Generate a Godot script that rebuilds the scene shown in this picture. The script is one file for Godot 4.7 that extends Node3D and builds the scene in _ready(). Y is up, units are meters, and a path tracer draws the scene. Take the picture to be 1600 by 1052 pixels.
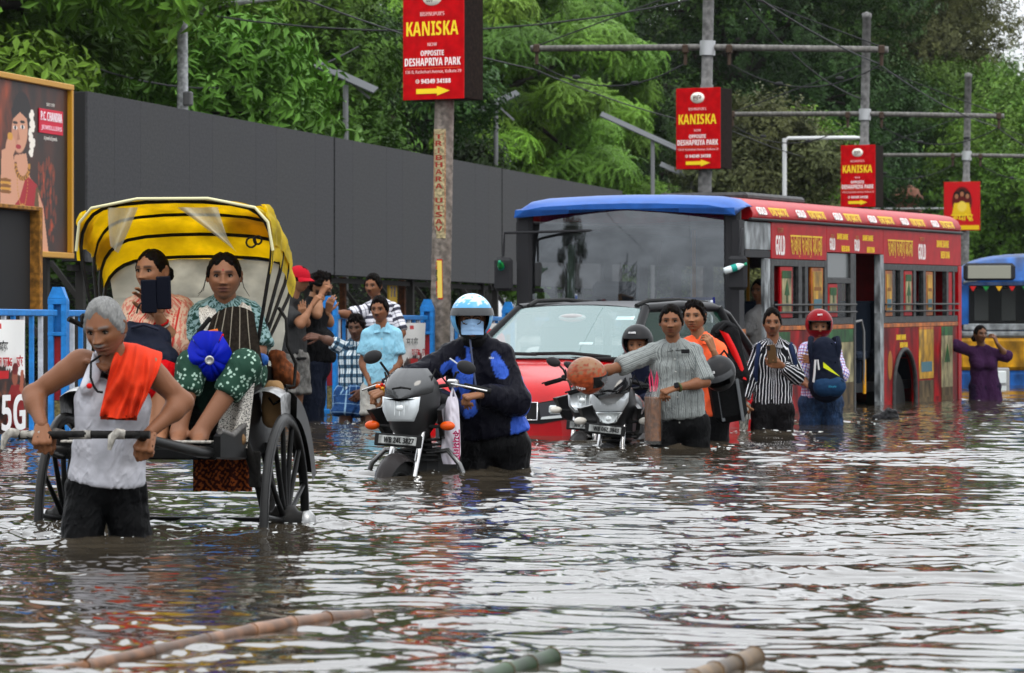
extends Node3D
# A flooded avenue on an overcast day. x right, y up, metres; the water surface lies at y = 0 and the camera looks along -z.

class MB:
	var st := SurfaceTool.new()
	var grp := 1
	var col := Color.WHITE
	var xf := Transform3D()
	func _init(c := Color.WHITE) -> void:
		st.begin(Mesh.PRIMITIVE_TRIANGLES)
		col = c
	func flat() -> void:
		st.set_smooth_group(-1)
	func smooth() -> void:
		grp += 1
		st.set_smooth_group(grp)
	func v(p: Vector3, uv := Vector2.ZERO) -> void:
		st.set_color(col)
		st.set_uv(uv)
		st.add_vertex(xf * p)
	func tri(a: Vector3, b: Vector3, c: Vector3) -> void:
		v(a); v(c); v(b)
	func quad(a: Vector3, b: Vector3, c: Vector3, d: Vector3) -> void:
		v(a, Vector2(0, 1)); v(c, Vector2(1, 0)); v(b, Vector2(1, 1))
		v(a, Vector2(0, 1)); v(d, Vector2(0, 0)); v(c, Vector2(1, 0))
	func face(pts: Array, mid: Vector3) -> void:
		var n: Vector3 = (pts[1] - pts[0]).cross(pts[2] - pts[0])
		var out: Vector3 = (pts[0] + pts[1] + pts[2]) / 3.0 - mid
		if n.dot(out) < 0.0:
			pts = pts.duplicate()
			pts.reverse()
		for i in range(1, pts.size() - 1):
			tri(pts[0], pts[i], pts[i + 1])
	func box(c: Vector3, s: Vector3, b := 0.0, bs := Basis()) -> void:
		flat()
		var h := s / 2.0
		if b <= 0.0:
			for a in 3:
				for g in [-1.0, 1.0]:
					var q := []
					for k in [[-1, -1], [1, -1], [1, 1], [-1, 1]]:
						var p := Vector3()
						p[a] = g * h[a]; p[(a + 1) % 3] = k[0] * h[(a + 1) % 3]; p[(a + 2) % 3] = k[1] * h[(a + 2) % 3]
						q.append(c + bs * p)
					face(q, c)
			return
		b = minf(b, minf(h.x, minf(h.y, h.z)) * 0.95)
		var cn := func(g: Vector3, a: int) -> Vector3:
			var p := Vector3(g.x * (h.x - b), g.y * (h.y - b), g.z * (h.z - b))
			p[a] = g[a] * h[a]
			return c + bs * p
		for a in 3:
			var e := (a + 1) % 3
			var f := (a + 2) % 3
			for g in [-1.0, 1.0]:
				var q := []
				for k in [[-1, -1], [1, -1], [1, 1], [-1, 1]]:
					var p := Vector3()
					p[a] = g; p[e] = k[0]; p[f] = k[1]
					q.append(cn.call(p, a))
				face(q, c)
				for k in [-1.0, 1.0]:
					var p := Vector3(); var r := Vector3()
					p[a] = g; p[e] = k; p[f] = -1.0
					r = p; r[f] = 1.0
					face([cn.call(p, a), cn.call(p, e), cn.call(r, e), cn.call(r, a)], c)
		for x in [-1.0, 1.0]:
			for y in [-1.0, 1.0]:
				for z in [-1.0, 1.0]:
					var g := Vector3(x, y, z)
					face([cn.call(g, 0), cn.call(g, 1), cn.call(g, 2)], c)
	func bar(a: Vector3, b: Vector3, w: float, t: float, up := Vector3.UP, bev := 0.0) -> void:
		var z := (b - a).normalized()
		if absf(z.dot(up)) > 0.98:
			up = Vector3(0, 0, 1) if absf(z.z) < 0.9 else Vector3(1, 0, 0)
		var x := up.cross(z).normalized()
		box((a + b) / 2.0, Vector3(w, t, a.distance_to(b)), bev, Basis(x, z.cross(x), z))
	func rings(rs: Array, closed := true, caps := true) -> void:
		smooth()
		var n: int = rs[0].size()
		var m := n if closed else n - 1
		for i in rs.size() - 1:
			for k in m:
				var k2 := (k + 1) % n
				var u0 := float(k) / m
				var u1 := float(k + 1) / m
				var v0 := float(i) / (rs.size() - 1)
				var v1 := float(i + 1) / (rs.size() - 1)
				v(rs[i][k], Vector2(u0, v0)); v(rs[i + 1][k2], Vector2(u1, v1)); v(rs[i][k2], Vector2(u1, v0))
				v(rs[i][k], Vector2(u0, v0)); v(rs[i + 1][k], Vector2(u0, v1)); v(rs[i + 1][k2], Vector2(u1, v1))
		if caps and closed:
			for e in 2:
				smooth()
				var r: Array = Array(rs[0] if e == 0 else rs[-1])
				var mid := Vector3()
				for p in r:
					mid += p
				mid /= n
				for k in n:
					if e == 0:
						tri(mid, r[k], r[(k + 1) % n])
					else:
						tri(mid, r[(k + 1) % n], r[k])
	func tube(path: Array, r, n := 8, caps := true, loop := false) -> void:
		var rs := []
		var m := path.size()
		var t: Vector3 = (path[1] - path[0]).normalized()
		var x := t.cross(Vector3.UP if absf(t.y) < 0.9 else Vector3(0, 0, 1)).normalized()
		for i in m:
			var a: Vector3 = path[(i - 1 + m) % m] if loop or i > 0 else path[i]
			var b: Vector3 = path[(i + 1) % m] if loop or i < m - 1 else path[i]
			t = (b - a).normalized()
			x = (x - t * x.dot(t)).normalized()
			var y := t.cross(x)
			var rr: float = r if not r is Array else r[i]
			var ring := []
			for k in n:
				var w := TAU * k / n
				ring.append(path[i] + (x * cos(w) + y * sin(w)) * rr)
			rs.append(ring)
		if loop:
			rs.append(rs[0])
		rings(rs, true, caps and not loop)
	func lathe(prof: Array, n := 16, at := Transform3D(), sharp := false) -> void:
		var rs := []
		for p in prof:
			var ring := []
			for k in n:
				var w := -TAU * k / n
				ring.append(at * Vector3(p.x * cos(w), p.y, p.x * sin(w)))
			rs.append(ring)
		if sharp:
			for i in rs.size() - 1:
				rings([rs[i], rs[i + 1]], true, false)
		else:
			rings(rs, true, false)
	func ball(c: Vector3, r: Vector3, nu := 12, nv := 8, bs := Basis()) -> void:
		var rs := []
		for i in nv + 1:
			var p := PI * i / nv
			var ring := []
			for k in nu:
				var w := -TAU * k / nu
				ring.append(c + bs * Vector3(r.x * sin(p) * cos(w), -r.y * cos(p), r.z * sin(p) * sin(w)))
			rs.append(ring)
		rings(rs, true, false)
	func prism(poly: Array, z0: float, z1: float, bev := 0.0) -> void:
		flat()
		var pts := PackedVector2Array(poly)
		if Geometry2D.is_polygon_clockwise(pts):
			pts.reverse()
		var ix := Geometry2D.triangulate_polygon(pts)
		for i in range(0, ix.size(), 3):
			var a := pts[ix[i]]; var b := pts[ix[i + 1]]; var c := pts[ix[i + 2]]
			if (b - a).cross(c - a) < 0.0:
				var tmp := b
				b = c
				c = tmp
			tri(Vector3(a.x, a.y, z1), Vector3(b.x, b.y, z1), Vector3(c.x, c.y, z1))
			tri(Vector3(a.x, a.y, z0), Vector3(c.x, c.y, z0), Vector3(b.x, b.y, z0))
		for i in pts.size():
			var a := pts[i]
			var b := pts[(i + 1) % pts.size()]
			quad(Vector3(a.x, a.y, z0), Vector3(b.x, b.y, z0), Vector3(b.x, b.y, z1), Vector3(a.x, a.y, z1))
	func sheet(f: Callable, nu: int, nv: int, thick := 0.0) -> void:
		var rs := []
		for i in nv + 1:
			var ring := []
			for k in nu + 1:
				ring.append(f.call(float(k) / nu, float(i) / nv))
			rs.append(ring)
		rings(rs, false, false)
	func mesh() -> ArrayMesh:
		st.generate_normals()
		st.index()
		return st.commit()

var used := {}
var mats := {}
var tex := {}
var rng := RandomNumberGenerator.new()

func put(o: Node3D, called: String, parent: Node = null) -> Node3D:
	if parent == null:
		parent = self
	var key := "%d/%s" % [parent.get_instance_id(), called]
	var n: int = used.get(key, 0)
	used[key] = n + 1
	o.name = called if n == 0 else "%s_%03d" % [called, n]
	parent.add_child(o, true)
	return o
func tag(o: Node, label: String, category := "", group := "", kind := "") -> Node:
	if label: o.set_meta("label", label)
	if category: o.set_meta("category", category)
	if group: o.set_meta("group", group)
	if kind: o.set_meta("kind", kind)
	return o
func thing(called: String, label: String, category: String, at := Vector3.ZERO, turn := 0.0, group := "") -> Node3D:
	var o := Node3D.new()
	put(o, called)
	o.position = at
	o.rotation.y = turn
	tag(o, label, category, group)
	return o
func obj(called: String, m: Mesh, mt: Material, parent: Node = null) -> MeshInstance3D:
	var o := MeshInstance3D.new()
	o.mesh = m
	o.material_override = mt
	put(o, called, parent)
	return o
func fin(called: String, b: MB, mt: Material, parent: Node = null) -> MeshInstance3D:
	return obj(called, b.mesh(), mt, parent)

func V(x: float, y: float, z: float) -> Vector3:
	return Vector3(x, y, z)
func lin(r: float, g: float, b: float, a := 1.0) -> Color:
	return Color(r, g, b, a).linear_to_srgb()
func M(key: String, c := Color(0.5, 0.5, 0.5), rough := 0.6, metal := 0.0, grunge := "", scale := 1.0) -> StandardMaterial3D:
	if mats.has(key):
		return mats[key]
	var m := StandardMaterial3D.new()
	m.resource_name = key
	m.albedo_color = c
	m.roughness = rough
	m.metallic = metal
	m.metallic_specular = 0.16 if c.get_luminance() < 0.2 else 0.32
	m.vertex_color_use_as_albedo = true
	if grunge:
		m.albedo_texture = T(grunge)
		m.uv1_triplanar = true
		m.uv1_scale = Vector3.ONE * scale
	mats[key] = m
	return m
func glass(key: String, c: Color, alpha: float, rough := 0.04) -> StandardMaterial3D:
	var m := M(key, Color(c.r, c.g, c.b, alpha), rough)
	m.transparency = BaseMaterial3D.TRANSPARENCY_ALPHA
	m.vertex_color_use_as_albedo = false
	return m
func cloth(key: String, image: String, su := 1.0, sv := 1.0, rough := 0.85) -> StandardMaterial3D:
	if mats.has(key):
		return mats[key]
	var m := M(key, Color.WHITE, rough)
	m.albedo_texture = T(image)
	m.uv1_scale = Vector3(su, sv, 1)
	return m
func noise(seed_: int, freq: float, octaves := 4) -> FastNoiseLite:
	var n := FastNoiseLite.new()
	n.seed = seed_
	n.noise_type = FastNoiseLite.TYPE_SIMPLEX_SMOOTH
	n.frequency = freq
	n.fractal_octaves = octaves
	return n
func paint(w: int, h: int, f: Callable) -> ImageTexture:
	var im := Image.create_empty(w, h, false, Image.FORMAT_RGB8)
	for y in h:
		for x in w:
			im.set_pixel(x, y, f.call(x, y))
	return ImageTexture.create_from_image(im)
func grey_noise(w: int, seed_: int, freq: float, lo: float, hi: float, sx := 1.0, sy := 1.0, sharp := 1.0) -> ImageTexture:
	var n := noise(seed_, freq, 5)
	var im := Image.create_empty(w, w, false, Image.FORMAT_RGB8)
	for y in w:
		for x in w:
			var tx := float(x) / w
			var a := n.get_noise_2d(x * sx, y * sy) * (1.0 - tx) + n.get_noise_2d((x - w) * sx, y * sy) * tx
			var k := clampf(0.5 + a * sharp, 0.0, 1.0)
			var g := lerpf(lo, hi, k)
			im.set_pixel(x, y, Color(g, g, g))
	return ImageTexture.create_from_image(im)
func T(key: String) -> Texture2D:
	if not tex.has(key):
		tex[key] = make_texture(key)
	return tex[key]

func _ready() -> void:
	rng.seed = 20240
	var cam := Camera3D.new()
	cam.name = "camera"
	add_child(cam)
	cam.position = Vector3(0, 0.85, 0)
	cam.rotation.x = -0.0017
	cam.near = 0.3
	cam.far = 900.0
	var lensa := CameraAttributesPhysical.new()
	lensa.frustum_focal_length = 132.3
	lensa.frustum_focus_distance = 21.0
	lensa.exposure_aperture = 10.0
	lensa.frustum_near = 0.3
	lensa.frustum_far = 900.0
	cam.attributes = lensa
	cam.current = true
	var env := Environment.new()
	env.background_mode = Environment.BG_SKY
	env.sky = Sky.new()
	var pano := PanoramaSkyMaterial.new()
	pano.panorama = overcast_sky()
	env.sky.sky_material = pano
	env.background_energy_multiplier = 1.0
	env.tonemap_mode = Environment.TONE_MAPPER_LINEAR
	env.tonemap_exposure = EXPOSURE
	env.sdfgi_enabled = true
	env.ssao_enabled = true
	env.ssil_enabled = true
	env.fog_enabled = FOG > 0.0
	env.fog_density = FOG
	env.fog_light_color = Color(0.9, 0.93, 0.96)
	var we := WorldEnvironment.new()
	we.name = "environment"
	we.environment = env
	add_child(we)
	var sun := DirectionalLight3D.new()
	sun.name = "veiled_sun"
	sun.light_energy = 0.4
	sun.light_color = Color(1.0, 0.97, 0.92)
	sun.light_angular_distance = 22.0
	sun.shadow_enabled = true
	sun.rotation = Vector3(deg_to_rad(-58), deg_to_rad(28), 0)
	add_child(sun)
	build_ground_and_water()
	build_trees()
	build_street()
	build_vehicles()
	build_people()
	build_small_things()

const EXPOSURE := 0.76
const FOG := 0.00007
const DEPTH := -0.6

func overcast_sky() -> ImageTexture:
	var w := 512
	var h := 256
	var n := noise(11, 1.4, 5)
	var im := Image.create_empty(w, h, false, Image.FORMAT_RGBF)
	for y in h:
		var el := PI / 2.0 - PI * (y + 0.5) / h
		for x in w:
			var az := TAU * (x + 0.5) / w
			if el < 0.0:
				im.set_pixel(x, y, Color(0.22, 0.22, 0.21))
				continue
			var d := Vector3(cos(el) * sin(az), sin(el), cos(el) * cos(az))
			var s := sin(el)
			var k := 1.14 + 2.5 * pow(s, 0.62)
			k *= 1.0 + 0.16 * n.get_noise_3d(d.x * 1.6, d.y * 4.0, d.z * 1.6)
			im.set_pixel(x, y, Color(k * 0.965, k * 1.0, k * 1.045))
	return ImageTexture.create_from_image(im)

func street(a: float, l: float, y := 0.0) -> Vector3:
	return Vector3(0.22495 * a - 0.97437 * l, y, -0.97437 * a - 0.22495 * l)
const STREET_TURN := -0.22689

var wave_a: FastNoiseLite
var wave_b: FastNoiseLite
var wave_c: FastNoiseLite
var wave_d: FastNoiseLite
var wade := [Vector3(-1.8, -15.31, 1.0), Vector3(-1.6, -15.6, 1.0), Vector3(-1.98, -16.11, 0.8), Vector3(-1.03, -16.49, 0.9), Vector3(-0.7, -22.21, 0.9), Vector3(-0.21, -22.51, 0.9), Vector3(0.0, -22.72, 0.9), Vector3(-1.47, -33.77, 0.8), Vector3(-1.19, -33.77, 0.8), Vector3(0.68, -27.39, 0.7), Vector3(1.2, -26.79, 0.9), Vector3(1.46, -27.24, 0.6), Vector3(2.07, -30.81, 0.8), Vector3(2.23, -30.81, 0.8), Vector3(2.69, -33.77, 0.8), Vector3(2.95, -34.24, 0.8), Vector3(3.58, -35.47, 0.6), Vector3(5.77, -45.23, 0.7), Vector3(-1.58, -20.89, 0.4)]

func wave(x: float, z: float) -> float:
	var s := 0.75 + 0.5 * wave_d.get_noise_2d(x * 0.4, z * 0.25)
	var h := 0.015 * wave_a.get_noise_2d(x * 0.62, z * 1.15) * s
	h += 0.0088 * wave_b.get_noise_2d(x * 0.7 + 3.0 * wave_d.get_noise_2d(x, z), z * 1.2) * s
	h += 0.004 * wave_c.get_noise_2d(x * 0.8, z * 1.1) * s
	for w in wade:
		var dx: float = x - w.x
		var dz: float = z - w.y
		var q := dx * dx + dz * dz
		if q < 4.0:
			var r := sqrt(q)
			h += w.z * 0.016 * sin(r * 24.0 + 2.0 * wave_d.get_noise_2d(x * 3.0, z * 3.0)) * exp(-r * 2.1)
			if r < 0.5:
				h += w.z * 0.034 * wave_c.get_noise_2d(x * 1.2, z * 1.2) * (1.0 - r / 0.5)
	return h

func build_ground_and_water() -> void:
	wave_a = noise(3, 1.3, 1)
	wave_b = noise(4, 3.1, 1)
	wave_c = noise(5, 7.5, 2)
	wave_d = noise(6, 0.5, 2)
	var road := MB.new()
	road.flat()
	road.quad(Vector3(-450, DEPTH, 60), Vector3(450, DEPTH, 60), Vector3(450, DEPTH, -850), Vector3(-450, DEPTH, -850))
	tag(fin("road", road, M("asphalt", lin(0.05, 0.048, 0.045), 0.9)), "flooded asphalt road under the water", "", "", "structure")
	var m := M("flood_water", lin(0.036, 0.029, 0.02), 0.03)
	m.metallic_specular = 0.46
	m.vertex_color_use_as_albedo = false
	var zs := PackedFloat32Array()
	var z := 8.0
	while z < 46.0:
		zs.append(z)
		z += 0.034 if z < 17.0 else 0.045 if z < 26.0 else 0.07
	while z < 130.0:
		zs.append(z)
		z += 0.25 if z < 70.0 else 1.5
	zs.append(250.0)
	zs.append(800.0)
	var bands := [[0, 0.0, 17.0, 0.045, -4.2, 4.6], [1, 17.0, 46.0, 0.06, -7.5, 9.0], [2, 46.0, 900.0, 0.3, -16.0, 26.0]]
	var water := ArrayMesh.new()
	for b in bands:
		var rows := []
		for k in zs.size():
			if zs[k] >= b[1] and (zs[k] < b[2] or zs[k - 1] < b[2]):
				rows.append(zs[k])
		var xs := PackedFloat32Array([-400.0, -60.0])
		var x: float = b[4]
		while x < b[5]:
			xs.append(x)
			x += b[3]
		xs.append_array(PackedFloat32Array([60.0, 400.0]))
		var nx := xs.size()
		var vs := PackedVector3Array()
		var ns := PackedVector3Array()
		var ix := PackedInt32Array()
		vs.resize(nx * rows.size())
		ns.resize(nx * rows.size())
		for r in rows.size():
			for c in nx:
				var far: float = clampf((85.0 - rows[r]) / 30.0, 0.0, 1.0)
				var y := 0.0
				if far > 0.0 and absf(xs[c]) < 59.0:
					y = wave(xs[c], -rows[r]) * far
				vs[r * nx + c] = Vector3(xs[c], y, -rows[r])
		for r in rows.size():
			for c in nx:
				var l: Vector3 = vs[r * nx + maxi(c - 1, 0)]
				var rt: Vector3 = vs[r * nx + mini(c + 1, nx - 1)]
				var dn: Vector3 = vs[maxi(r - 1, 0) * nx + c]
				var up: Vector3 = vs[mini(r + 1, rows.size() - 1) * nx + c]
				ns[r * nx + c] = (rt - l).cross(up - dn).normalized()
		for r in rows.size() - 1:
			for c in nx - 1:
				var i := r * nx + c
				ix.append_array(PackedInt32Array([i, i + nx, i + 1, i + 1, i + nx, i + nx + 1]))
		var arr := []
		arr.resize(Mesh.ARRAY_MAX)
		arr[Mesh.ARRAY_VERTEX] = vs
		arr[Mesh.ARRAY_NORMAL] = ns
		arr[Mesh.ARRAY_INDEX] = ix
		water.add_surface_from_arrays(Mesh.PRIMITIVE_TRIANGLES, arr)
	var back := MB.new()
	back.flat()
	back.quad(Vector3(-400, 0, 60), Vector3(400, 0, 60), Vector3(400, 0, -8), Vector3(-400, 0, -8))
	back.st.generate_normals()
	back.st.commit(water)
	tag(obj("water", water, m), "brown flood water covering the whole road", "", "", "structure")
	var park := MB.new()
	park.flat()
	park.quad(street(-60, 70, 0.12), street(-60, 15.6, 0.12), street(500, 15.6, 0.12), street(500, 70, 0.12))
	park.quad(street(-60, 15.6, -0.6), street(500, 15.6, -0.6), street(500, 15.6, 0.12), street(-60, 15.6, 0.12))
	tag(fin("park_ground", park, M("soil", lin(0.06, 0.055, 0.035), 0.95)), "dark bare ground of the park behind the screens", "", "", "structure")

# ---------------------------------------------------------------- trees
func leaf_spray(n: int, length: float, leaf: float, wide: float, droop: float, seed_: int) -> ArrayMesh:
	var r := RandomNumberGenerator.new()
	r.seed = seed_
	var b := MB.new()
	b.flat()
	for i in n:
		var t := (i + 0.6) / n
		var side := 1.0 if i % 2 == 0 else -1.0
		var at := Vector3(0, length * (t - 0.3) * 0.9, 0) + Vector3(r.randf_range(-1, 1), r.randf_range(-1, 1), r.randf_range(-1, 1)) * 0.16 * length
		var yaw := side * r.randf_range(0.5, 1.5) + (0.0 if i % 3 else PI * 0.8)
		var dir := Vector3(sin(yaw), r.randf_range(-0.15, 0.5), cos(yaw)).normalized()
		dir = (dir + Vector3.DOWN * droop * r.randf_range(0.4, 1.2)).normalized()
		var x := dir.cross(Vector3.UP).normalized()
		var up := x.cross(dir)
		var l := leaf * r.randf_range(0.75, 1.25)
		var w := wide * r.randf_range(0.8, 1.2) / 2.0
		var tip := at + dir * l - up * l * 0.12
		var mid := at + dir * l * 0.45
		b.tri(at, mid + x * w + up * w * 0.35, tip)
		b.tri(at, tip, mid - x * w + up * w * 0.35)
	return b.mesh()
func frond_spray(n: int, length: float, wide: float, seed_: int) -> ArrayMesh:
	var r := RandomNumberGenerator.new()
	r.seed = seed_
	var b := MB.new()
	b.flat()
	for i in n:
		var yaw := TAU * i / n + r.randf_range(-0.3, 0.3)
		var dir := Vector3(sin(yaw), 0, cos(yaw))
		var x := dir.cross(Vector3.UP).normalized()
		var l := length * r.randf_range(0.7, 1.15)
		var rise := r.randf_range(0.05, 0.35)
		var spine := func(t: float) -> Vector3: return dir * l * t + Vector3.UP * l * (rise * t - 0.5 * t * t)
		for k in 5:
			var t0 := 0.12 + k * 0.18
			var a: Vector3 = spine.call(t0)
			var c: Vector3 = spine.call(t0 + 0.15)
			var e: Vector3 = spine.call(minf(t0 + 0.24, 1.05))
			var w := wide * (1.0 - 0.45 * absf(t0 - 0.45))
			b.tri(a, e + x * w - Vector3.UP * 0.02, c)
			b.tri(a, c, e - x * w - Vector3.UP * 0.02)
	return b.mesh()

var sprays := {}
func leaf_mat(key: String, c: Color) -> StandardMaterial3D:
	var m := M(key, c, 0.5)
	m.metallic_specular = 0.26
	m.backlight_enabled = true
	m.backlight = Color(0.36, 0.42, 0.16)
	return m

func tree(called: String, label: String, at: Vector3, kind: String, height: float, spread: float, n_lobes: int, per: int, tone: Color, seed_: int, low := 0.25, lobe_r := 1.0) -> Node3D:
	var r := RandomNumberGenerator.new()
	r.seed = seed_
	var o := thing(called, label, "tree", at, 0.0, "trees in the park behind the screens")
	var flatness := 0.72
	if kind == "feather":
		n_lobes = int(n_lobes * 1.7)
		lobe_r *= 0.74
		flatness = 0.5
	var lobes: Array[Vector4] = []
	for i in n_lobes:
		var t := (i + 0.5) / n_lobes
		var y := height * lerpf(low, 0.9, pow(t, 0.85))
		var prof := sin(PI * clampf((y / height - low) / (1.02 - low) * 0.8 + 0.16, 0.0, 1.0))
		var w := i * 2.399 + r.randf_range(-0.4, 0.4)
		var d := spread * prof * r.randf_range(0.45, 0.95)
		lobes.append(Vector4(cos(w) * d, y + r.randf_range(-0.3, 0.3), sin(w) * d, lobe_r * r.randf_range(0.75, 1.3)))
	var tr := MB.new()
	var bend := Vector3(r.randf_range(-0.4, 0.4), 0, r.randf_range(-0.4, 0.4))
	var fork := Vector3(0, height * 0.3, 0) + bend
	var tw := height * 0.026
	tr.tube([Vector3(0, -0.3, 0), Vector3(0, height * 0.12, 0) + bend * 0.3, fork, Vector3(0, height * 0.62, 0) + bend * 1.6], [tw * 1.5, tw * 1.05, tw * 0.85, tw * 0.35], 9)
	fin("trunk", tr, M("bark", lin(0.045, 0.036, 0.028), 0.95, 0.0, "grunge", 0.6), o)
	var limbs := MB.new()
	for q in lobes:
		var e := Vector3(q.x, q.y, q.z)
		var s := fork.lerp(Vector3(0, height * 0.62, 0) + bend * 1.6, r.randf())
		var mid := s.lerp(e, 0.5) + Vector3(r.randf_range(-0.3, 0.3), r.randf_range(-0.1, 0.5), r.randf_range(-0.3, 0.3))
		limbs.tube([s, mid, e], [tw * 0.4, tw * 0.26, tw * 0.1], 5, false)
		for k in 3:
			var tip := e + Vector3(r.randf_range(-1, 1), r.randf_range(-0.6, 0.9), r.randf_range(-1, 1)) * q.w * 0.8
			limbs.tube([mid.lerp(e, 0.6), tip], [tw * 0.14, tw * 0.04], 4, false)
	fin("limbs", limbs, mats["bark"], o)
	var mm := MultiMesh.new()
	mm.transform_format = MultiMesh.TRANSFORM_3D
	mm.use_colors = true
	mm.mesh = sprays[kind]
	mm.instance_count = n_lobes * per
	var k := 0
	for q in lobes:
		var own := r.randf_range(0.6, 1.45)
		var warm := r.randf_range(-0.12, 0.16)
		for i in per:
			var d := Vector3(r.randfn(), r.randfn() * 0.9 + 0.18, r.randfn()).normalized()
			var rad := q.w * (0.45 + 0.6 * pow(r.randf(), 0.6)) * (1.0 + 0.22 * sin(d.x * 5.0 + q.x * 3.0) * cos(d.z * 6.0 + q.y))
			var p := Vector3(q.x, q.y, q.z) + Vector3(d.x, d.y * flatness, d.z) * rad
			var up := (d * 0.8 + Vector3.UP * r.randf_range(0.2, 1.0) + Vector3(r.randfn(), r.randfn(), r.randfn()) * 0.3).normalized()
			var x := up.cross(Vector3(r.randfn(), r.randfn(), r.randfn())).normalized()
			var s := r.randf_range(0.55, 1.35)
			mm.set_instance_transform(k, Transform3D(Basis(x, up, x.cross(up)) * s, p))
			var g := own * r.randf_range(0.7, 1.3)
			mm.set_instance_color(k, Color(tone.r * g * (1.0 + warm), tone.g * g, tone.b * g * (1.0 - warm * 0.6)))
			k += 1
	var mi := MultiMeshInstance3D.new()
	mi.multimesh = mm
	mi.material_override = leaf_mat("leaves", Color.WHITE)
	put(mi, "crown", o)
	mi.set_meta("kind", "stuff")
	return o

func build_trees() -> void:
	sprays["broad"] = leaf_spray(15, 0.62, 0.2, 0.085, 0.55, 1)
	sprays["small"] = leaf_spray(22, 0.6, 0.13, 0.06, 0.3, 2)
	sprays["feather"] = frond_spray(9, 0.36, 0.05, 3)
	sprays["dense"] = leaf_spray(26, 0.7, 0.15, 0.075, 0.2, 4)
	var bright := Color(0.094, 0.19, 0.018)
	var mid := Color(0.072, 0.15, 0.017)
	var dark := Color(0.027, 0.06, 0.012)
	var olive := Color(0.078, 0.094, 0.036)
	var fresh := Color(0.108, 0.214, 0.025)
	tree("park_tree", "broad-leaved green tree above the jewellery poster at the left edge", street(48.4, 19.0, 0.1), "broad", 9.5, 3.4, 16, 240, mid, 100, 0.2, 1.05)
	tree("park_tree", "small-leaved light green tree behind the jewellery poster", street(55.5, 20.5, 0.1), "small", 10.0, 3.6, 16, 260, bright, 101, 0.2, 1.15)
	tree("park_tree", "large-leaved glossy tree between the poster and the tall street lamp", street(55.2, 19.0, 0.1), "broad", 7.6, 3.0, 16, 240, mid, 102, 0.2, 1.1)
	tree("park_tree", "dark dense tree right behind the tall lamp post on the left", street(71.1, 23.0, 0.1), "dense", 11.0, 3.8, 18, 240, dark, 103, 0.2, 1.25)
	tree("park_tree", "green tree with layered boughs above the first screen joint", street(65.6, 20.0, 0.1), "small", 9.6, 3.2, 16, 260, mid, 104, 0.2, 1.1)
	tree("park_tree", "tall dark tree left of the first red hoarding", street(86.3, 25.0, 0.1), "dense", 12.0, 4.0, 18, 240, dark, 105, 0.15, 1.35)
	tree("park_tree", "thin tree with bare twigs behind the small solar lamp", street(71.7, 19.5, 0.1), "small", 7.4, 2.8, 13, 200, dark, 106, 0.2, 1.0)
	tree("park_tree", "light green feathery tree behind the first red hoarding", street(85.8, 22.0, 0.1), "feather", 9.5, 3.6, 17, 190, bright, 107, 0.18, 1.15)
	tree("park_tree", "bright feathery tree right of the first red hoarding", street(86.1, 20.5, 0.1), "feather", 10.5, 3.6, 18, 200, fresh, 108, 0.16, 1.2)
	tree("park_tree", "feathery tree over the left end of the blue bus roof", street(94.7, 21.0, 0.1), "feather", 11.0, 3.4, 18, 200, bright, 109, 0.12, 1.2)
	tree("park_tree", "tall shaded tree far behind the bus windscreen", street(152.5, 33.0, 0.1), "dense", 15.0, 5.0, 18, 260, dark, 110, 0.12, 1.7)
	tree("park_tree", "dark green tree behind the long bracket arm", street(133.7, 27.0, 0.1), "dense", 14.0, 4.6, 20, 260, mid, 111, 0.12, 1.5)
	tree("park_tree", "low light green tree behind the bus roof", street(109.8, 21.0, 0.1), "feather", 5.2, 2.6, 12, 170, fresh, 112, 0.3, 1.0)
	tree("park_tree", "tall yellow-flecked tree behind the second hoarding", street(164.5, 30.0, 0.1), "small", 15.0, 4.6, 20, 280, mid, 113, 0.12, 1.5)
	tree("park_tree", "shaded tree between the second and third poles", Vector3(6.3, 0.1, -105.0), "dense", 14.0, 4.8, 20, 280, dark, 114, 0.12, 1.7)
	tree("park_tree", "greyish bushy tree behind the bus roof and second hoarding", Vector3(5.9, 0.1, -88.0), "small", 6.0, 1.7, 12, 260, olive, 115, 0.2, 0.95)
	tree("park_tree", "tall green tree left of the third pole", Vector3(8.9, 0.1, -125.0), "small", 16.0, 5.2, 20, 280, mid, 116, 0.12, 1.7)
	tree("park_tree", "light green bushy tree under the white lamp arm", Vector3(7.4, 0.1, -92.0), "small", 6.0, 1.0, 10, 220, bright, 117, 0.25, 0.85)
	tree("park_tree", "grey-olive tree behind the third pole", Vector3(11.2, 0.1, -130.0), "small", 17.0, 5.0, 22, 300, olive, 118, 0.12, 1.7)
	tree("park_tree", "very tall grey-olive tree between third and fourth poles", Vector3(12.5, 0.1, -126.0), "small", 18.0, 4.2, 24, 320, olive, 119, 0.14, 1.7)
	tree("park_tree", "grey-olive tree with open crown behind the fourth pole", Vector3(15.4, 0.1, -138.0), "small", 15.5, 2.2, 22, 300, olive, 120, 0.14, 1.6)
	tree("park_tree", "dark tree low behind the third hoarding", Vector3(10.5, 0.1, -118.0), "dense", 10.0, 2.6, 18, 260, dark, 121, 0.1, 1.5)
	tree("park_tree", "green tree behind the fourth pole and the deity sign", Vector3(14.7, 0.1, -120.0), "small", 9.8, 2.8, 18, 280, mid, 122, 0.1, 1.4)
	tree("park_tree", "green tree over the far blue and yellow bus", Vector3(16.1, 0.1, -118.0), "dense", 8.8, 2.1, 18, 280, mid, 123, 0.08, 1.4)
	tree("park_tree", "green tree at the right edge behind the far bus", Vector3(15.2, 0.1, -106.0), "small", 6.6, 3.4, 18, 280, mid, 124, 0.06, 1.4)
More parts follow.
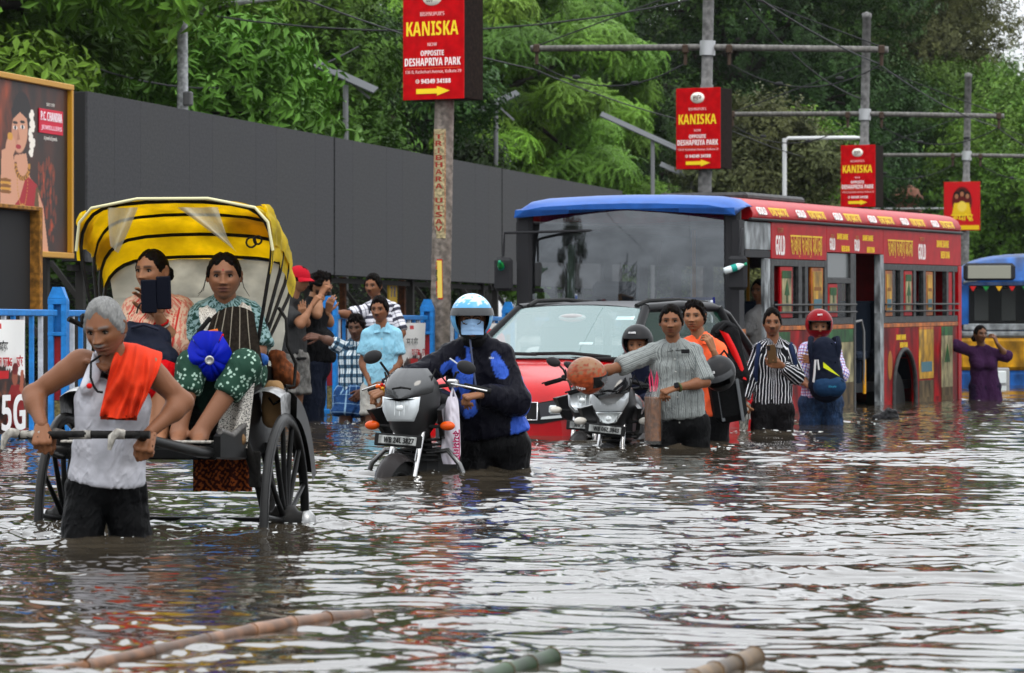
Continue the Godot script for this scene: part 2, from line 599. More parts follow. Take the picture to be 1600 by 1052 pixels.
	tree("park_tree", "distant grey-olive tree under the pale sky at the right", Vector3(20.6, 0.1, -160.0), "small", 11.0, 4.4, 18, 280, olive, 125, 0.1, 1.6)
	tree("park_tree", "green tree standing just outside the right edge", Vector3(20.0, 0.1, -125.0), "small", 9.5, 4.2, 16, 240, mid, 126, 0.08, 1.5)
	tree("park_tree", "dark tree well outside the right edge", Vector3(25.6, 0.1, -140.0), "dense", 11.0, 4.6, 16, 240, dark, 127, 0.08, 1.6)
	tree("park_tree", "grey-olive tree farthest outside the right edge", Vector3(34.5, 0.1, -160.0), "small", 12.0, 5.0, 16, 240, olive, 128, 0.08, 1.7)
	tree("park_tree", "low tree behind the terracotta pillars", Vector3(15.2, 0.1, -146.0), "feather", 7.6, 3.6, 14, 180, mid, 129, 0.2, 1.2)

# ---------------------------------------------------------------- lettering
var fonts := {}
func font(style: String) -> SystemFont:
	if not fonts.has(style):
		var f := SystemFont.new()
		f.font_names = PackedStringArray(["Droid Serif" if style.begins_with("serif") else "Droid Sans"])
		f.font_weight = 700 if style.ends_with("bold") else 400
		fonts[style] = f
	return fonts[style]
func letters(s: String, w: float, h: float, style := "bold", deep := 0.004, bend := 0.0) -> ArrayMesh:
	var t := TextMesh.new()
	t.text = s
	t.font = font(style)
	t.font_size = 40
	t.pixel_size = 0.01
	t.curve_step = 2.0
	t.depth = 0.01
	var arr := t.get_mesh_arrays()
	var vs: PackedVector3Array = arr[Mesh.ARRAY_VERTEX]
	var box := AABB(vs[0], Vector3.ZERO)
	for p in vs:
		box = box.expand(p)
	var k := V(w / box.size.x, h / box.size.y, deep / box.size.z)
	var mid := box.get_center()
	for i in vs.size():
		var p := (vs[i] - mid) * k
		if bend > 0.0:
			p = V(sin(p.x / bend) * (bend + p.z), p.y, cos(p.x / bend) * (bend + p.z))
		vs[i] = p
	arr[Mesh.ARRAY_VERTEX] = vs
	arr[Mesh.ARRAY_TANGENT] = null
	var m := ArrayMesh.new()
	m.add_surface_from_arrays(Mesh.PRIMITIVE_TRIANGLES, arr)
	return m
func write(parent: Node3D, s: String, at: Vector3, w: float, h: float, c: Color, style := "bold", rot := Basis(), deep := 0.004) -> MeshInstance3D:
	var o := obj("lettering", letters(s, w, h, style, deep), M("print_%s" % c.to_html(), c, 0.5), parent)
	o.transform = Transform3D(rot, at)
	return o
const GLYPH := {
	"da": [[0.2, 1, 0.2, 0.6, 0.52, 0.76, 0.74, 0.55, 0.45, 0.38, 0.24, 0.5, 0.55, 0.2, 0.82, 0]], "aa": [[0.45, 1, 0.45, 0]],
	"na": [[0.1, 0.35, 0.28, 0.2, 0.4, 0.42, 0.15, 0.62, 0.3, 0.78, 0.78, 0.55], [0.8, 1, 0.8, 0]],
	"ya": [[0.15, 0.85, 0.38, 0.62, 0.15, 0.45, 0.75, 0.14], [0.77, 1, 0.77, 0], [0.4, -0.12, 0.52, -0.12]],
	"e": [[0.62, 0.95, 0.3, 0.8, 0.2, 0.4, 0.42, 0.08, 0.62, 0.3]],
	"sa": [[0.1, 0.78, 0.3, 0.86, 0.36, 0.55, 0.12, 0.36, 0.34, 0.14, 0.8, 0.55], [0.84, 1, 0.84, 0]],
	"ka": [[0.5, 1, 0.5, 0], [0.5, 0.72, 0.1, 0.42, 0.5, 0.14], [0.5, 0.76, 0.85, 0.7, 0.92, 0.42, 0.7, 0.34]],
	"nna": [[0.1, 0.85, 0.36, 0.9, 0.3, 0.52, 0.14, 0.3, 0.5, 0.2, 0.8, 0.52], [0.82, 1, 0.82, 0]],
	"i": [[0.3, 1, 0.3, 0], [0.3, 1, 0.6, 1.3, 1.15, 1.06]],
	"ssa": [[0.12, 0.82, 0.12, 0.42, 0.78, 0.2], [0.12, 0.8, 0.78, 0.32], [0.8, 1, 0.8, 0.3], [0.7, 0.34, 0.35, 0.08, 0.7, -0.1], [0.72, 0.2, 1.0, 0.12, 0.95, -0.08]],
}
func script_word(b: MB, names: Array, x: float, y: float, h: float, wide: float, pen: float, z: float) -> float:
	b.flat()
	var x0 := x
	for g in names:
		var w := wide * (0.5 if g == "aa" or g == "i" else 0.75 if g == "e" else 1.0)
		for line in GLYPH[g]:
			for k in range(0, line.size() - 2, 2):
				var p := V(x + line[k] * w, y + line[k + 1] * h, z)
				var q := V(x + line[k + 2] * w, y + line[k + 3] * h, z)
				var d := (q - p).normalized()
				var n := V(-d.y, d.x, 0) * pen / 2.0
				p -= d * pen * 0.3
				q += d * pen * 0.3
				b.quad(p - n, q - n, q + n, p + n)
		x += w * 1.04
	b.quad(V(x0 - pen, y + h - pen / 2, z), V(x, y + h - pen / 2, z), V(x, y + h + pen / 2, z), V(x0 - pen, y + h + pen / 2, z))
	return x

# ---------------------------------------------------------------- pictures printed on posters
func ell(im: Image, cx: float, cy: float, rx: float, ry: float, c: Color, turn := 0.0) -> void:
	var r := maxf(rx, ry)
	for y in range(maxi(0, int(cy - r)), mini(im.get_height(), int(cy + r) + 1)):
		for x in range(maxi(0, int(cx - r)), mini(im.get_width(), int(cx + r) + 1)):
			var d := Vector2(x - cx, y - cy).rotated(-turn)
			var q := (d.x * d.x) / (rx * rx) + (d.y * d.y) / (ry * ry)
			if q < 1.0:
				im.set_pixel(x, y, im.get_pixel(x, y).lerp(c, c.a * clampf((1.0 - q) * 6.0, 0.0, 1.0)))
func area(im: Image, pts: Array, c: Color) -> void:
	var poly := PackedVector2Array()
	for i in range(0, pts.size(), 2):
		poly.append(Vector2(pts[i], pts[i + 1]))
	var bb := Rect2(poly[0], Vector2.ZERO)
	for p in poly:
		bb = bb.expand(p)
	for y in range(maxi(0, int(bb.position.y)), mini(im.get_height(), int(bb.end.y) + 1)):
		for x in range(maxi(0, int(bb.position.x)), mini(im.get_width(), int(bb.end.x) + 1)):
			if Geometry2D.is_point_in_polygon(Vector2(x + 0.5, y + 0.5), poly):
				im.set_pixel(x, y, im.get_pixel(x, y).lerp(c, c.a))
func jewellery_picture() -> ImageTexture:
	var im := Image.create_empty(220, 200, false, Image.FORMAT_RGB8)
	var n := noise(31, 0.02, 4)
	for y in 200:
		for x in 220:
			var t := clampf((150.0 - x) / 130.0, 0.0, 1.0)
			var k := n.get_noise_2d(x * 1.6, y * 0.55) * 0.5 + 0.5
			var glow := clampf(k * 1.5 - 0.35, 0, 1) * (0.25 + 0.75 * t) * (0.55 + 0.45 * sin(y * 0.03 + 0.6))
			im.set_pixel(x, y, Color(0.14 + glow * 0.9, 0.09 + glow * 0.3, 0.07 + glow * 0.05))
	var r := RandomNumberGenerator.new()
	r.seed = 5
	for i in 70:
		ell(im, r.randf_range(0, 60), r.randf_range(60, 150), r.randf_range(1, 3), r.randf_range(2, 7), Color(0.95, 0.6, 0.25, 0.4))
	for i in 60:
		ell(im, r.randf_range(150, 195), r.randf_range(90, 190), r.randf_range(1, 3), r.randf_range(3, 10), Color(0.85, 0.3, 0.1, 0.35))
	var skin := Color(0.8, 0.58, 0.46)
	var shade := Color(0.66, 0.44, 0.34)
	ell(im, 116, 40, 22, 30, Color(0.09, 0.05, 0.05))
	for i in 26:
		ell(im, 137 + r.randf_range(-4, 5), 34 + i * 2.0, 4, 4, Color(0.93, 0.9, 0.85))
	area(im, [100, 88, 126, 84, 134, 112, 150, 122, 160, 140, 160, 200, 84, 200, 88, 130], skin)
	ell(im, 111, 58, 18.5, 28, skin, 0.12)
	ell(im, 100, 66, 8, 16, shade * Color(1, 1, 1, 0.35), 0.12)
	area(im, [93, 34, 110, 22, 130, 32, 130, 44, 112, 36, 96, 46], Color(0.09, 0.05, 0.05))
	for e in [[101, 55], [117, 53]]:
		ell(im, e[0], e[1], 5, 2.4, Color(0.93, 0.9, 0.88))
		ell(im, e[0], e[1], 2.2, 2.4, Color(0.06, 0.04, 0.04))
		ell(im, e[0], e[1] - 6, 6, 1.4, Color(0.1, 0.06, 0.05))
	area(im, [108, 56, 112, 69, 105, 70], shade)
	ell(im, 108, 77, 6, 2.6, Color(0.62, 0.12, 0.16))
	area(im, [126, 110, 150, 120, 166, 150, 172, 200, 92, 200, 96, 150, 112, 138], Color(0.62, 0.04, 0.1))
	area(im, [148, 122, 158, 128, 150, 200, 134, 200], Color(0.36, 0.26, 0.1))
	area(im, [152, 128, 164, 146, 176, 200, 160, 200, 156, 160], skin)
	area(im, [72, 84, 92, 78, 98, 90, 92, 200, 66, 200], skin)
	ell(im, 91, 78, 11, 14, skin, 0.4)
	for i in 5:
		ell(im, 80, 118 + i * 3.4, 13, 2.2, Color(0.8, 0.58, 0.2) if i % 2 else Color(0.5, 0.3, 0.08))
	for i in 30:
		var w := PI * i / 29.0
		ell(im, 117 - 15 * cos(w), 98 + 16 * sin(w), 3, 3, Color(0.72, 0.5, 0.16) if i % 3 else Color(0.3, 0.12, 0.06))
		ell(im, 117 - 12 * cos(w), 108 + 40 * sin(w), 1.2, 1.2, Color(0.75, 0.52, 0.18))
	ell(im, 117, 150, 5, 7, Color(0.75, 0.52, 0.18))
	ell(im, 90, 66, 6, 5, Color(0.8, 0.58, 0.2))
	return ImageTexture.create_from_image(im)
func banner_picture() -> ImageTexture:
	var im := Image.create_empty(128, 112, false, Image.FORMAT_RGB8)
	var n := noise(41, 0.05, 4)
	for y in 112:
		for x in 128:
			var top := 62.0 - 16.0 * sin((x - 20) * 0.028) + n.get_noise_2d(x * 2.0, 3.0) * 8.0
			var c := Color(0.88, 0.88, 0.87)
			if y > top:
				c = Color(0.16, 0.12, 0.11).lerp(Color(0.55, 0.3, 0.2), clampf(n.get_noise_2d(x, y) + 0.25, 0, 1))
			im.set_pixel(x, y, c)
	var red := Color(0.42, 0.05, 0.05)
	area(im, [88, 112, 92, 72, 98, 64, 116, 64, 122, 76, 126, 112], Color(0.5, 0.07, 0.06))
	ell(im, 106, 56, 7, 9, Color(0.55, 0.3, 0.22))
	ell(im, 106, 48, 8, 6, red)
	area(im, [116, 70, 120, 50, 125, 50, 124, 76], Color(0.6, 0.33, 0.24))
	area(im, [58, 50, 90, 50, 90, 58, 58, 58], Color(0.72, 0.05, 0.08))
	area(im, [60, 4, 74, 4, 74, 9, 60, 9], Color(0.75, 0.2, 0.2))
	return ImageTexture.create_from_image(im)
func deity_picture() -> ImageTexture:
	var im := Image.create_empty(64, 84, false, Image.FORMAT_RGB8)
	im.fill(Color(0.74, 0.03, 0.07))
	ell(im, 32, 34, 19, 28, Color(0.33, 0.05, 0.04))
	for f in [[22, 24], [32, 20], [42, 24]]:
		ell(im, f[0], f[1] - 2, 6, 7, Color(0.08, 0.04, 0.03))
		ell(im, f[0], f[1], 3.6, 5, Color(0.62, 0.4, 0.28))
	area(im, [14, 58, 18, 36, 46, 36, 50, 58], Color(0.86, 0.7, 0.1))
	ell(im, 32, 42, 9, 10, Color(0.9, 0.78, 0.3))
	area(im, [0, 76, 64, 76, 64, 84, 0, 84], Color(0.88, 0.72, 0.08))
	return ImageTexture.create_from_image(im)

# ---------------------------------------------------------------- street furniture
func board_sign(label: String, at: Vector3, turn: float, bottom: float, group: String) -> void:
	var o := thing("hoarding", label, "sign", at, turn, group)
	var red := M("sign_red", Color(0.78, 0.03, 0.065), 0.5, 0.0, "paint", 1.2)
	var brown := M("sign_side", lin(0.022, 0.014, 0.01), 0.7, 0.0, "grunge", 2.0)
	var w := 0.76
	var h := 1.27
	var b := MB.new()
	b.box(V(0, bottom + h / 2, -0.02), V(w - 0.012, h - 0.012, 0.44), 0.006)
	fin("case", b, brown, o)
	b = MB.new()
	b.box(V(0, bottom + h / 2, 0.212), V(w, h, 0.022), 0.004)
	fin("face_panel", b, red, o)
	var z := 0.225
	var top := bottom + h
	b = MB.new()
	b.lathe([Vector2(0, 0.0045), Vector2(0.118, 0.0045), Vector2(0.12, 0.0), Vector2(0.12, -0.003)], 28, Transform3D(Basis(Vector3.RIGHT, PI / 2).scaled(V(1, 0.72, 1)), V(-0.01, top - 0.155, z)))
	fin("logo_disc", b, M("sign_cream", Color(0.93, 0.91, 0.86), 0.5), o)
	b = MB.new()
	script_word(b, ["ka", "nna", "i", "ka"], -0.085, top - 0.175, 0.05, 0.04, 0.009, z + 0.006)
	script_word(b, ["aa", "aa", "aa"], -0.08, top - 0.2, 0.012, 0.05, 0.006, z + 0.006)
	fin("logo_script", b, M("sign_maroon", Color(0.28, 0.04, 0.05), 0.5), o)
	var white := Color(0.93, 0.9, 0.89)
	write(o, "BISHNUPUR'S", V(-0.01, top - 0.33, z), 0.3, 0.042, Color(0.92, 0.76, 0.74), "plain")
	write(o, "KANISKA", V(-0.01, top - 0.49, z), 0.65, 0.155, Color(0.93, 0.82, 0.16))
	write(o, "NOW", V(-0.01, top - 0.665, z), 0.115, 0.036, Color(0.92, 0.76, 0.74), "plain")
	write(o, "OPPOSITE", V(-0.01, top - 0.76, z), 0.29, 0.058, white)
	write(o, "DESHAPRIYA PARK", V(-0.005, top - 0.855, z), 0.7, 0.085, white)
	b = MB.new()
	b.box(V(-0.005, top - 0.925, z), V(0.68, 0.004, 0.002))
	fin("rule", b, M("sign_orange", Color(0.9, 0.4, 0.2), 0.5), o)
	write(o, "136 B, Rasbehari Avenue, Kolkata 29", V(0, top - 0.965, z), 0.7, 0.042, Color(0.92, 0.76, 0.74), "plain")
	write(o, "94349 34188", V(0.035, top - 1.068, z), 0.37, 0.05, white)
	b = MB.new()
	b.tube(ring_path(V(-0.195, top - 1.068, z + 0.001), 0.02, 12), 0.004, 5, false, true)
	b.bar(V(-0.2, top - 1.06, z + 0.001), V(-0.19, top - 1.076, z + 0.001), 0.008, 0.004)
	fin("phone_mark", b, M("sign_cream"), o)
	b = MB.new()
	b.prism([Vector2(-0.21, top - 1.205), Vector2(-0.21, top - 1.15), Vector2(0.05, top - 1.15), Vector2(0.05, top - 1.125), Vector2(0.21, top - 1.178), Vector2(0.05, top - 1.23), Vector2(0.05, top - 1.205)], z, z + 0.004)
	fin("arrow", b, M("sign_yellow", Color(0.93, 0.8, 0.13), 0.5), o)
func ring_path(c: Vector3, r: float, n: int, axis := V(0, 0, 1)) -> Array:
	var x := axis.cross(Vector3.UP if absf(axis.y) < 0.9 else Vector3.RIGHT).normalized()
	var y := axis.cross(x)
	var out := []
	for i in n:
		out.append(c + (x * cos(TAU * i / n) + y * sin(TAU * i / n)) * r)
	return out
func wire(label: String, a: Vector3, b: Vector3, sag: float, r := 0.012, group := "overhead tram wires and stays") -> void:
	var path := []
	for i in 13:
		var t := i / 12.0
		path.append(a.lerp(b, t) - V(0, sag * 4.0 * t * (1.0 - t), 0))
	var m := MB.new()
	m.tube(path, r, 5)
	tag(fin("overhead_wire", m, M("wire", lin(0.03, 0.03, 0.032), 0.6)), label, "wire", group)

func build_street() -> void:
	tex["jewellery"] = jewellery_picture()
	tex["banner"] = banner_picture()
	tex["deity"] = deity_picture()
	build_screens()
	build_fence()
	build_poles()
	build_lamps()
	build_gate()

func build_screens() -> void:
	var face := M("screen_face", lin(0.072, 0.072, 0.076), 0.62, 0.0, "modules", 1.0)
	face.uv1_scale = V(1.04, 1.04, 1.04)
	var back := M("screen_frame", lin(0.02, 0.02, 0.02), 0.7)
	var names := ["first long dark video screen right of the jewellery poster", "second dark video screen, behind the pole with the paper strip", "third dark video screen running behind the bus"]
	for i in 3:
		var a0 := 40.95 + 10.62 * i
		var o := thing("video_screen", names[i], "screen", street(a0, 14.5), STREET_TURN, "dark video screens standing behind the fence")
		var b := MB.new()
		b.box(V(-0.2, 2.64, -5.29), V(0.3, 1.98, 10.54), 0.01)
		fin("cabinet", b, back, o)
		var nb := 11
		for k in nb:
			b = MB.new()
			b.box(V(-0.045, 2.64, -0.02 - (k + 0.5) * 10.54 / nb), V(0.03 + 0.0016 * ((k * 7 + i) % 3), 1.985, 10.54 / nb - 0.001))
			var pm := fin("module_panel", b, face, o)
			pm.material_override = M("screen_face_%d" % ((k * 5 + i * 2) % 3), lin([0.049, 0.05, 0.048][(k * 5 + i * 2) % 3], [0.049, 0.05, 0.048][(k * 5 + i * 2) % 3], 0.052), 0.62, 0.0, "modules", 1.04)
		for k in 5:
			b = MB.new()
			b.box(V(-0.25, 0.9, -0.4 - k * 2.4), V(0.1, 1.7, 0.1), 0.006)
			fin("leg", b, M("steel_dark", lin(0.03, 0.028, 0.026), 0.6), o)
			b = MB.new()
			b.bar(V(-0.3, 0.2, -0.4 - k * 2.4), V(-1.5, -0.2 + 1.9, -0.4 - k * 2.4), 0.06, 0.06)
			fin("brace", b, mats["steel_dark"], o)
		b = MB.new()
		b.box(V(-0.28, 1.58, -5.3), V(0.07, 0.07, 10.4))
		fin("beam", b, mats["steel_dark"], o)
	var p := thing("jewellery_poster", "large gold-framed poster of a woman in a red sari", "billboard", street(39.75, 14.3), STREET_TURN)
	var b := MB.new()
	b.box(V(-0.1, 2.64, 1.6), V(0.16, 1.96, 3.24))
	fin("backing", b, back, p)
	b = MB.new()
	b.flat()
	b.quad(V(-0.015, 1.72, 3.14), V(-0.015, 1.72, 0.06), V(-0.015, 3.56, 0.06), V(-0.015, 3.56, 3.14))
	var pic := M("jewellery_print", Color.WHITE, 0.45)
	pic.albedo_texture = T("jewellery")
	fin("print", b, pic, p)
	var gold := M("gold_frame", Color(0.72, 0.52, 0.13), 0.4)
	for q in [[V(0, 3.59, 1.6), V(0.08, 0.065, 3.24)], [V(0, 1.69, 1.6), V(0.08, 0.065, 3.24)], [V(0.001, 2.64, 0.03), V(0.08, 1.835, 0.06)], [V(0.001, 2.64, 3.17), V(0.08, 1.835, 0.06)]]:
		b = MB.new()
		b.box(q[0], q[1], 0.008)
		fin("frame_bar", b, gold, p)
	var side := Basis(Vector3.UP, PI / 2)
	b = MB.new()
	b.box(V(-0.008, 3.17, 0.62), V(0.012, 0.27, 0.76), 0.003)
	fin("name_plate", b, M("plate_red", Color(0.78, 0.05, 0.2), 0.5), p)
	write(p, "P.C. CHANDRA", V(0.001, 3.225, 0.62), 0.68, 0.1, Color(0.95, 0.9, 0.92), "bold", side)
	write(p, "JEWELLERS", V(0.001, 3.095, 0.62), 0.66, 0.06, Color(0.95, 0.75, 0.8), "bold", side)
	write(p, "SINCE 1939", V(-0.012, 3.36, 0.62), 0.26, 0.035, Color(0.8, 0.78, 0.75), "plain", side)
	write(p, "A jewel of jewels", V(-0.012, 2.98, 0.62), 0.42, 0.055, Color(0.85, 0.83, 0.8), "serif", side)
	for k in 3:
		b = MB.new()
		b.box(V(-0.2, 0.8, 0.3 + k * 1.3), V(0.1, 1.75, 0.1), 0.006)
		fin("leg", b, mats["steel_dark"], p)
	var s := thing("side_screen", "small black screen with a yellowed wooden edge at the left border", "screen", street(29.6, 11.0), STREET_TURN)
	b = MB.new()
	b.box(V(-0.06, 1.44, 0.75), V(0.1, 0.82, 1.5))
	fin("panel", b, M("screen_side", lin(0.022, 0.022, 0.022), 0.5), s)
	b = MB.new()
	b.box(V(-0.02, 1.44, -0.035), V(0.2, 0.9, 0.07), 0.006)
	b.box(V(-0.02, 1.873, 0.75), V(0.2, 0.035, 1.498), 0.006)
	fin("wooden_edge", b, M("ply", Color(0.66, 0.45, 0.17), 0.7, 0.0, "grunge", 1.5), s)
	for k in 2:
		b = MB.new()
		b.box(V(-0.06, 0.4, 0.1 + k * 1.2), V(0.06, 1.2, 0.06))
		fin("leg", b, mats["steel_dark"], s)
	var hedge_spots := [43.0, 45.5, 48.5, 50.5, 53.0, 55.5, 58.0, 61.0, 64.0]
	var hl := ["beside the jewellery poster legs", "left of the rickshaw hood", "behind the rickshaw hood", "behind the red cap", "under the first screen joint", "behind the striped shirt man on the fence", "left of the near pole", "right of the near pole", "beside the bus mirror"]
	for i in hedge_spots.size():
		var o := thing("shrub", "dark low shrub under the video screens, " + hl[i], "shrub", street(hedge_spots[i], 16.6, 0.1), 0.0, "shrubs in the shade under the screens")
		var r := RandomNumberGenerator.new()
		r.seed = 300 + i
		var st := MB.new()
		for k in 4:
			st.tube([V(r.randf_range(-0.1, 0.1), 0, 0), V(r.randf_range(-0.6, 0.6), 0.9, r.randf_range(-0.5, 0.5))], [0.02, 0.008], 5)
		fin("stems", st, M("bark"), o)
		var mm := MultiMesh.new()
		mm.transform_format = MultiMesh.TRANSFORM_3D
		mm.use_colors = true
		mm.mesh = sprays["small"]
		mm.instance_count = 90
		for k in 90:
			var d := V(r.randfn(), absf(r.randfn()) * 0.8, r.randfn()).normalized() * V(0.95, 1.35, 0.95) * r.randf_range(0.4, 1.0)
			mm.set_instance_transform(k, Transform3D(Basis.from_euler(V(r.randf_range(-0.6, 0.6), r.randf() * TAU, r.randf_range(-0.6, 0.6))) * 0.7, d + V(0, 0.25, 0)))
			var g := r.randf_range(0.6, 1.3)
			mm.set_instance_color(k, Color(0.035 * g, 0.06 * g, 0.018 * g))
		var mi := MultiMeshInstance3D.new()
		mi.multimesh = mm
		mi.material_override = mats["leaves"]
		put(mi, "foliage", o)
		mi.set_meta("kind", "stuff")
	var wall := MB.new()
	wall.box(V(0, 0.9, -14), V(0.12, 1.8, 46))
	var wo := fin("park_wall", wall, M("dark_wall", lin(0.028, 0.027, 0.026), 0.9, 0.0, "grunge", 0.7))
	wo.position = street(40, 18.2)
	wo.rotation.y = STREET_TURN
	tag(wo, "dark stained boundary wall in the shade under the video screens", "wall")
	var o2 := thing("wooden_prop", "brown timber prop under the screens left of the near pole", "post", street(57.2, 15.0), STREET_TURN, "timber props under the screens")
	b = MB.new()
	b.box(V(0, 0.85, 0), V(0.1, 1.6, 0.1), 0.008)
	fin("post", b, M("timber", Color(0.36, 0.2, 0.09), 0.8, 0.0, "grunge", 1.0), o2)
	var o3 := thing("wooden_prop", "brown timber prop under the screens above the plaid shirt man", "post", street(53.7, 15.0), STREET_TURN, "timber props under the screens")
	b = MB.new()
	b.box(V(0, 0.85, 0), V(0.09, 1.6, 0.09), 0.008)
	fin("post", b, mats["timber"], o3)
	var o4 := thing("yellow_notice", "small yellow notice hanging under the second screen", "sign", street(56.2, 14.9), STREET_TURN)
	b = MB.new()
	b.box(V(0, 1.35, 0), V(0.03, 0.42, 0.5), 0.004)
	fin("board", b, M("notice_yellow", Color(0.72, 0.58, 0.12), 0.6), o4)
	write(o4, "7", V(0.016, 1.45, 0.1), 0.1, 0.16, Color(0.15, 0.25, 0.5), "bold", side)
	write(o4, "R", V(0.016, 1.45, -0.1), 0.1, 0.16, Color(0.15, 0.25, 0.5), "bold", side)
	var o5 := thing("blue_notice", "blue and white notice board behind the bus mirror left of the windscreen", "sign", street(52.4, 11.2), STREET_TURN)
	b = MB.new()
	b.box(V(0, 1.0, 0), V(0.03, 0.75, 0.55), 0.004)
	fin("board", b, M("notice_white", Color(0.8, 0.82, 0.85), 0.6), o5)
	b = MB.new()
	b.box(V(0.01, 1.0, -0.06), V(0.024, 0.71, 0.36), 0.003)
	fin("blue_field", b, M("notice_blue", Color(0.12, 0.3, 0.62), 0.6), o5)

func build_fence() -> void:
	var blue := M("fence_blue", Color(0.14, 0.5, 0.8), 0.42, 0.0, "paint", 2.0)
	var white := M("fence_white", Color(0.74, 0.76, 0.79), 0.5, 0.0, "paint", 2.0)
	var o := thing("railing_fence", "blue and white steel railing fence with pointed posts along the median", "fence", street(24.0, 10.05), STREET_TURN)
	var post := MB.new()
	post.prism([Vector2(-0.075, -0.6), Vector2(0.075, -0.6), Vector2(0.075, 1.08), Vector2(0.035, 1.19), Vector2(-0.035, 1.19), Vector2(-0.075, 1.08)], -0.07, -0.03)
	post.box(V(-0.052, 0.24, 0.0), V(0.045, 1.66, 0.058), 0.006)
	post.box(V(0.052, 0.24, 0.0), V(0.045, 1.66, 0.058), 0.006)
	post.box(V(0, 1.075, 0.0), V(0.152, 0.045, 0.062), 0.004)
	post.box(V(0, 0.82, 0.0), V(0.152, 0.03, 0.062), 0.004)
	post.box(V(0, -0.02, 0.0), V(0.152, 0.05, 0.062), 0.004)
	post.prism([Vector2(-0.075, 1.099), Vector2(0.075, 1.099), Vector2(0.035, 1.19), Vector2(-0.035, 1.19)], -0.028, 0.03)
	var pm := post.mesh()
	var plate := MB.new(Color.WHITE)
	plate.box(V(0, 0.55, -0.012), V(0.058, 0.5, 0.02))
	var plm := plate.mesh()
	var plate2 := MB.new()
	plate2.box(V(0, 0.15, -0.012), V(0.058, 0.29, 0.02))
	var plm2 := plate2.mesh()
	var bar := MB.new()
	bar.box(V(0, 0.2, 0), V(0.034, 1.54, 0.034), 0.004)
	var bm := bar.mesh()
	var mark := MB.new()
	mark.box(V(0, 0.48, 0), V(0.06, 1.0, 0.014), 0.003)
	var stripm := mark.mesh()
	var n_sec := 8
	for i in n_sec + 1:
		var p := obj("post", pm, blue, o)
		p.position = V(0, 0, -i * 3.92 + 0.276)
		p.rotation.y = 0.1
		var q := obj("red_plate", plm, M("fence_red", Color(0.58, 0.1, 0.13), 0.55, 0.0, "paint", 2.0), p)
		q = obj("yellow_plate", plm2, M("fence_ochre", Color(0.55, 0.5, 0.32), 0.6, 0.0, "grunge", 3.0), p)
		if i == n_sec:
			break
		var zc := -i * 3.92 + 0.276 - 1.96
		for y in [[0.985, 0.05], [0.045, 0.05]]:
			var r := MB.new()
			r.box(V(0, y[0], zc), V(0.05, y[1], 3.77), 0.006)
			fin("rail", r, blue, o)
		for k in 17:
			var s := obj("bar", bm, blue if k % 2 else white, o)
			s.position = V(0, 0, -i * 3.92 + 0.276 - 0.33 - k * 0.2)
		for k in 8:
			var g := MB.new()
			g.tube(ring_path(V(0, -0.04, -i * 3.92 + 0.276 - 0.4 - k * 0.4), 0.055, 10, V(1, 0, 0)), 0.012, 5, false, true)
			fin("scroll", g, blue, o)
	var pic := M("banner_print", Color.WHITE, 0.5)
	pic.albedo_texture = T("banner")
	var side := Basis(Vector3.UP, PI / 2)
	for q in [[26.12, "white printed banner with red figure at the left border of the picture"], [29.78, "printed banner on the fence behind the puller"], [34.29, "printed banner seen past the rickshaw wheel and jeans"], [38.45, "printed banner right of the light blue shirt"], [41.99, "printed banner between the blue helmet and the car"]]:
		var o2 := thing("fence_banner", q[1], "banner", street(q[0], 9.98), STREET_TURN, "printed banners tied to the fence")
		var b := MB.new()
		b.sheet(func(u: float, v: float) -> Vector3: return V(0.012 * sin(u * 9.0 + v * 4.0 + q[0]), 0.93 - 0.86 * v, 0.62 - 1.24 * u), 10, 6)
		fin("print_sheet", b, pic, o2)
		write(o2, "5G", V(0.03, 0.23, -0.28), 0.5, 0.27, Color(0.88, 0.88, 0.88), "bold", side)
		b = MB.new()
		b.xf = Transform3D(side, V(0.03, 0, 0))
		var x := script_word(b, ["ka", "nna", "ya"], -0.32, 0.7, 0.055, 0.05, 0.01, 0)
		x = script_word(b, ["na", "aa"], x + 0.04, 0.7, 0.055, 0.05, 0.01, 0)
		script_word(b, ["sa", "i", "ya", "e"], x + 0.04, 0.7, 0.055, 0.05, 0.01, 0)
		fin("black_script", b, M("print_black", Color(0.08, 0.08, 0.08), 0.6), o2)
		b = MB.new()
		b.xf = Transform3D(side, V(0.03, 0, 0))
		x = script_word(b, ["sa", "aa", "na"], -0.1, 0.58, 0.06, 0.05, 0.011, 0)
		x = script_word(b, ["da", "aa", "ka"], x + 0.03, 0.58, 0.06, 0.05, 0.011, 0)
		script_word(b, ["ssa", "i", "da"], x + 0.16, 0.58, 0.06, 0.05, 0.011, 0)
		fin("red_script", b, M("print_red", Color(0.68, 0.08, 0.12), 0.6), o2)
		write(o2, "5G", V(0.03, 0.61, -0.2), 0.09, 0.06, Color(0.68, 0.08, 0.12), "bold", side)

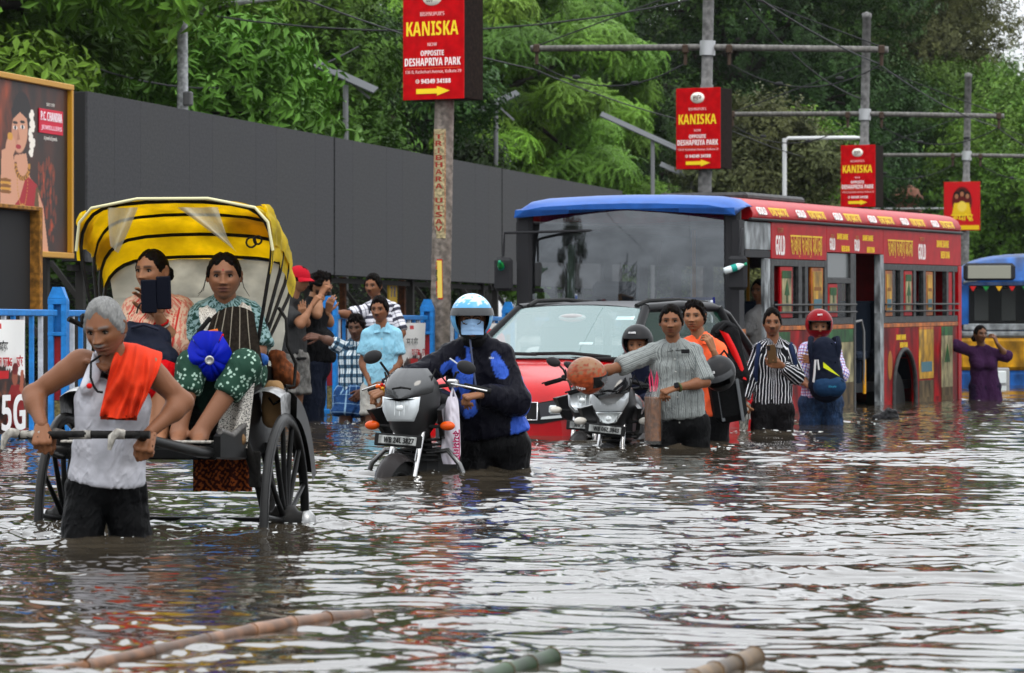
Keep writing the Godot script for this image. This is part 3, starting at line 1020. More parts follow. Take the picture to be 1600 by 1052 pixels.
func build_poles() -> void:
	var steel := M("pole_steel", lin(0.23, 0.225, 0.22), 0.5, 0.2, "grunge", 0.9)
	var rust := M("pole_rust", lin(0.3, 0.255, 0.215), 0.7, 0.0, "grunge", 1.4)
	var pl := ["near rusty brown tram pole with a paper strip pasted on it", "second grey tram pole, rising behind the bus roof", "third grey tram pole, behind the middle of the red bus roof", "fourth grey tram pole, carrying the sign with a yellow group picture", "fifth far tram pole outside the right edge", "sixth tram pole farthest along the avenue"]
	var sl := ["largest red shop sign with yellow KANISKA lettering, on the near pole", "middle red shop sign with KANISKA lettering, above the bus front corner", "smallest red shop sign with KANISKA lettering, above the bus side"]
	var a := 39.6
	var feet := [V(-0.76, 0, -40.85), V(3.02, 0, -58.35), V(7.2, 0, -76.3), V(11.5, 0, -94.3), V(16.0, 0, -112.4), V(20.6, 0, -130.5)]
	for i in 6:
		var foot: Vector3 = feet[i]
		var o := thing("tram_pole", pl[i], "pole", foot, STREET_TURN, "tram poles along the median")
		o.rotation.z = -0.02
		o.position -= o.basis.x * 0.05
		var b := MB.new()
		b.lathe([Vector2(0.115, -0.6), Vector2(0.11, 2.2), Vector2(0.105, 4.7), Vector2(0.09, 4.72), Vector2(0.088, 7.25), Vector2(0.1, 7.26), Vector2(0.1, 7.36), Vector2(0.0, 7.4)], 16)
		fin("shaft", b, rust if i == 0 else steel, o)
		b = MB.new()
		b.tube([V(-2.85, 5.27, 0), V(0, 5.3, 0), V(2.85, 5.27, 0)], 0.05, 8)
		fin("bracket_arm", b, M("arm_pipe", lin(0.2, 0.19, 0.175), 0.55, 0.2, "grunge", 1.4), o)
		for x in [-2.75, -0.35, 0.35, 2.75]:
			b = MB.new()
			b.box(V(x, 5.27, 0), V(0.1, 0.14, 0.14), 0.02)
			b.tube([V(x, 5.2, 0), V(x, 5.02, 0)], 0.03, 6)
			fin("clamp", b, M("rust_dark", lin(0.05, 0.032, 0.022), 0.8), o)
		b = MB.new()
		b.lathe([Vector2(0.125, 5.17), Vector2(0.125, 5.4)], 14)
		fin("collar", b, M("galvanised", lin(0.42, 0.43, 0.44), 0.4, 0.4), o)
		for s in [-1.0, 1.0]:
			b = MB.new()
			var path := []
			for k in 11:
				var t := k / 10.0
				path.append(V(s * (0.36 + 2.39 * t), 5.04 - 1.6 * t * (1.0 - t) * 0.9, 0))
			b.tube(path, 0.011, 5)
			b.ball(V(s * 1.15, 4.73, 0), V(0.07, 0.035, 0.035), 8, 6)
			b.ball(V(s * 2.1, 4.82, 0), V(0.07, 0.035, 0.035), 8, 6)
			fin("bridle_wire", b, M("wire", lin(0.03, 0.03, 0.032), 0.6), o)
			b = MB.new()
			b.tube([V(s * 0.07, 6.3, 0), V(s * 2.7, 5.33, 0)], 0.011, 5)
			fin("stay", b, mats["wire"], o)
		if i < 3:
			board_sign(sl[i], foot, STREET_TURN - 0.26, 3.378, "red KANISKA signs on the tram poles")
		if i == 3:
			var s := thing("deity_sign", "red sign with a yellow group picture and script below, on the fourth pole", "sign", foot, STREET_TURN - 0.2)
			b = MB.new()
			b.box(V(-0.02, 3.378 + 0.62, 0.14), V(0.95, 1.24, 0.05), 0.006)
			fin("panel", b, M("sign_red"), s)
			b = MB.new()
			b.flat()
			b.quad(V(-0.48, 3.378 + 0.02, 0.168), V(0.44, 3.378 + 0.02, 0.168), V(0.44, 3.378 + 1.22, 0.168), V(-0.48, 3.378 + 1.22, 0.168))
			var dm := M("deity_print", Color.WHITE, 0.5)
			dm.albedo_texture = T("deity")
			fin("print", b, dm, s)
			b = MB.new()
			script_word(b, ["ka", "nna", "i", "ssa"], -0.27, 3.378 + 0.26, 0.13, 0.15, 0.028, 0.174)
			fin("script", b, M("sign_yellow"), s)
		if a < 90:
			wire("left trolley wire running on from " + ["the near pole", "the second pole", "the third pole", "the fourth pole"][mini(i, 3)], foot + street(0, 2.75, 5.0), feet[i + 1] + street(0, 2.75, 5.0), 0.12)
			wire("right trolley wire running on from " + ["the near pole", "the second pole", "the third pole", "the fourth pole"][mini(i, 3)], foot + street(0, -2.75, 5.0), feet[i + 1] + street(0, -2.75, 5.0), 0.12)
		a += 17.7
	wire("left trolley wire sweeping overhead from the camera side", street(21.9, 13.0, 5.0), feet[0] + street(0, 2.75, 5.0), 0.15)
	wire("right trolley wire sweeping overhead from the camera side", street(21.9, 7.4, 5.0), feet[0] + street(0, -2.75, 5.0), 0.15)
	wire("loose cable slung from the second pole to the trees on the left", feet[1] + V(0, 6.1, 0), street(50, 19, 6.0), 0.7, 0.014)
	wire("loose cable slung between the second and third poles", feet[1] + V(0, 6.9, 0), feet[2] + V(0, 5.6, 0), 0.4, 0.014)
	wire("thin cable sagging behind the tall lamp post on the left", street(47, 17.2, 4.6), street(60, 16.5, 5.6), 0.6, 0.014)
	var at: Vector3 = feet[0]
	var st := thing("pasted_strip", "cream paper strip with red TRIBHARA UTSAV lettering pasted on the near pole", "poster", at)
	var b := MB.new()
	var R := 0.1145
	b.sheet(func(u: float, v: float) -> Vector3: return V(sin(-1.05 + 1.35 * u) * R, 3.06 - 1.2 * v, cos(-1.05 + 1.35 * u) * R), 12, 1)
	fin("paper", b, M("paper_cream", Color(0.78, 0.72, 0.55), 0.8, 0.0, "grunge", 2.5), st)
	b = MB.new()
	b.sheet(func(u: float, v: float) -> Vector3: return V(sin(0.19 + 0.05 * u) * (R + 0.001), 3.03 - 1.12 * v, cos(0.19 + 0.05 * u) * (R + 0.001)), 2, 1)
	b.sheet(func(u: float, v: float) -> Vector3: return V(sin(-1.0 + 0.05 * u) * (R + 0.001), 3.03 - 1.12 * v, cos(-1.0 + 0.05 * u) * (R + 0.001)), 2, 1)
	fin("border", b, M("paper_red", Color(0.6, 0.22, 0.16), 0.8), st)
	var word := "TRIBHARA UTSAV"
	for i in word.length():
		if word[i] == " ":
			continue
		var y := 2.98 - i * 0.078
		var wl := obj("letter", letters(word[i], 0.025 if word[i] == "I" else 0.085, 0.055, "bold", 0.003, R + 0.001), M("paper_letter", Color(0.56, 0.2, 0.16), 0.8), st)
		wl.rotation.y = -0.4
		wl.position = V(0, y, 0)
	var s2 := thing("yellow_sticker", "small yellow sticker with black and red print low on the near pole", "poster", at)
	b = MB.new()
	b.sheet(func(u: float, v: float) -> Vector3: return V(sin(-1.0 + 0.95 * u + 0.06 * v) * R, 1.63 - 0.44 * v, cos(-1.0 + 0.95 * u + 0.06 * v) * R), 8, 1)
	fin("border_sheet", b, M("sticker_red", Color(0.72, 0.12, 0.1), 0.6), s2)
	b = MB.new()
	b.sheet(func(u: float, v: float) -> Vector3: return V(sin(-0.96 + 0.86 * u + 0.06 * v) * (R + 0.001), 1.615 - 0.41 * v, cos(-0.96 + 0.86 * u + 0.06 * v) * (R + 0.001)), 8, 1)
	fin("sheet", b, M("sticker_yellow", Color(0.88, 0.78, 0.35), 0.6), s2)
	var word2 := "Executive"
	for i in word2.length():
		var wl := obj("letter", letters(word2[i], 0.03, 0.036, "bold", 0.003, R + 0.002), M("sticker_ink" if i > 1 and i < 5 else "sticker_ink_red", Color(0.1, 0.12, 0.08) if i > 1 and i < 5 else Color(0.65, 0.12, 0.08), 0.7), s2)
		wl.rotation.y = -0.66
		wl.position = V(0, 1.58 - i * 0.042, 0)

func build_lamps() -> void:
	var pale := M("lamp_paint", lin(0.6, 0.61, 0.62), 0.5, 0.1, "grunge", 1.5)
	var o := thing("street_lamp", "tall pale lamp post with cable boxes rising behind the first screen", "street lamp", street(49.03, 16.0), STREET_TURN)
	var b := MB.new()
	b.lathe([Vector2(0.09, -0.5), Vector2(0.085, 3.0), Vector2(0.06, 7.0), Vector2(0, 7.02)], 12)
	fin("post", b, pale, o)
	b = MB.new()
	b.tube([V(0, 5.15, 0), V(0.35, 5.32, 0), V(1.6, 5.45, 0)], 0.035, 8)
	fin("arm", b, pale, o)
	b = MB.new()
	b.ball(V(1.85, 5.44, 0), V(0.34, 0.07, 0.13), 10, 8)
	fin("lamp_head", b, pale, o)
	for y in [4.05, 3.72]:
		b = MB.new()
		b.box(V(0.1, y, 0.06), V(0.12, 0.2, 0.12), 0.02)
		fin("cable_box", b, M("box_grey", lin(0.12, 0.12, 0.12), 0.6), o)
	b = MB.new()
	for k in 4:
		b.tube(ring_path(V(0.02, 3.35 + 0.16 * k, 0.02), 0.12, 10, V(0.2, 1, 0.1).normalized()), 0.012, 5, false, true)
	fin("cable_loop", b, M("wire"), o)
	var panel_labels := ["solar panel on a thin post above the first screen joint", "long solar panel lamp left of the second hoarding", "lower solar panel just under the second hoarding", "slim white lamp arm right of the first hoarding"]
	var specs := [[59.23, 16.5, 5.04, 1.0, 1], [81.04, 15.5, 5.13, 2.3, 1], [86.0, 15.5, 4.42, 1.5, 1], [72.21, 17.0, 5.4, 0.9, -1]]
	for i in specs.size():
		var q: Array = specs[i]
		var p := thing("solar_lamp", panel_labels[i], "street lamp", street(q[0], q[1]), STREET_TURN + 0.25, "solar lamps in the park")
		b = MB.new()
		b.tube([V(0, -0.4, 0), V(0, q[2], 0)], 0.045, 8)
		fin("post", b, M("post_grey", lin(0.16, 0.165, 0.17), 0.6), p)
		b = MB.new()
		var hl: float = q[3] / 2.0
		b.bar(V(-hl * q[4], q[2] + hl * 0.46, -0.1), V(hl * q[4], q[2] - hl * 0.46, 0.1), 0.24, 0.03, V(0, 1, 0.5), 0.005)
		fin("panel", b, M("panel_back", lin(0.09, 0.095, 0.1), 0.75), p)
		b = MB.new()
		b.bar(V(0, q[2] - 0.02, 0), V(hl * 0.8, q[2] - 0.35, 0.0), 0.05, 0.04)
		fin("arm", b, mats["post_grey"], p)
	var w := thing("white_lamp", "white lamp post with a long level arm between second and third hoardings", "street lamp", street(83.34, 12.9), STREET_TURN)
	b = MB.new()
	b.tube([V(0, -0.4, 0), V(0, 5.2, 0)], 0.05, 8)
	fin("post", b, M("lamp_white", lin(0.55, 0.56, 0.56), 0.5), w)
	b = MB.new()
	b.tube([V(0, 5.1, 0), V(0.08, 5.2, 0), V(1.6, 5.2, 0.0)], 0.04, 8)
	b.ball(V(1.5, 5.19, 0), V(0.28, 0.05, 0.1), 10, 6)
	fin("arm", b, mats["lamp_white"], w)

func build_gate() -> void:
	var fr := thing("billboard_frame", "bare steel billboard frame that shows only as a reflection in the bus windscreen", "scaffold", V(-31, 0, 0.5), 0.7)
	var rs := RandomNumberGenerator.new()
	rs.seed = 12
	for z in [0.0, 2.4]:
		for k in 5:
			var m := MB.new()
			m.tube([V(k * 2.6 - 5.2, -0.5, z), V(k * 2.6 - 5.2, 9.5 + rs.randf_range(-1.0, 1.4), z)], 0.09, 6)
			fin("upright", m, M("scaffold", lin(0.02, 0.02, 0.02), 0.7), fr)
		for y in [3.6, 5.6, 7.6, 9.2]:
			var m := MB.new()
			m.tube([V(-5.6, y, z), V(5.6, y, z)], 0.08, 6)
			fin("ledger", m, mats["scaffold"], fr)
		for k in 6:
			var m := MB.new()
			m.tube([V(-5.2 + (k % 4) * 2.6, 3.6 + (k % 3) * 2.0, z), V(-2.6 + (k % 4) * 2.6, 5.6 + (k % 3) * 2.0, z)], 0.06, 6)
			fin("brace", m, mats["scaffold"], fr)
	tree("roadside_tree", "dark tree that shows only as a reflection in the bus windscreen", V(-37, 0, -16), "broad", 15.0, 4.5, 16, 160, Color(0.03, 0.06, 0.018), 401, 0.2, 1.8)
	var brick := M("terracotta", lin(0.26, 0.11, 0.07), 0.85, 0.0, "grunge", 0.8)
	var labels := ["tall terracotta gate pillar with a stepped cap above the bus roof", "shorter terracotta pillar left of the taller one above the bus roof"]
	for i in 2:
		var o := thing("gate_pillar", labels[i], "pillar", street(110.44 + i * 0.5, 13.4 + i * 1.0), STREET_TURN, "terracotta gate pillars")
		var h := 4.75 - i * 0.65
		var b := MB.new()
		b.box(V(0, h / 2, 0), V(0.62, h, 0.62), 0.02)
		fin("shaft", b, brick, o)
		b = MB.new()
		b.box(V(0, h - 0.35, 0), V(0.8, 0.1, 0.8), 0.02)
		b.box(V(0, h + 0.06, 0), V(0.86, 0.12, 0.86), 0.02)
		fin("moulding", b, brick, o)
		b = MB.new()
		b.lathe([Vector2(0.4, h + 0.12), Vector2(0.34, h + 0.3), Vector2(0.12, h + 0.42), Vector2(0, h + 0.44)], 12)
		fin("cap", b, brick, o)
	var g := thing("gate_rail", "pale pipe railing across the terracotta pillars", "railing", street(110.44, 13.4), STREET_TURN)
	for y in [4.45, 3.95]:
		var b := MB.new()
		b.tube([V(-1.9, y, 0.5), V(1.2, y, 0.5)], 0.04, 6)
		fin("pipe", b, M("lamp_paint"), g)
	for x in [-1.9, 1.2]:
		var b := MB.new()
		b.tube([V(x, 0, 0.5), V(x, 4.5, 0.5)], 0.04, 6)
		fin("upright", b, M("lamp_paint"), g)

# ---------------------------------------------------------------- vehicles
const SIDE := Basis(Vector3(0, 0, -1), Vector3(0, 1, 0), Vector3(1, 0, 0))

func panel(o: Node3D, called: String, mt: Material, t0: float, t1: float, y0: float, y1: float, x0 := -0.04, x1 := 0.0) -> MeshInstance3D:
	var b := MB.new()
	b.box(V((x0 + x1) / 2, (y0 + y1) / 2, -(t0 + t1) / 2), V(x1 - x0, y1 - y0, t1 - t0), 0.004)
	return fin(called, b, mt, o)

func build_bus() -> void:
	var o := thing("city_bus", "red and blue city bus standing in the flood behind the red car", "bus", V(2.27, 0, -37), -0.366)
	var red := M("bus_red", Color(0.66, 0.03, 0.07), 0.42, 0.0, "paint", 0.8)
	var red2 := M("bus_red_dirty", Color(0.6, 0.06, 0.08), 0.5, 0.0, "dirt", 0.5)
	var blue := M("bus_blue", Color(0.13, 0.36, 0.68), 0.38, 0.0, "paint", 0.7)
	var dark := M("bus_dark", lin(0.025, 0.025, 0.027), 0.5)
	var grey := M("bus_grey", Color(0.62, 0.64, 0.65), 0.55, 0.0, "dirt", 1.0)
	var frame := M("bus_frame", lin(0.055, 0.055, 0.055), 0.55, 0.0, "grunge", 1.5)
	var orange := M("bus_orange", Color(0.75, 0.4, 0.08), 0.5, 0.0, "dirt", 1.0)
	var cream := M("bus_cream", Color(0.66, 0.62, 0.46), 0.6, 0.0, "dirt", 1.0)
	var green := M("bus_green", Color(0.14, 0.36, 0.16), 0.6, 0.0, "dirt", 1.0)
	var ad_yellow := M("bus_ad_yellow", Color(0.8, 0.6, 0.12), 0.5, 0.0, "dirt", 1.0)
	var pane := glass("bus_pane", Color(0.1, 0.11, 0.11), 0.4, 0.05)
	var L := 9.0
	var roof := func(z0: float, z1: float, called: String, mt: Material, grow: float, n: int, low: float) -> void:
		var rs := []
		for i in n + 1:
			var t := float(i) / n
			var z := lerpf(z0, z1, t)
			var drop := 0.0
			var inset := 0.0
			if z > -0.3:
				drop = 0.16 * pow((z + 0.3) / 0.36, 2.0)
				inset = 0.03 * pow((z + 0.3) / 0.36, 2.0)
			var ring := []
			for q in [[0.0, 1.97], [0.012, 2.03], [-0.03, 2.11], [-0.12, 2.165], [-0.3, 2.195], [-0.8, 2.215], [-1.2, 2.22], [-1.6, 2.215], [-2.1, 2.195], [-2.28, 2.165], [-2.37, 2.11], [-2.412, 2.03], [-2.4, 1.97], [-1.2, 1.93]]:
				ring.append(V(q[0] * (1.0 - inset) - inset * 1.2 + grow * signf(q[0] + 1.2), maxf(q[1], low) - drop * (0.6 if q[1] > 2.0 else 0.1) + grow, z))
			rs.append(ring)
		var b := MB.new()
		b.rings(rs)
		fin(called, b, mt, o)
	roof.call(0.06, -0.42, "front_roof_cap", blue, 0.004, 8, 2.085)
	roof.call(-0.42, -L, "roof", M("bus_roof", Color(0.7, 0.035, 0.07), 0.3, 0.0, "paint", 0.8), 0.0, 4, 0.0)
	var b := MB.new()
	b.tube([V(0.02, 1.965, -0.3), V(0.02, 1.965, -L)], 0.018, 6)
	fin("gutter", b, dark, o)
	b = MB.new()
	b.box(V(-1.2, 2.26, -3.6), V(1.0, 0.09, 2.2), 0.03)
	fin("roof_hatch", b, frame, o)
	panel(o, "front_corner_post", dark, 0.0, 0.17, -0.5, 1.95, -0.08, 0.0)
	panel(o, "corner_panel", cream, 0.02, 0.2, 0.0, 0.6, 0.0, 0.006)
	panel(o, "corner_panel", green, 0.02, 0.2, 0.6, 0.76, 0.0, 0.006)
	panel(o, "corner_panel", orange, 0.02, 0.2, 0.77, 0.86, 0.0, 0.006)
	panel(o, "head_panel", grey, 0.2, 1.07, 1.66, 1.94)
	panel(o, "door_header", dark, 0.2, 1.07, 1.58, 1.655)
	panel(o, "door_post", grey, 0.86, 1.06, -0.5, 1.575)
	b = MB.new()
	b.tube([V(-0.1, 0.0, -0.34), V(-0.1, 1.55, -0.34)], 0.03, 8)
	fin("grab_pole", b, M("bus_pole_green", Color(0.35, 0.45, 0.38), 0.4), o)
	var ban := [[1.07, 3.1, 1.575, 1.95], [3.105, 5.4, 1.665, 1.95], [5.405, 9.0, 1.565, 1.95]]
	for q in ban:
		panel(o, "banner_panel", red, q[0], q[1], q[2], q[3], -0.03, 0.008)
	var gold := Color(0.87, 0.72, 0.14)
	var white := Color(0.88, 0.87, 0.86)
	var sb := Basis(Vector3.UP, PI / 2)
	for q in [[1.38, 0.32, 0.2], [3.32, 0.2, 0.13], [4.3, 0.2, 0.13], [7.12, 0.33, 0.18]]:
		write(o, "GOLD", V(0.01, 1.715 + (0.04 if q[2] < 0.15 else 0.0), -q[0]), q[1], q[2], white, "bold", sb, 0.003)
		b = MB.new()
		b.xf = Transform3D(sb, V(0.0125, 0, -q[0]))
		script_word(b, ["da", "aa", "ka", "na"], -q[1] * 0.3, 1.715 + q[2] * 0.5 + 0.03, 0.045, q[1] * 0.17, 0.009, 0.0)
		fin("orange_script", b, orange, o)
	for q in [[1.75, 0.145, 0.19, 1.63], [5.6, 0.135, 0.17, 1.66]]:
		b = MB.new()
		b.xf = Transform3D(sb, V(0.0125, 0, -q[0]))
		var x := 0.0
		for w in [["da", "aa", "na", "aa", "ya"], ["da", "aa", "na", "aa", "ya"], ["sa", "e", "aa", "na", "aa"]]:
			x = script_word(b, w, x, q[3], q[2], q[1] * 0.62, 0.016, 0.0) + 0.035
		fin("yellow_script", b, M("bus_script", gold, 0.5), o)
	for q in [[3.72, 1.84], [4.75, 1.84], [8.1, 1.82]]:
		var k := 0.75 if q[0] < 6 else 1.0
		write(o, "DANNE DANNE", V(0.01, q[1], -q[0]), 0.52 * k * 1.1, 0.06 * k * 1.4, gold, "bold", sb, 0.003)
		write(o, "MEIN SONA", V(0.01, q[1] - 0.13, -q[0] - 0.12), 0.42 * k, 0.06 * k * 1.4, gold, "bold", sb, 0.003)
	for i in 6:
		var t := 0.75 + i * 1.4
		var rot := Basis(Vector3.UP, PI / 2) * Basis(Vector3.RIGHT, -0.45)
		write(o, "GOLD", V(0.002, 2.055, -t), 0.3, 0.085, white, "bold", rot, 0.012)
		b = MB.new()
		b.xf = Transform3D(rot, V(0.014, 2.018, -t - 0.3))
		var x := 0.0
		for w in [["da", "aa", "na", "aa"], ["ya", "sa", "e", "aa"], ["na", "aa"]]:
			x = script_word(b, w, x, 0.0, 0.075, 0.072, 0.02, 0.004) + 0.02
		fin("roof_script", b, M("bus_script"), o)
	panel(o, "window_head", frame, 1.07, 3.1, 1.5, 1.572, -0.04, 0.004)
	panel(o, "window_sill", frame, 1.07, 4.18, 0.885, 0.96, -0.04, 0.004)
	panel(o, "window_head", frame, 5.42, 8.85, 1.49, 1.562, -0.04, 0.004)
	panel(o, "window_sill", frame, 5.42, 8.85, 0.885, 0.96, -0.04, 0.004)
	for q in [[1.07, 1.17], [2.05, 2.18], [2.29, 2.4], [3.03, 3.15], [4.05, 4.2]]:
		panel(o, "window_post", frame, q[0], q[1], 0.955, 1.505 if q[0] < 3.0 else 1.66, -0.05, 0.006)
	for q in [[5.4, 5.5], [6.15, 6.3], [6.75, 6.86], [7.2, 7.32], [7.7, 7.76], [8.3, 8.4], [8.62, 8.7]]:
		panel(o, "window_post", frame, q[0], q[1], 0.955, 1.495, -0.05, 0.006)
	panel(o, "window_bar", frame, 3.15, 4.05, 1.33, 1.39, -0.05, 0.006)
	panel(o, "top_pane", M("bus_dull_pane", lin(0.09, 0.1, 0.1), 0.2), 3.15, 4.05, 1.39, 1.66, -0.03, -0.02)
	for q in [[1.9, 2.05], [2.4, 2.52], [3.62, 4.05], [5.86, 6.15], [7.1, 7.2], [6.86, 6.95]]:
		panel(o, "window_pane", pane, q[0], q[1], 0.96, 1.34 if q[0] > 3.0 and q[0] < 5.0 else 1.5, -0.03, -0.024)
	var ads := [[1.42, 1.86, 0, 1.5], [2.56, 3.0, 1, 1.5], [3.2, 3.56, 0, 1.33], [5.52, 5.84, 1, 1.49], [6.36, 6.72, 0, 1.49], [7.36, 7.68, 1, 1.49], [8.44, 8.6, 2, 1.49]]
	for q in ads:
		var top: float = q[3] - 0.005
		var a := panel(o, "window_poster", red if q[2] != 1 else orange, q[0], q[1], 0.965, top, -0.03, -0.004)
		if q[2] == 2:
			continue
		panel(a, "poster_field", cream if q[2] == 0 else ad_yellow, q[0] + 0.05, q[1] - 0.05, 1.03, top - 0.04, -0.004, 0.002)
		if q[2] == 0:
			panel(a, "poster_band", green, q[0] + 0.05, q[1] - 0.05, top - 0.12, top - 0.04, 0.0, 0.004)
			b = MB.new()
			b.xf = Transform3D(SIDE, Vector3.ZERO)
			var c: float = (q[0] + q[1]) / 2
			b.prism([Vector2(c - 0.09, 1.2), Vector2(c + 0.09, 1.2), Vector2(c, 1.36 if top > 1.4 else 1.26)], 0.002, 0.006)
			b.prism([Vector2(c - 0.02, 1.12), Vector2(c + 0.02, 1.12), Vector2(c + 0.02, 1.2), Vector2(c - 0.02, 1.2)], 0.002, 0.006)
			fin("tree_mark", b, green, a)
		else:
			panel(a, "poster_band", M("ad_blue", Color(0.25, 0.38, 0.42), 0.6), q[0] + 0.07, q[1] - 0.07, 1.06, 1.16, 0.0, 0.004)
			panel(a, "poster_band", M("ad_dark", Color(0.45, 0.28, 0.08), 0.6), q[0] + 0.08, q[1] - 0.08, 1.25, 1.29, 0.0, 0.004)
	for y in [1.02, 1.1]:
		for q in [[1.1, 4.2], [5.42, 8.8]]:
			b = MB.new()
			b.tube([V(0.03, y, -q[0]), V(0.03, y, -q[1])], 0.012, 6)
			fin("guard_rail", b, frame, o)
	panel(o, "waist_stripe", orange, 1.07, 4.18, 0.835, 0.882, -0.03, 0.006)
	panel(o, "waist_stripe", orange, 5.42, 9.0, 0.835, 0.882, -0.03, 0.006)
	panel(o, "lower_panel", red2, 1.07, 3.08, -0.55, 0.832)
	panel(o, "lower_panel", cream, 3.085, 4.19, -0.55, 0.832)
	panel(o, "poster_strip", green, 3.1, 4.17, 0.69, 0.83, 0.0, 0.004)
	panel(o, "poster_strip", M("bus_brown", Color(0.4, 0.33, 0.22), 0.7, 0.0, "dirt", 0.8), 3.1, 4.17, -0.5, 0.25, 0.0, 0.004)
	panel(o, "poster_strip", green, 1.3, 1.75, 0.3, 0.82, 0.0, 0.004)
	b = MB.new()
	b.xf = Transform3D(SIDE, Vector3.ZERO)
	var out := [Vector2(5.42, -0.55), Vector2(5.42, 0.832), Vector2(9.0, 0.832), Vector2(9.0, -0.55), Vector2(6.82, -0.55)]
	for k in 15:
		var w := PI * k / 14.0
		out.append(Vector2(6.33 + 0.49 * cos(w), 0.08 + 0.49 * sin(w)))
	out.append(Vector2(5.84, -0.55))
	b.prism(out, -0.04, 0.0)
	fin("rear_side_panel", b, red2, o)
	b = MB.new()
	var arch := []
	for k in 15:
		var w := PI * k / 14.0
		arch.append(V(0.008, 0.08 + 0.5 * sin(w), -6.33 - 0.5 * cos(w)))
	b.tube([V(0.008, -0.5, -6.83)] + arch + [V(0.008, -0.5, -5.83)], 0.028, 6)
	fin("wheel_arch", b, frame, o)
	panel(o, "poster_strip", ad_yellow, 7.0, 7.68, 0.22, 0.8, 0.0, 0.004)
	panel(o, "poster_strip", orange, 7.0, 7.68, 0.8, 0.832, 0.0, 0.005)
	panel(o, "poster_strip", M("ad_blue"), 7.1, 7.6, 0.3, 0.42, 0.004, 0.006)
	panel(o, "poster_strip", mats["bus_brown"], 7.0, 7.68, -0.5, 0.2, 0.0, 0.004)
	panel(o, "poster_strip", cream, 8.05, 8.6, 0.1, 0.72, 0.0, 0.004)
	panel(o, "poster_strip", green, 8.05, 8.6, 0.72, 0.83, 0.0, 0.004)
	panel(o, "poster_strip", mats["bus_brown"], 8.05, 8.6, -0.5, 0.1, 0.0, 0.005)
	b = MB.new()
	b.xf = Transform3D(SIDE, Vector3.ZERO)
	b.prism([Vector2(8.2, 0.4), Vector2(8.46, 0.4), Vector2(8.33, 0.62)], 0.004, 0.008)
	b.prism([Vector2(3.5, 0.3), Vector2(3.8, 0.3), Vector2(3.65, 0.6)], 0.0, 0.004)
	fin("tree_mark", b, green, o)
	write(o, "DANNE DANNE", V(0.002, 0.72, -6.2), 0.42, 0.06, gold, "bold", sb, 0.003)
	write(o, "MEIN SONA", V(0.002, 0.63, -6.32), 0.34, 0.06, gold, "bold", sb, 0.003)
	b = MB.new()
	b.ball(V(0.0, 0.4, -5.72), V(0.004, 0.17, 0.1), 14, 8)
	fin("gold_medallion", b, M("bus_ochre", Color(0.55, 0.33, 0.08), 0.6), o)
	panel(o, "rear_corner_post", red, 8.86, 9.02, -0.5, 1.56, -0.06, 0.01)
	panel(o, "door_jamb", grey, 5.26, 5.41, -0.55, 1.66, -0.06, 0.012)
	panel(o, "door_jamb", frame, 4.19, 4.26, -0.55, 1.66, -0.06, 0.008)
	b = MB.new()
	b.tube([V(-0.1, 0.9, -4.55), V(-0.07, 0.92, -4.75), V(-0.06, 0.8, -4.82), V(-0.06, 0.1, -4.84)], 0.016, 6)
	fin("door_handrail", b, M("rail_grey", lin(0.2, 0.2, 0.2), 0.35, 0.5), o)
	b = MB.new()
	b.tube([V(-0.06, 0.1, -4.84), V(-0.06, 0.48, -4.84)], 0.02, 6)
	fin("yellow_grip", b, M("rail_yellow", Color(0.8, 0.55, 0.05), 0.5), o)
	b = MB.new()
	b.box(V(-1.25, 0.16, -4.6), V(2.2, 0.1, 8.6))
	fin("floor", b, dark, o)
	b = MB.new()
	b.box(V(-1.2, 1.9, -4.6), V(2.25, 0.03, 8.6))
	fin("ceiling", b, M("bus_ceiling", lin(0.12, 0.12, 0.11), 0.7), o)
	b = MB.new()
	b.box(V(-2.38, 0.17, -4.5), V(0.04, 1.44, 8.9))
	b.box(V(-2.38, 1.75, -4.5), V(0.04, 0.4, 8.9))
	for k in 8:
		b.box(V(-2.381, 1.22, -0.35 - k * 1.2), V(0.04, 0.67, 0.28))
	fin("far_side_wall", b, frame, o)
	b = MB.new()
	b.box(V(-1.2, 0.7, -8.97), V(2.36, 2.5, 0.04))
	fin("rear_wall", b, red, o)
	for k in 6:
		for s in [-0.55, -1.75]:
			if s > -1.0 and k == 2:
				continue
			b = MB.new()
			b.box(V(s, 0.52, -1.9 - k * 1.1), V(0.8, 0.1, 0.42), 0.03)
			b.box(V(s, 0.83, -2.12 - k * 1.1), V(0.8, 0.62, 0.08), 0.03)
			b.box(V(s, 0.33, -1.9 - k * 1.1), V(0.7, 0.26, 0.05))
			fin("seat", b, M("bus_seat", Color(0.14, 0.17, 0.22), 0.7), o)
	for k in 4:
		b = MB.new()
		b.tube([V(-1.0, 0.2, -1.6 - k * 1.9), V(-1.0, 1.9, -1.6 - k * 1.9)], 0.02, 6)
		fin("standing_pole", b, M("rail_yellow"), o)
	b = MB.new()
	b.box(V(-1.2, 0.14, -0.06), V(2.38, 1.3, 0.16), 0.06)
	fin("front_panel", b, M("bus_white", Color(0.72, 0.73, 0.72), 0.4, 0.0, "dirt", 0.8), o)
	b = MB.new()
	b.box(V(-0.26, 0.62, 0.02), V(0.36, 0.16, 0.06), 0.02)
	b.box(V(-2.14, 0.62, 0.02), V(0.36, 0.16, 0.06), 0.02)
	b.box(V(-1.2, 0.55, 0.025), V(1.3, 0.3, 0.04), 0.02)
	fin("lamp_recess", b, dark, o)
	for s in [-0.26, -2.14]:
		b = MB.new()
		b.ball(V(s, 0.62, 0.05), V(0.13, 0.065, 0.02), 12, 8)
		fin("headlight", b, M("lamp_glass", Color(0.8, 0.82, 0.82), 0.1), o)
	var screen_glass := M("bus_windscreen", Color(0.45, 0.465, 0.48, 0.62), 0.03, 0.97)
	screen_glass.transparency = BaseMaterial3D.TRANSPARENCY_ALPHA
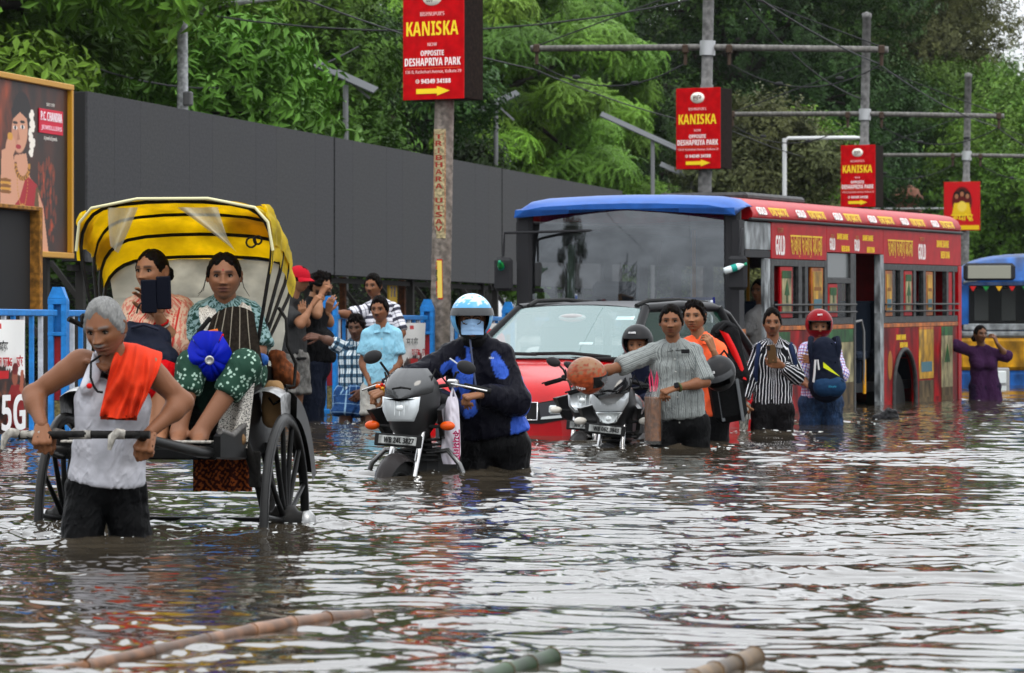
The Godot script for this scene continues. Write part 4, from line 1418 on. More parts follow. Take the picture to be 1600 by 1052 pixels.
	screen_glass.albedo_texture = T("paint")
	var ws := func(u: float, v: float) -> Vector3:
		var x := -0.05 - 2.3 * u
		var c := pow(absf(u - 0.5) * 2.0, 2.2)
		return V(x, 0.82 + 1.28 * v, 0.12 - 0.2 * c - 0.1 * v * v)
	b = MB.new()
	b.sheet(ws, 18, 8)
	fin("windscreen", b, screen_glass, o)
	b = MB.new()
	var rim := []
	for q in [[0.02, 0.02], [0.5, 0.0], [0.98, 0.02], [1.0, 0.5], [0.99, 0.93], [0.93, 0.99], [0.5, 1.0], [0.07, 0.99], [0.01, 0.93], [0.0, 0.5]]:
		rim.append(ws.call(q[0], q[1]) + V(0, 0, 0.004))
	b.tube(rim, 0.03, 6, false, true)
	fin("windscreen_seal", b, dark, o)
	for s in [0, 1]:
		b = MB.new()
		b.box(V(-0.09 if s == 0 else -2.31, 1.44, -0.07), V(0.17, 1.26, 0.1), 0.03)
		fin("corner_post", b, dark, o)
	b = MB.new()
	b.sheet(func(u: float, v: float) -> Vector3: return ws.call(0.1 + 0.8 * u, 0.0) + V(0, 0.02 + 0.18 * sin(PI * minf(v * 0.7, 0.5)), -0.08 - 0.5 * v), 10, 4)
	fin("dashboard", b, M("dash", lin(0.06, 0.06, 0.06), 0.7), o)
	b = MB.new()
	b.tube(ring_path(V(-1.75, 1.08, -0.62), 0.22, 16, V(0, 0.85, 0.5)), 0.016, 6, false, true)
	fin("steering_wheel", b, dark, o)
	b = MB.new()
	b.box(V(-1.75, 0.9, -1.25), V(0.5, 0.9, 0.12), 0.05)
	fin("driver_seat", b, M("bus_seat"), o)
	b = MB.new()
	b.tube([V(-0.95, 0.85, 0.1), V(-0.85, 1.2, 0.085), V(-0.8, 1.75, 0.02)], 0.009, 5)
	b.tube([V(-0.95, 0.82, 0.12), V(-1.3, 0.88, 0.115), V(-1.75, 0.9, 0.1)], 0.012, 5)
	fin("wiper", b, dark, o)
	b = MB.new()
	b.bar(V(-1.9, 1.0, -0.3), V(-1.9, 1.72, -0.34), 0.07, 0.05)
	fin("cab_post", b, M("bus_pole_green"), o)
	b = MB.new()
	b.box(V(-0.55, 1.0, -0.02), V(0.58, 0.36, 0.02), 0.003)
	var rb := fin("route_board", b, M("route_blue", Color(0.1, 0.13, 0.42), 0.5), o)
	b = MB.new()
	b.box(V(-0.47, 0.975, -0.006), V(0.38, 0.1, 0.01), 0.002)
	fin("white_field", b, M("route_white", Color(0.85, 0.87, 0.9), 0.5), rb)
	write(rb, "SDUARAH", V(-0.48, 0.975, 0.0), 0.34, 0.07, Color(0.08, 0.1, 0.25))
	write(rb, "SDU", V(-0.52, 1.1, -0.008), 0.16, 0.07, white)
	write(rb, "ROYAL", V(-0.42, 0.87, -0.008), 0.2, 0.05, gold, "serif")
	b = MB.new()
	b.ball(V(-0.78, 1.12, -0.008), V(0.04, 0.04, 0.006), 12, 6)
	fin("route_mark", b, M("route_white"), rb)
	b = MB.new()
	b.box(V(-0.32, 1.12, -0.006), V(0.08, 0.06, 0.008), 0.002)
	fin("route_mark", b, M("route_white"), rb)
	for s in [0, 1]:
		var x := 0.06 if s == 0 else -2.46
		b = MB.new()
		b.tube([V(x * 0.6, 1.86, 0.02), V(x, 1.84, 0.12), V(x + 0.0, 1.6, 0.16)], 0.015, 6)
		fin("mirror_arm", b, dark, o)
		b = MB.new()
		b.box(V(x - 0.03 * (1 - s), 1.42, 0.15), V(0.2, 0.34, 0.07), 0.03)
		fin("mirror", b, dark, o)
	for k in [[5.95, -0.12], [1.6, -0.12], [5.95, -2.28], [1.6, -2.28]]:
		b = MB.new()
		var cx := Transform3D(Basis(V(0, 0, 1), PI / 2), V(k[1] - 0.1, -0.12, -k[0] - 0.38))
		b.lathe([Vector2(0.0, -0.12), Vector2(0.2, -0.12), Vector2(0.28, -0.1), Vector2(0.44, -0.12), Vector2(0.47, -0.06), Vector2(0.47, 0.06), Vector2(0.44, 0.12), Vector2(0.0, 0.12)], 24, cx)
		fin("wheel", b, M("tyre", lin(0.02, 0.02, 0.02), 0.8), o)
	o.rotation.x = 0.008
	var bp := o.transform * V(0.02, 1.47, 0.22)
	var bo := thing("plastic_bottle", "white and green plastic bottle wedged across the bus mirror near the doorway", "bottle", bp, 0.0, "bottles wedged on the bus mirrors")
	bo.rotation = V(0.1, 0.2, -1.25)
	bottle(bo, Color(0.82, 0.86, 0.86))
	var bo2 := thing("plastic_bottle", "green plastic bottle wedged behind the left edge of the bus windscreen", "bottle", o.transform * V(-2.47, 1.5, 0.2), 0.0, "bottles wedged on the bus mirrors")
	bo2.rotation = V(1.2, 0.2, 0.3)
	bottle(bo2, Color(0.1, 0.55, 0.25))

func bottle(o: Node3D, c: Color) -> void:
	var b := MB.new()
	b.lathe([Vector2(0, -0.11), Vector2(0.034, -0.108), Vector2(0.036, -0.05), Vector2(0.033, 0.0), Vector2(0.036, 0.04), Vector2(0.014, 0.095), Vector2(0.014, 0.11)], 12)
	fin("body", b, M("bottle_" + c.to_html(), c, 0.2), o)
	b = MB.new()
	b.lathe([Vector2(0.0375, -0.035), Vector2(0.0375, 0.02)], 12)
	fin("band", b, M("bottle_teal", Color(0.06, 0.55, 0.5), 0.4), o)
	b = MB.new()
	b.lathe([Vector2(0.016, 0.1), Vector2(0.017, 0.13), Vector2(0, 0.132)], 10)
	fin("cap", b, M("bottle_cap", Color(0.05, 0.5, 0.35), 0.4), o)

func build_far_bus() -> void:
	var o := thing("far_bus", "old blue and yellow bus behind the woman in purple at the right", "bus", V(8.15, 0, -57.5), -0.1)
	var blue := M("fbus_blue", Color(0.1, 0.36, 0.66), 0.45, 0.0, "dirt", 0.6)
	var yellow := M("fbus_yellow", Color(0.86, 0.62, 0.06), 0.45, 0.0, "dirt", 0.6)
	var dark := M("bus_dark")
	var white := M("bus_grey")
	var b := MB.new()
	var rs := []
	for q in [[0.12, 1.62, 0.06], [0.02, 1.75, 0.0], [-0.25, 1.98, -0.02], [-0.9, 2.06, 0.0], [-9.0, 2.06, 0.0]]:
		var ring := []
		for k in 17:
			var w := PI * k / 16.0
			ring.append(V(-1.22 * cos(w) * (1.0 if absf(cos(w)) < 0.98 else 1.0) * (1.0 - q[2]), 1.55 + (q[1] - 1.55) * pow(sin(w), 0.45), q[0]))
		rs.append(ring)
	b.rings(rs)
	fin("roof", b, blue, o)
	b = MB.new()
	b.box(V(-0.75, 1.75, 0.1), V(0.8, 0.28, 0.1), 0.05)
	fin("destination_box", b, dark, o)
	b = MB.new()
	b.box(V(-0.75, 1.75, 0.152), V(0.66, 0.2, 0.01), 0.004)
	fin("destination_glass", b, M("dest_glass", Color(0.55, 0.55, 0.5), 0.3), o)
	b = MB.new()
	b.box(V(0, 1.24, 0.0), V(2.36, 0.74, 0.03))
	fin("dark_interior_face", b, M("fbus_inside", lin(0.02, 0.018, 0.016), 0.7), o).position.z = -0.7
	b = MB.new()
	b.box(V(0, 1.58, 0.08), V(2.3, 0.07, 0.08), 0.01)
	b.box(V(0, 0.9, 0.08), V(2.3, 0.1, 0.08), 0.01)
	fin("windscreen_frame", b, white, o)
	b = MB.new()
	b.box(V(-1.13, 1.24, 0.08), V(0.13, 0.62, 0.08), 0.01)
	b.box(V(1.13, 1.24, 0.08), V(0.13, 0.62, 0.08), 0.01)
	fin("corner_pillar", b, blue, o)
	b = MB.new()
	b.flat()
	b.quad(V(-1.07, 0.95, 0.09), V(1.07, 0.95, 0.09), V(1.07, 1.545, 0.07), V(-1.07, 1.545, 0.07))
	fin("windscreen", b, glass("bus_pane", Color(0.1, 0.11, 0.11), 0.4), o)
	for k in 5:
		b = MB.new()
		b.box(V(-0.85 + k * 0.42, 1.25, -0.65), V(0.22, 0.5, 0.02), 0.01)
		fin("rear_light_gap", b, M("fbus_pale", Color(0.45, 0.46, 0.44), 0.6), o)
	for k in 11:
		b = MB.new()
		b.prism([Vector2(-1.0 + k * 0.2 - 0.05, 1.53), Vector2(-1.0 + k * 0.2 + 0.05, 1.53), Vector2(-1.0 + k * 0.2, 1.45)], 0.125, 0.129)
		fin("bunting_flag", b, [M("flag_red", Color(0.7, 0.1, 0.1), 0.7), M("flag_green", Color(0.1, 0.45, 0.2), 0.7), M("flag_yellow", Color(0.8, 0.6, 0.1), 0.7)][k % 3], o)
	b = MB.new()
	b.box(V(0, 0.79, 0.02), V(2.42, 0.1, 0.2), 0.03)
	fin("white_band", b, white, o)
	b = MB.new()
	b.box(V(0, 0.48, 0.03), V(2.42, 0.5, 0.22), 0.05)
	fin("yellow_band", b, yellow, o)
	b = MB.new()
	b.box(V(0, -0.13, 0.02), V(2.42, 0.7, 0.22), 0.05)
	fin("blue_apron", b, blue, o)
	b = MB.new()
	b.box(V(0, -0.2, 0.2), V(2.44, 0.24, 0.2), 0.05)
	fin("bumper", b, blue, o)
	for s in [-0.72, 0.72]:
		b = MB.new()
		b.box(V(s, 0.12, 0.14), V(0.56, 0.3, 0.04), 0.02)
		var hl := fin("headlight_frame", b, M("fbus_chrome", lin(0.3, 0.3, 0.3), 0.4), o)
		b = MB.new()
		b.box(V(s, 0.12, 0.165), V(0.46, 0.2, 0.03), 0.03)
		fin("headlight", b, M("lamp_glass", Color(0.8, 0.82, 0.82), 0.1), hl)
		b = MB.new()
		b.box(V(s * 1.28, 0.42, 0.14), V(0.2, 0.12, 0.05), 0.02)
		fin("indicator", b, M("fbus_amber", Color(0.75, 0.25, 0.04), 0.3), o)
	b = MB.new()
	b.box(V(0.08, 0.48, 0.15), V(0.3, 0.2, 0.01), 0.003)
	fin("green_mark", b, M("flag_green"), o)
	b = MB.new()
	b.tube([V(0.2, 1.84, 0.03), V(0.32, 1.7, 0.1), V(0.45, 1.78, 0.09), V(0.5, 1.86, 0.03), V(0.58, 1.74, 0.1), V(0.72, 1.72, 0.1), V(0.7, 1.86, 0.03)], 0.02, 5)
	b.tube([V(0.6, 1.8, 0.08), V(0.75, 1.8, 0.08)], 0.018, 5)
	fin("painted_mark", b, M("fbus_maroon", Color(0.35, 0.08, 0.15), 0.6), o)
	b = MB.new()
	for s in [-1.2, 1.2]:
		b.box(V(s, 0.3, -4.6), V(0.04, 1.6, 8.9))
		for k in 7:
			b.box(V(s * 1.002, 1.35, -0.4 - k * 1.4), V(0.04, 0.6, 0.14))
	fin("side_wall", b, blue, o)
	b = MB.new()
	b.box(V(0, 0.6, -9.0), V(2.4, 2.2, 0.05))
	fin("rear_wall", b, blue, o)

func build_car() -> void:
	var o := thing("red_car", "wet red sport utility car with a black roof standing before the bus", "car", V(-0.144, 0, -29.9), -0.436)
	var red := M("car_red", Color(0.74, 0.03, 0.06), 0.25, 0.0, "paint", 0.6)
	red.clearcoat_enabled = true
	red.clearcoat = 0.45
	red.clearcoat_roughness = 0.12
	var black := M("car_black", lin(0.012, 0.012, 0.013), 0.28, 0.0, "paint", 0.8)
	var trim := M("car_trim", lin(0.02, 0.02, 0.02), 0.6)
	var chrome := M("car_chrome", lin(0.6, 0.6, 0.61), 0.18, 0.9)
	var st := [[0.0, 0.6, -0.22, 0.18, 0.2], [-0.03, 0.74, -0.3, 0.3, 0.32], [-0.12, 0.84, -0.34, 0.38, 0.42], [-0.28, 0.885, -0.36, 0.43, 0.475], [-0.6, 0.9, -0.36, 0.48, 0.56], [-1.02, 0.905, -0.36, 0.52, 0.63], [-1.2, 0.905, -0.36, 0.54, 0.63], [-2.2, 0.905, -0.36, 0.56, 0.6], [-3.4, 0.9, -0.34, 0.58, 0.6], [-3.95, 0.85, -0.3, 0.56, 0.6], [-4.1, 0.76, -0.2, 0.5, 0.52]]
	var rs := []
	for q in st:
		var w: float = q[1]
		var ring := []
		var half := [[w * 0.88, q[2]], [w, q[2] + 0.12], [w * 1.005, (q[2] + q[3]) * 0.5], [w * 0.985, q[3] - 0.07], [w * 0.95, q[3] - 0.005], [w * 0.72, lerpf(q[3], q[4], 0.72)], [w * 0.55, lerpf(q[3], q[4], 0.86)], [w * 0.28, q[4]]]
		for p in half:
			ring.append(V(p[0], p[1], q[0]))
		half.reverse()
		for p in half:
			ring.append(V(-p[0], p[1], q[0]))
		rs.append(ring)
	var b := MB.new()
	b.rings(rs)
	fin("body", b, red, o)
	var A := [V(0.8, 0.6, -0.98), V(0.66, 1.02, -1.72)]
	var roofpts := func(s: float) -> Array: return [V(0.66 * s, 1.02, -1.72), V(0.67 * s, 1.07, -2.2), V(0.66 * s, 1.06, -3.0), V(0.62 * s, 1.0, -3.7), V(0.68 * s, 0.6, -4.02)]
	b = MB.new()
	b.sheet(func(u: float, v: float) -> Vector3:
		var z := lerpf(-1.7, -3.72, v)
		var c := 1.0 - pow(absf(u * 2.0 - 1.0), 2.6)
		return V((u - 0.5) * 1.2, 1.0 + 0.06 * sin(PI * clampf(v * 0.8 + 0.12, 0, 1)) + 0.045 * c, z), 14, 10)
	fin("roof", b, black, o)
	for s in [-1.0, 1.0]:
		b = MB.new()
		b.tube([V(0.74 * s, 0.56, -0.92), V(0.67 * s, 0.8, -1.36), V(0.585 * s, 1.03, -1.74)], [0.05, 0.042, 0.04], 8)
		b.tube([V(0.585 * s, 1.03, -1.74), V(0.62 * s, 1.06, -2.4), V(0.6 * s, 1.05, -3.2), V(0.58 * s, 0.98, -3.6), V(0.74 * s, 0.55, -4.0)], 0.045, 8)
		b.tube([V(0.62 * s, 1.04, -2.62), V(0.8 * s, 0.56, -2.62)], 0.045, 6)
		b.tube([V(0.6 * s, 1.04, -3.3), V(0.8 * s, 0.56, -3.5)], 0.06, 6)
		fin("pillar", b, black, o)
		b = MB.new()
		b.tube([V(0.5 * s, 1.055, -1.75), V(0.52 * s, 1.1, -1.95), V(0.53 * s, 1.115, -2.6), V(0.51 * s, 1.09, -3.3), V(0.48 * s, 1.03, -3.6)], 0.02, 6)
		fin("roof_rail", b, trim, o)
		b = MB.new()
		b.flat()
		b.quad(V(0.76 * s, 0.58, -1.0), V(0.61 * s, 1.03, -1.8), V(0.63 * s, 1.04, -2.6), V(0.84 * s, 0.56, -2.6))
		b.quad(V(0.84 * s, 0.56, -2.64), V(0.63 * s, 1.04, -2.64), V(0.61 * s, 1.04, -3.28), V(0.84 * s, 0.56, -3.46))
		fin("side_window", b, glass("car_side_glass", Color(0.1, 0.22, 0.18), 0.55, 0.03), o)
		b = MB.new()
		b.ball(V(0.99 * s, 0.62, -1.2), V(0.115, 0.085, 0.06), 12, 8)
		b.tube([V(0.85 * s, 0.55, -1.2), V(0.95 * s, 0.58, -1.2)], 0.03, 6)
		fin("door_mirror", b, black if s < 0 else M("car_mirror_grey", lin(0.3, 0.3, 0.3), 0.3), o)
	b = MB.new()
	b.sheet(func(u: float, v: float) -> Vector3:
		var x := (u - 0.5) * lerpf(1.44, 1.17, v)
		return V(x, lerpf(0.59, 1.03, v) + 0.03 * (1.0 - pow(u * 2.0 - 1.0, 2.0)), lerpf(-1.0, -1.72, v) + 0.16 * (1.0 - pow(u * 2.0 - 1.0, 2.0)) * (1.0 - 0.5 * v)), 14, 8)
	var wg := glass("car_windscreen", Color(0.66, 0.76, 0.76), 0.4, 0.03)
	fin("windscreen", b, wg, o)
	b = MB.new()
	b.box(V(0.28, 0.74, -1.2), V(0.12, 0.03, 0.004), 0.0, Basis(Vector3.RIGHT, -0.95))
	b.box(V(0.48, 0.95, -1.56), V(0.16, 0.05, 0.004), 0.0, Basis(Vector3.RIGHT, -1.0))
	fin("windscreen_sticker", b, M("sticker_white", Color(0.75, 0.85, 0.85), 0.5), o)
	b = MB.new()
	b.ball(V(0.02, 0.955, -1.5), V(0.13, 0.035, 0.05), 10, 6)
	fin("rear_view_mirror", b, M("car_mirror_grey"), o)
	b = MB.new()
	b.tube([V(0.62, 0.63, -0.93), V(0.3, 0.66, -0.85), V(-0.05, 0.655, -0.83)], 0.016, 6)
	b.tube([V(0.0, 0.65, -0.82), V(-0.35, 0.66, -0.85), V(-0.66, 0.63, -0.93)], 0.016, 6)
	b.box(V(0, 0.615, -0.93), V(1.4, 0.03, 0.1), 0.01)
	fin("wiper", b, trim, o)
	b = MB.new()
	b.box(V(0, 0.5, -2.6), V(1.5, 0.1, 2.4))
	for s in [-0.38, 0.38]:
		b.box(V(s, 0.68, -2.3), V(0.5, 0.5, 0.14), 0.05)
		b.box(V(s, 0.98, -2.32), V(0.26, 0.12, 0.1), 0.04)
	b.box(V(0, 0.58, -1.3), V(1.5, 0.08, 0.5), 0.03)
	fin("interior", b, M("car_inside", lin(0.03, 0.03, 0.032), 0.8), o)
	b = MB.new()
	b.prism([Vector2(-0.84, 0.34), Vector2(-0.4, 0.27), Vector2(0.4, 0.27), Vector2(0.84, 0.34), Vector2(0.8, 0.17), Vector2(0.42, 0.1), Vector2(-0.42, 0.1), Vector2(-0.8, 0.17)], -0.2, 0.006)
	fin("grille_band", b, trim, o)
	for s in [-1.0, 1.0]:
		b = MB.new()
		b.prism([Vector2(0.4 * s, 0.262), Vector2(0.86 * s, 0.335), Vector2(0.87 * s, 0.24), Vector2(0.8 * s, 0.165), Vector2(0.42 * s, 0.135)], -0.2, 0.012)
		var hl := fin("headlight", b, M("car_lamp", lin(0.05, 0.05, 0.055), 0.06), o)
		b = MB.new()
		b.box(V(0.56 * s, 0.215, 0.012), V(0.14, 0.07, 0.03), 0.02)
		b.prism([Vector2(0.42 * s, 0.135), Vector2(0.8 * s, 0.165), Vector2(0.84 * s, 0.205), Vector2(0.8 * s, 0.195), Vector2(0.43 * s, 0.155)], 0.013, 0.02)
		b.prism([Vector2(0.7 * s, 0.23), Vector2(0.84 * s, 0.25), Vector2(0.85 * s, 0.31), Vector2(0.72 * s, 0.29)], 0.012, 0.02)
		fin("lamp_lens", b, M("lamp_glass"), hl)
		b = MB.new()
		b.prism([Vector2(0.34 * s, -0.04), Vector2(0.84 * s, -0.02), Vector2(0.74 * s, -0.2), Vector2(0.46 * s, -0.2)], -0.1, 0.014)
		fin("fog_lamp_recess", b, trim, o)
		b = MB.new()
		b.tube([V(0.36 * s, -0.06, 0.016), V(0.47 * s, -0.195, 0.018), V(0.73 * s, -0.195, 0.018), V(0.82 * s, -0.04, 0.014)], 0.011, 6)
		b.bar(V(0.33 * s, -0.035, 0.016), V(0.84 * s, -0.016, 0.016), 0.03, 0.035)
		fin("chrome_trim", b, M("car_satin", lin(0.33, 0.33, 0.34), 0.3, 0.6), o)
		b = MB.new()
		b.ball(V(0.68 * s, -0.12, 0.014), V(0.05, 0.05, 0.02), 12, 8)
		fin("fog_lamp", b, M("lamp_glass"), o)
	for k in 7:
		b = MB.new()
		var x := -0.34 + k * 0.113
		b.tube([V(x - 0.05, 0.27, 0.012), V(x + 0.05, 0.27, 0.012), V(x + 0.05, 0.13, 0.012), V(x - 0.05, 0.13, 0.012)], 0.007, 5, false, true)
		fin("grille_slot", b, chrome, o)
	b = MB.new()
	b.box(V(0, -0.12, 0.0), V(0.6, 0.1, 0.03), 0.01)
	fin("lower_intake", b, trim, o)
	b = MB.new()
	b.box(V(0, 0.01, 0.012), V(0.46, 0.1, 0.012), 0.004)
	var pl := fin("number_plate", b, M("plate_white", Color(0.8, 0.8, 0.8), 0.5), o)
	for k in [[0.78, -0.75], [-0.78, -0.75], [0.78, -3.25], [-0.78, -3.25]]:
		b = MB.new()
		b.lathe([Vector2(0, -0.1), Vector2(0.22, -0.1), Vector2(0.33, -0.08), Vector2(0.34, 0), Vector2(0.33, 0.1), Vector2(0, 0.12)], 20, Transform3D(Basis(V(0, 0, 1), PI / 2), V(k[0], -0.26, k[1])))
		fin("wheel", b, M("tyre"), o)

func motorcycle(label: String, at: Vector3, turn: float, sink: float, opt: Dictionary) -> Node3D:
	var o := thing("motorcycle", label, "motorcycle", at, turn, "motorcycles being pushed through the flood")
	var paint_m := M("bike_paint", lin(0.012, 0.012, 0.013), 0.22, 0.0, "paint", 1.5)
	paint_m.clearcoat_enabled = true
	paint_m.clearcoat = 0.6
	var black := M("bike_black", lin(0.014, 0.014, 0.014), 0.5)
	var chrome := M("bike_chrome", lin(0.5, 0.5, 0.5), 0.22, 0.9)
	var tyre := M("tyre")
	var y0 := sink
	for w in [[0.42, "front_wheel"], [-0.88, "rear_wheel"]]:
		var b := MB.new()
		b.lathe([Vector2(0.225, -0.035), Vector2(0.27, -0.042), Vector2(0.298, -0.028), Vector2(0.305, 0.0), Vector2(0.298, 0.028), Vector2(0.27, 0.042), Vector2(0.225, 0.035)], 28, Transform3D(Basis(V(0, 0, 1), PI / 2), V(0, y0 - 0.2, w[0])))
		var wheel := fin(w[1], b, tyre, o)
		b = MB.new()
		b.lathe([Vector2(0.205, -0.03), Vector2(0.228, -0.034), Vector2(0.228, 0.034), Vector2(0.205, 0.03), Vector2(0.205, -0.03)], 28, Transform3D(Basis(V(0, 0, 1), PI / 2), V(0, y0 - 0.2, w[0])))
		for k in 6:
			var d := V(0, cos(TAU * k / 6), sin(TAU * k / 6))
			b.bar(V(0, y0 - 0.2, w[0]) + d * 0.04, V(0, y0 - 0.2, w[0]) + d * 0.21, 0.03, 0.025, V(1, 0, 0))
		fin("rim", b, black, wheel)
		b = MB.new()
		for k in 22:
			var an := TAU * k / 22
			for s in [-1.0, 1.0]:
				b.box(V(0.016 * s, y0 - 0.2 + cos(an + 0.1 * s) * 0.303, w[0] + sin(an + 0.1 * s) * 0.303), V(0.022, 0.012, 0.04), 0.0, Basis(V(1, 0, 0), an + 0.1 * s))
		fin("tread", b, tyre, wheel)
	for s in [-1.0, 1.0]:
		var b := MB.new()
		b.tube([V(0.085 * s, y0 - 0.2, 0.42), V(0.085 * s, y0 - 0.02, 0.36)], 0.026, 10)
		b.tube([V(0.085 * s, y0 - 0.03, 0.362), V(0.085 * s, y0 + 0.34, 0.17)], 0.017, 10)
		fin("fork_leg", b, chrome, o)
	var b := MB.new()
	b.sheet(func(u: float, v: float) -> Vector3:
		var an := lerpf(-1.25, 1.0, v)
		var q := (u - 0.5) * 2.0
		var r := 0.335 - 0.05 * q * q
		var wd := 0.075 * (1.0 - 0.35 * pow(absf(v - 0.45) * 2.0, 2.0))
		return V(q * wd, y0 - 0.2 + cos(an) * r, 0.42 + sin(an) * r), 8, 14)
	fin("front_mudguard", b, M("bike_fender_" + opt.name, opt.fender, 0.25), o)
	b = MB.new()
	var fr := []
	var widths: Array = opt.fair
	for q in widths:
		var ring := []
		for k in 13:
			var w := PI * k / 12.0
			ring.append(V(cos(w) * q[1], y0 + q[0], 0.13 + q[2] * pow(sin(w), 0.7)))
		fr.append(ring)
	b.rings(fr, false, false)
	fin("fairing", b, paint_m, o)
	b = MB.new()
	var vis: Array = opt.visor
	fr = []
	for q in vis:
		var ring := []
		for k in 11:
			var w := PI * (0.08 + 0.84 * k / 10.0)
			ring.append(V(cos(w) * q[1], y0 + q[0], 0.135 + q[2] * pow(sin(w), 0.7)))
		fr.append(ring)
	b.rings(fr, false, false)
	var vm := M("bike_visor_" + opt.name, opt.visor_tone, 0.1)
	vm.metallic_specular = 0.55
	fin("fly_screen", b, vm, o)
	b = MB.new()
	b.tube([V(-0.06, y0 + 0.505, 0.335), V(0, y0 + 0.515, 0.345), V(0.06, y0 + 0.505, 0.335)], 0.006, 5)
	fin("screen_slot", b, black, o)
	var lens_m := M("bike_lens", Color(0.82, 0.84, 0.84), 0.1, 0.3)
	var refl := M("bike_reflector", Color(0.74, 0.76, 0.77), 0.12, 0.25)
	for poly in opt.lens:
		b = MB.new()
		var n: int = poly.size()
		var mid := Vector3()
		var outer := []
		for p in poly:
			var q := V(p[0], y0 + p[1], 0.362 - 1.6 * p[0] * p[0])
			outer.append(q)
			mid += q / n
		var ins := []
		for q in outer:
			ins.append(mid + (q - mid) * 0.82 + V(0, 0, 0.022))
		b.rings([outer, ins], true, false)
		b.face(ins, mid - V(0, 0, 0.1))
		var hl := fin("headlight", b, refl if poly.size() > 5 else lens_m, o)
		b = MB.new()
		for k in 5:
			b.box(mid + V((k - 2) * 0.03, 0, 0.022 - 1.6 * pow((k - 2) * 0.03, 2.0)), V(0.006, 0.07 * opt.flute, 0.008), 0.002)
		b.ball(mid + V(0, 0, 0.01), V(0.03, 0.026, 0.02), 10, 6)
		fin("lens_flute", b, lens_m, hl)
	b = MB.new()
	b.tube([V(-0.05, y0 + 0.21, 0.33), V(0, y0 + 0.195, 0.34), V(0.05, y0 + 0.21, 0.33)], 0.02, 6)
	fin("chin", b, black, o)
	var tilt := Basis(Vector3.RIGHT, -0.15) * Basis(V(0, 0, 1), opt.plate_tilt)
	var pc := V(opt.plate_x, y0 + opt.plate_y, 0.4)
	b = MB.new()
	b.box(pc - tilt * V(0, 0, 0.012), V(0.3, 0.075, 0.016), 0.006, tilt)
	fin("plate_holder", b, black, o)
	b = MB.new()
	b.box(pc, V(0.24, 0.05, 0.008), 0.002, tilt)
	var pl := fin("number_plate", b, M("bike_plate", Color(0.72, 0.73, 0.72), 0.5, 0.0, "dirt", 3.0), o)
	var no := write(pl, opt.plate, pc + tilt * V(0.01, 0, 0.006), 0.19, 0.031, Color(0.08, 0.08, 0.08), "bold", tilt, 0.003)
	no.name = "lettering"
	b = MB.new()
	b.tube([V(-0.37, y0 + 0.49, -0.1), V(-0.2, y0 + 0.53, 0.0), V(0, y0 + 0.5, 0.05), V(0.2, y0 + 0.53, 0.0), V(0.37, y0 + 0.49, -0.1)], 0.012, 8)
	fin("handlebar", b, black, o)
	for s in [-1.0, 1.0]:
		b = MB.new()
		b.tube([V(0.25 * s, y0 + 0.521, -0.03), V(0.39 * s, y0 + 0.485, -0.108)], 0.018, 8)
		fin("grip", b, M("rubber", lin(0.015, 0.015, 0.015), 0.8), o)
		b = MB.new()
		b.tube([V(0.2 * s, y0 + 0.53, 0.05), V(0.28 * s, y0 + 0.52, 0.06), V(0.4 * s, y0 + 0.49, -0.02)], 0.007, 6)
		b.box(V(0.2 * s, y0 + 0.535, 0.02), V(0.07, 0.05, 0.05), 0.012)
		fin("lever", b, chrome if opt.name == "a" else black, o)
		b = MB.new()
		var mx: Vector3 = opt.mirror[0 if s < 0 else 1]
		b.tube([V(0.2 * s, y0 + 0.55, 0.01), V(0.22 * s, y0 + 0.6, 0.02), mx + V(-0.05 * s, y0 - 0.03, 0)], 0.008, 6)
		var mh := fin("mirror_stem", b, black, o)
		b = MB.new()
		b.ball(mx + V(0, y0, 0), V(opt.mw, opt.mh, 0.028), 14, 10, Basis(V(0, 0, 1), opt.mt * s))
		fin("mirror_head", b, M("mirror_shell", lin(0.025, 0.025, 0.026), 0.35), mh)
		b = MB.new()
		b.tube([V(0.12 * s, y0 + 0.28, 0.2), V(0.2 * s, y0 + 0.285, 0.2)], 0.012, 6)
		var ist := fin("indicator_stem", b, black, o)
		b = MB.new()
		b.ball(V(0.24 * s, y0 + 0.287, 0.21), V(0.048, 0.028, 0.03), 12, 8)
		fin("indicator", b, M("bike_amber" if opt.amber else "bike_clear", Color(0.8, 0.3, 0.06) if opt.amber else Color(0.8, 0.78, 0.74), 0.2), ist)
	b = MB.new()
	b.tube([V(0.19, y0 + 0.52, 0.06), V(0.16, y0 + 0.62, 0.2), V(0.1, y0 + 0.42, 0.26)], 0.006, 5)
	fin("cable", b, black, o)
	b = MB.new()
	b.tube([V(-0.19, y0 + 0.52, 0.06), V(-0.17, y0 + 0.6, 0.18), V(-0.1, y0 + 0.4, 0.24)], 0.006, 5)
	fin("cable", b, black, o)
	if opt.guard:
		for s in [-1.0, 1.0]:
			b = MB.new()
			b.tube([V(0.05 * s, y0 + 0.12, 0.05), V(0.2 * s, y0 + 0.14, 0.1), V(0.28 * s, y0 + 0.06, 0.12), V(0.33 * s, y0 - 0.07, 0.1), V(0.28 * s, y0 - 0.2, 0.02), V(0.08 * s, y0 - 0.25, -0.05)], 0.016, 8)
			fin("crash_guard", b, M("guard_steel", lin(0.14, 0.14, 0.14), 0.25, 0.8), o)
	b = MB.new()
	var rs := []
	for q in [[0.06, 0.05, 0.4, 0.46], [0.0, 0.12, 0.36, 0.5], [-0.14, 0.155, 0.3, 0.515], [-0.3, 0.145, 0.28, 0.48], [-0.42, 0.1, 0.28, 0.41], [-0.48, 0.06, 0.3, 0.36]]:
		var ring := []
		for k in 12:
			var w := -TAU * k / 12.0
			ring.append(V(cos(w) * q[1], y0 + lerpf(q[2], q[3], 0.5 + 0.5 * sin(w)), q[0]))
		rs.append(ring)
	b.rings(rs)
	fin("fuel_tank", b, M("bike_tank_" + opt.name, opt.tank, 0.2), o)
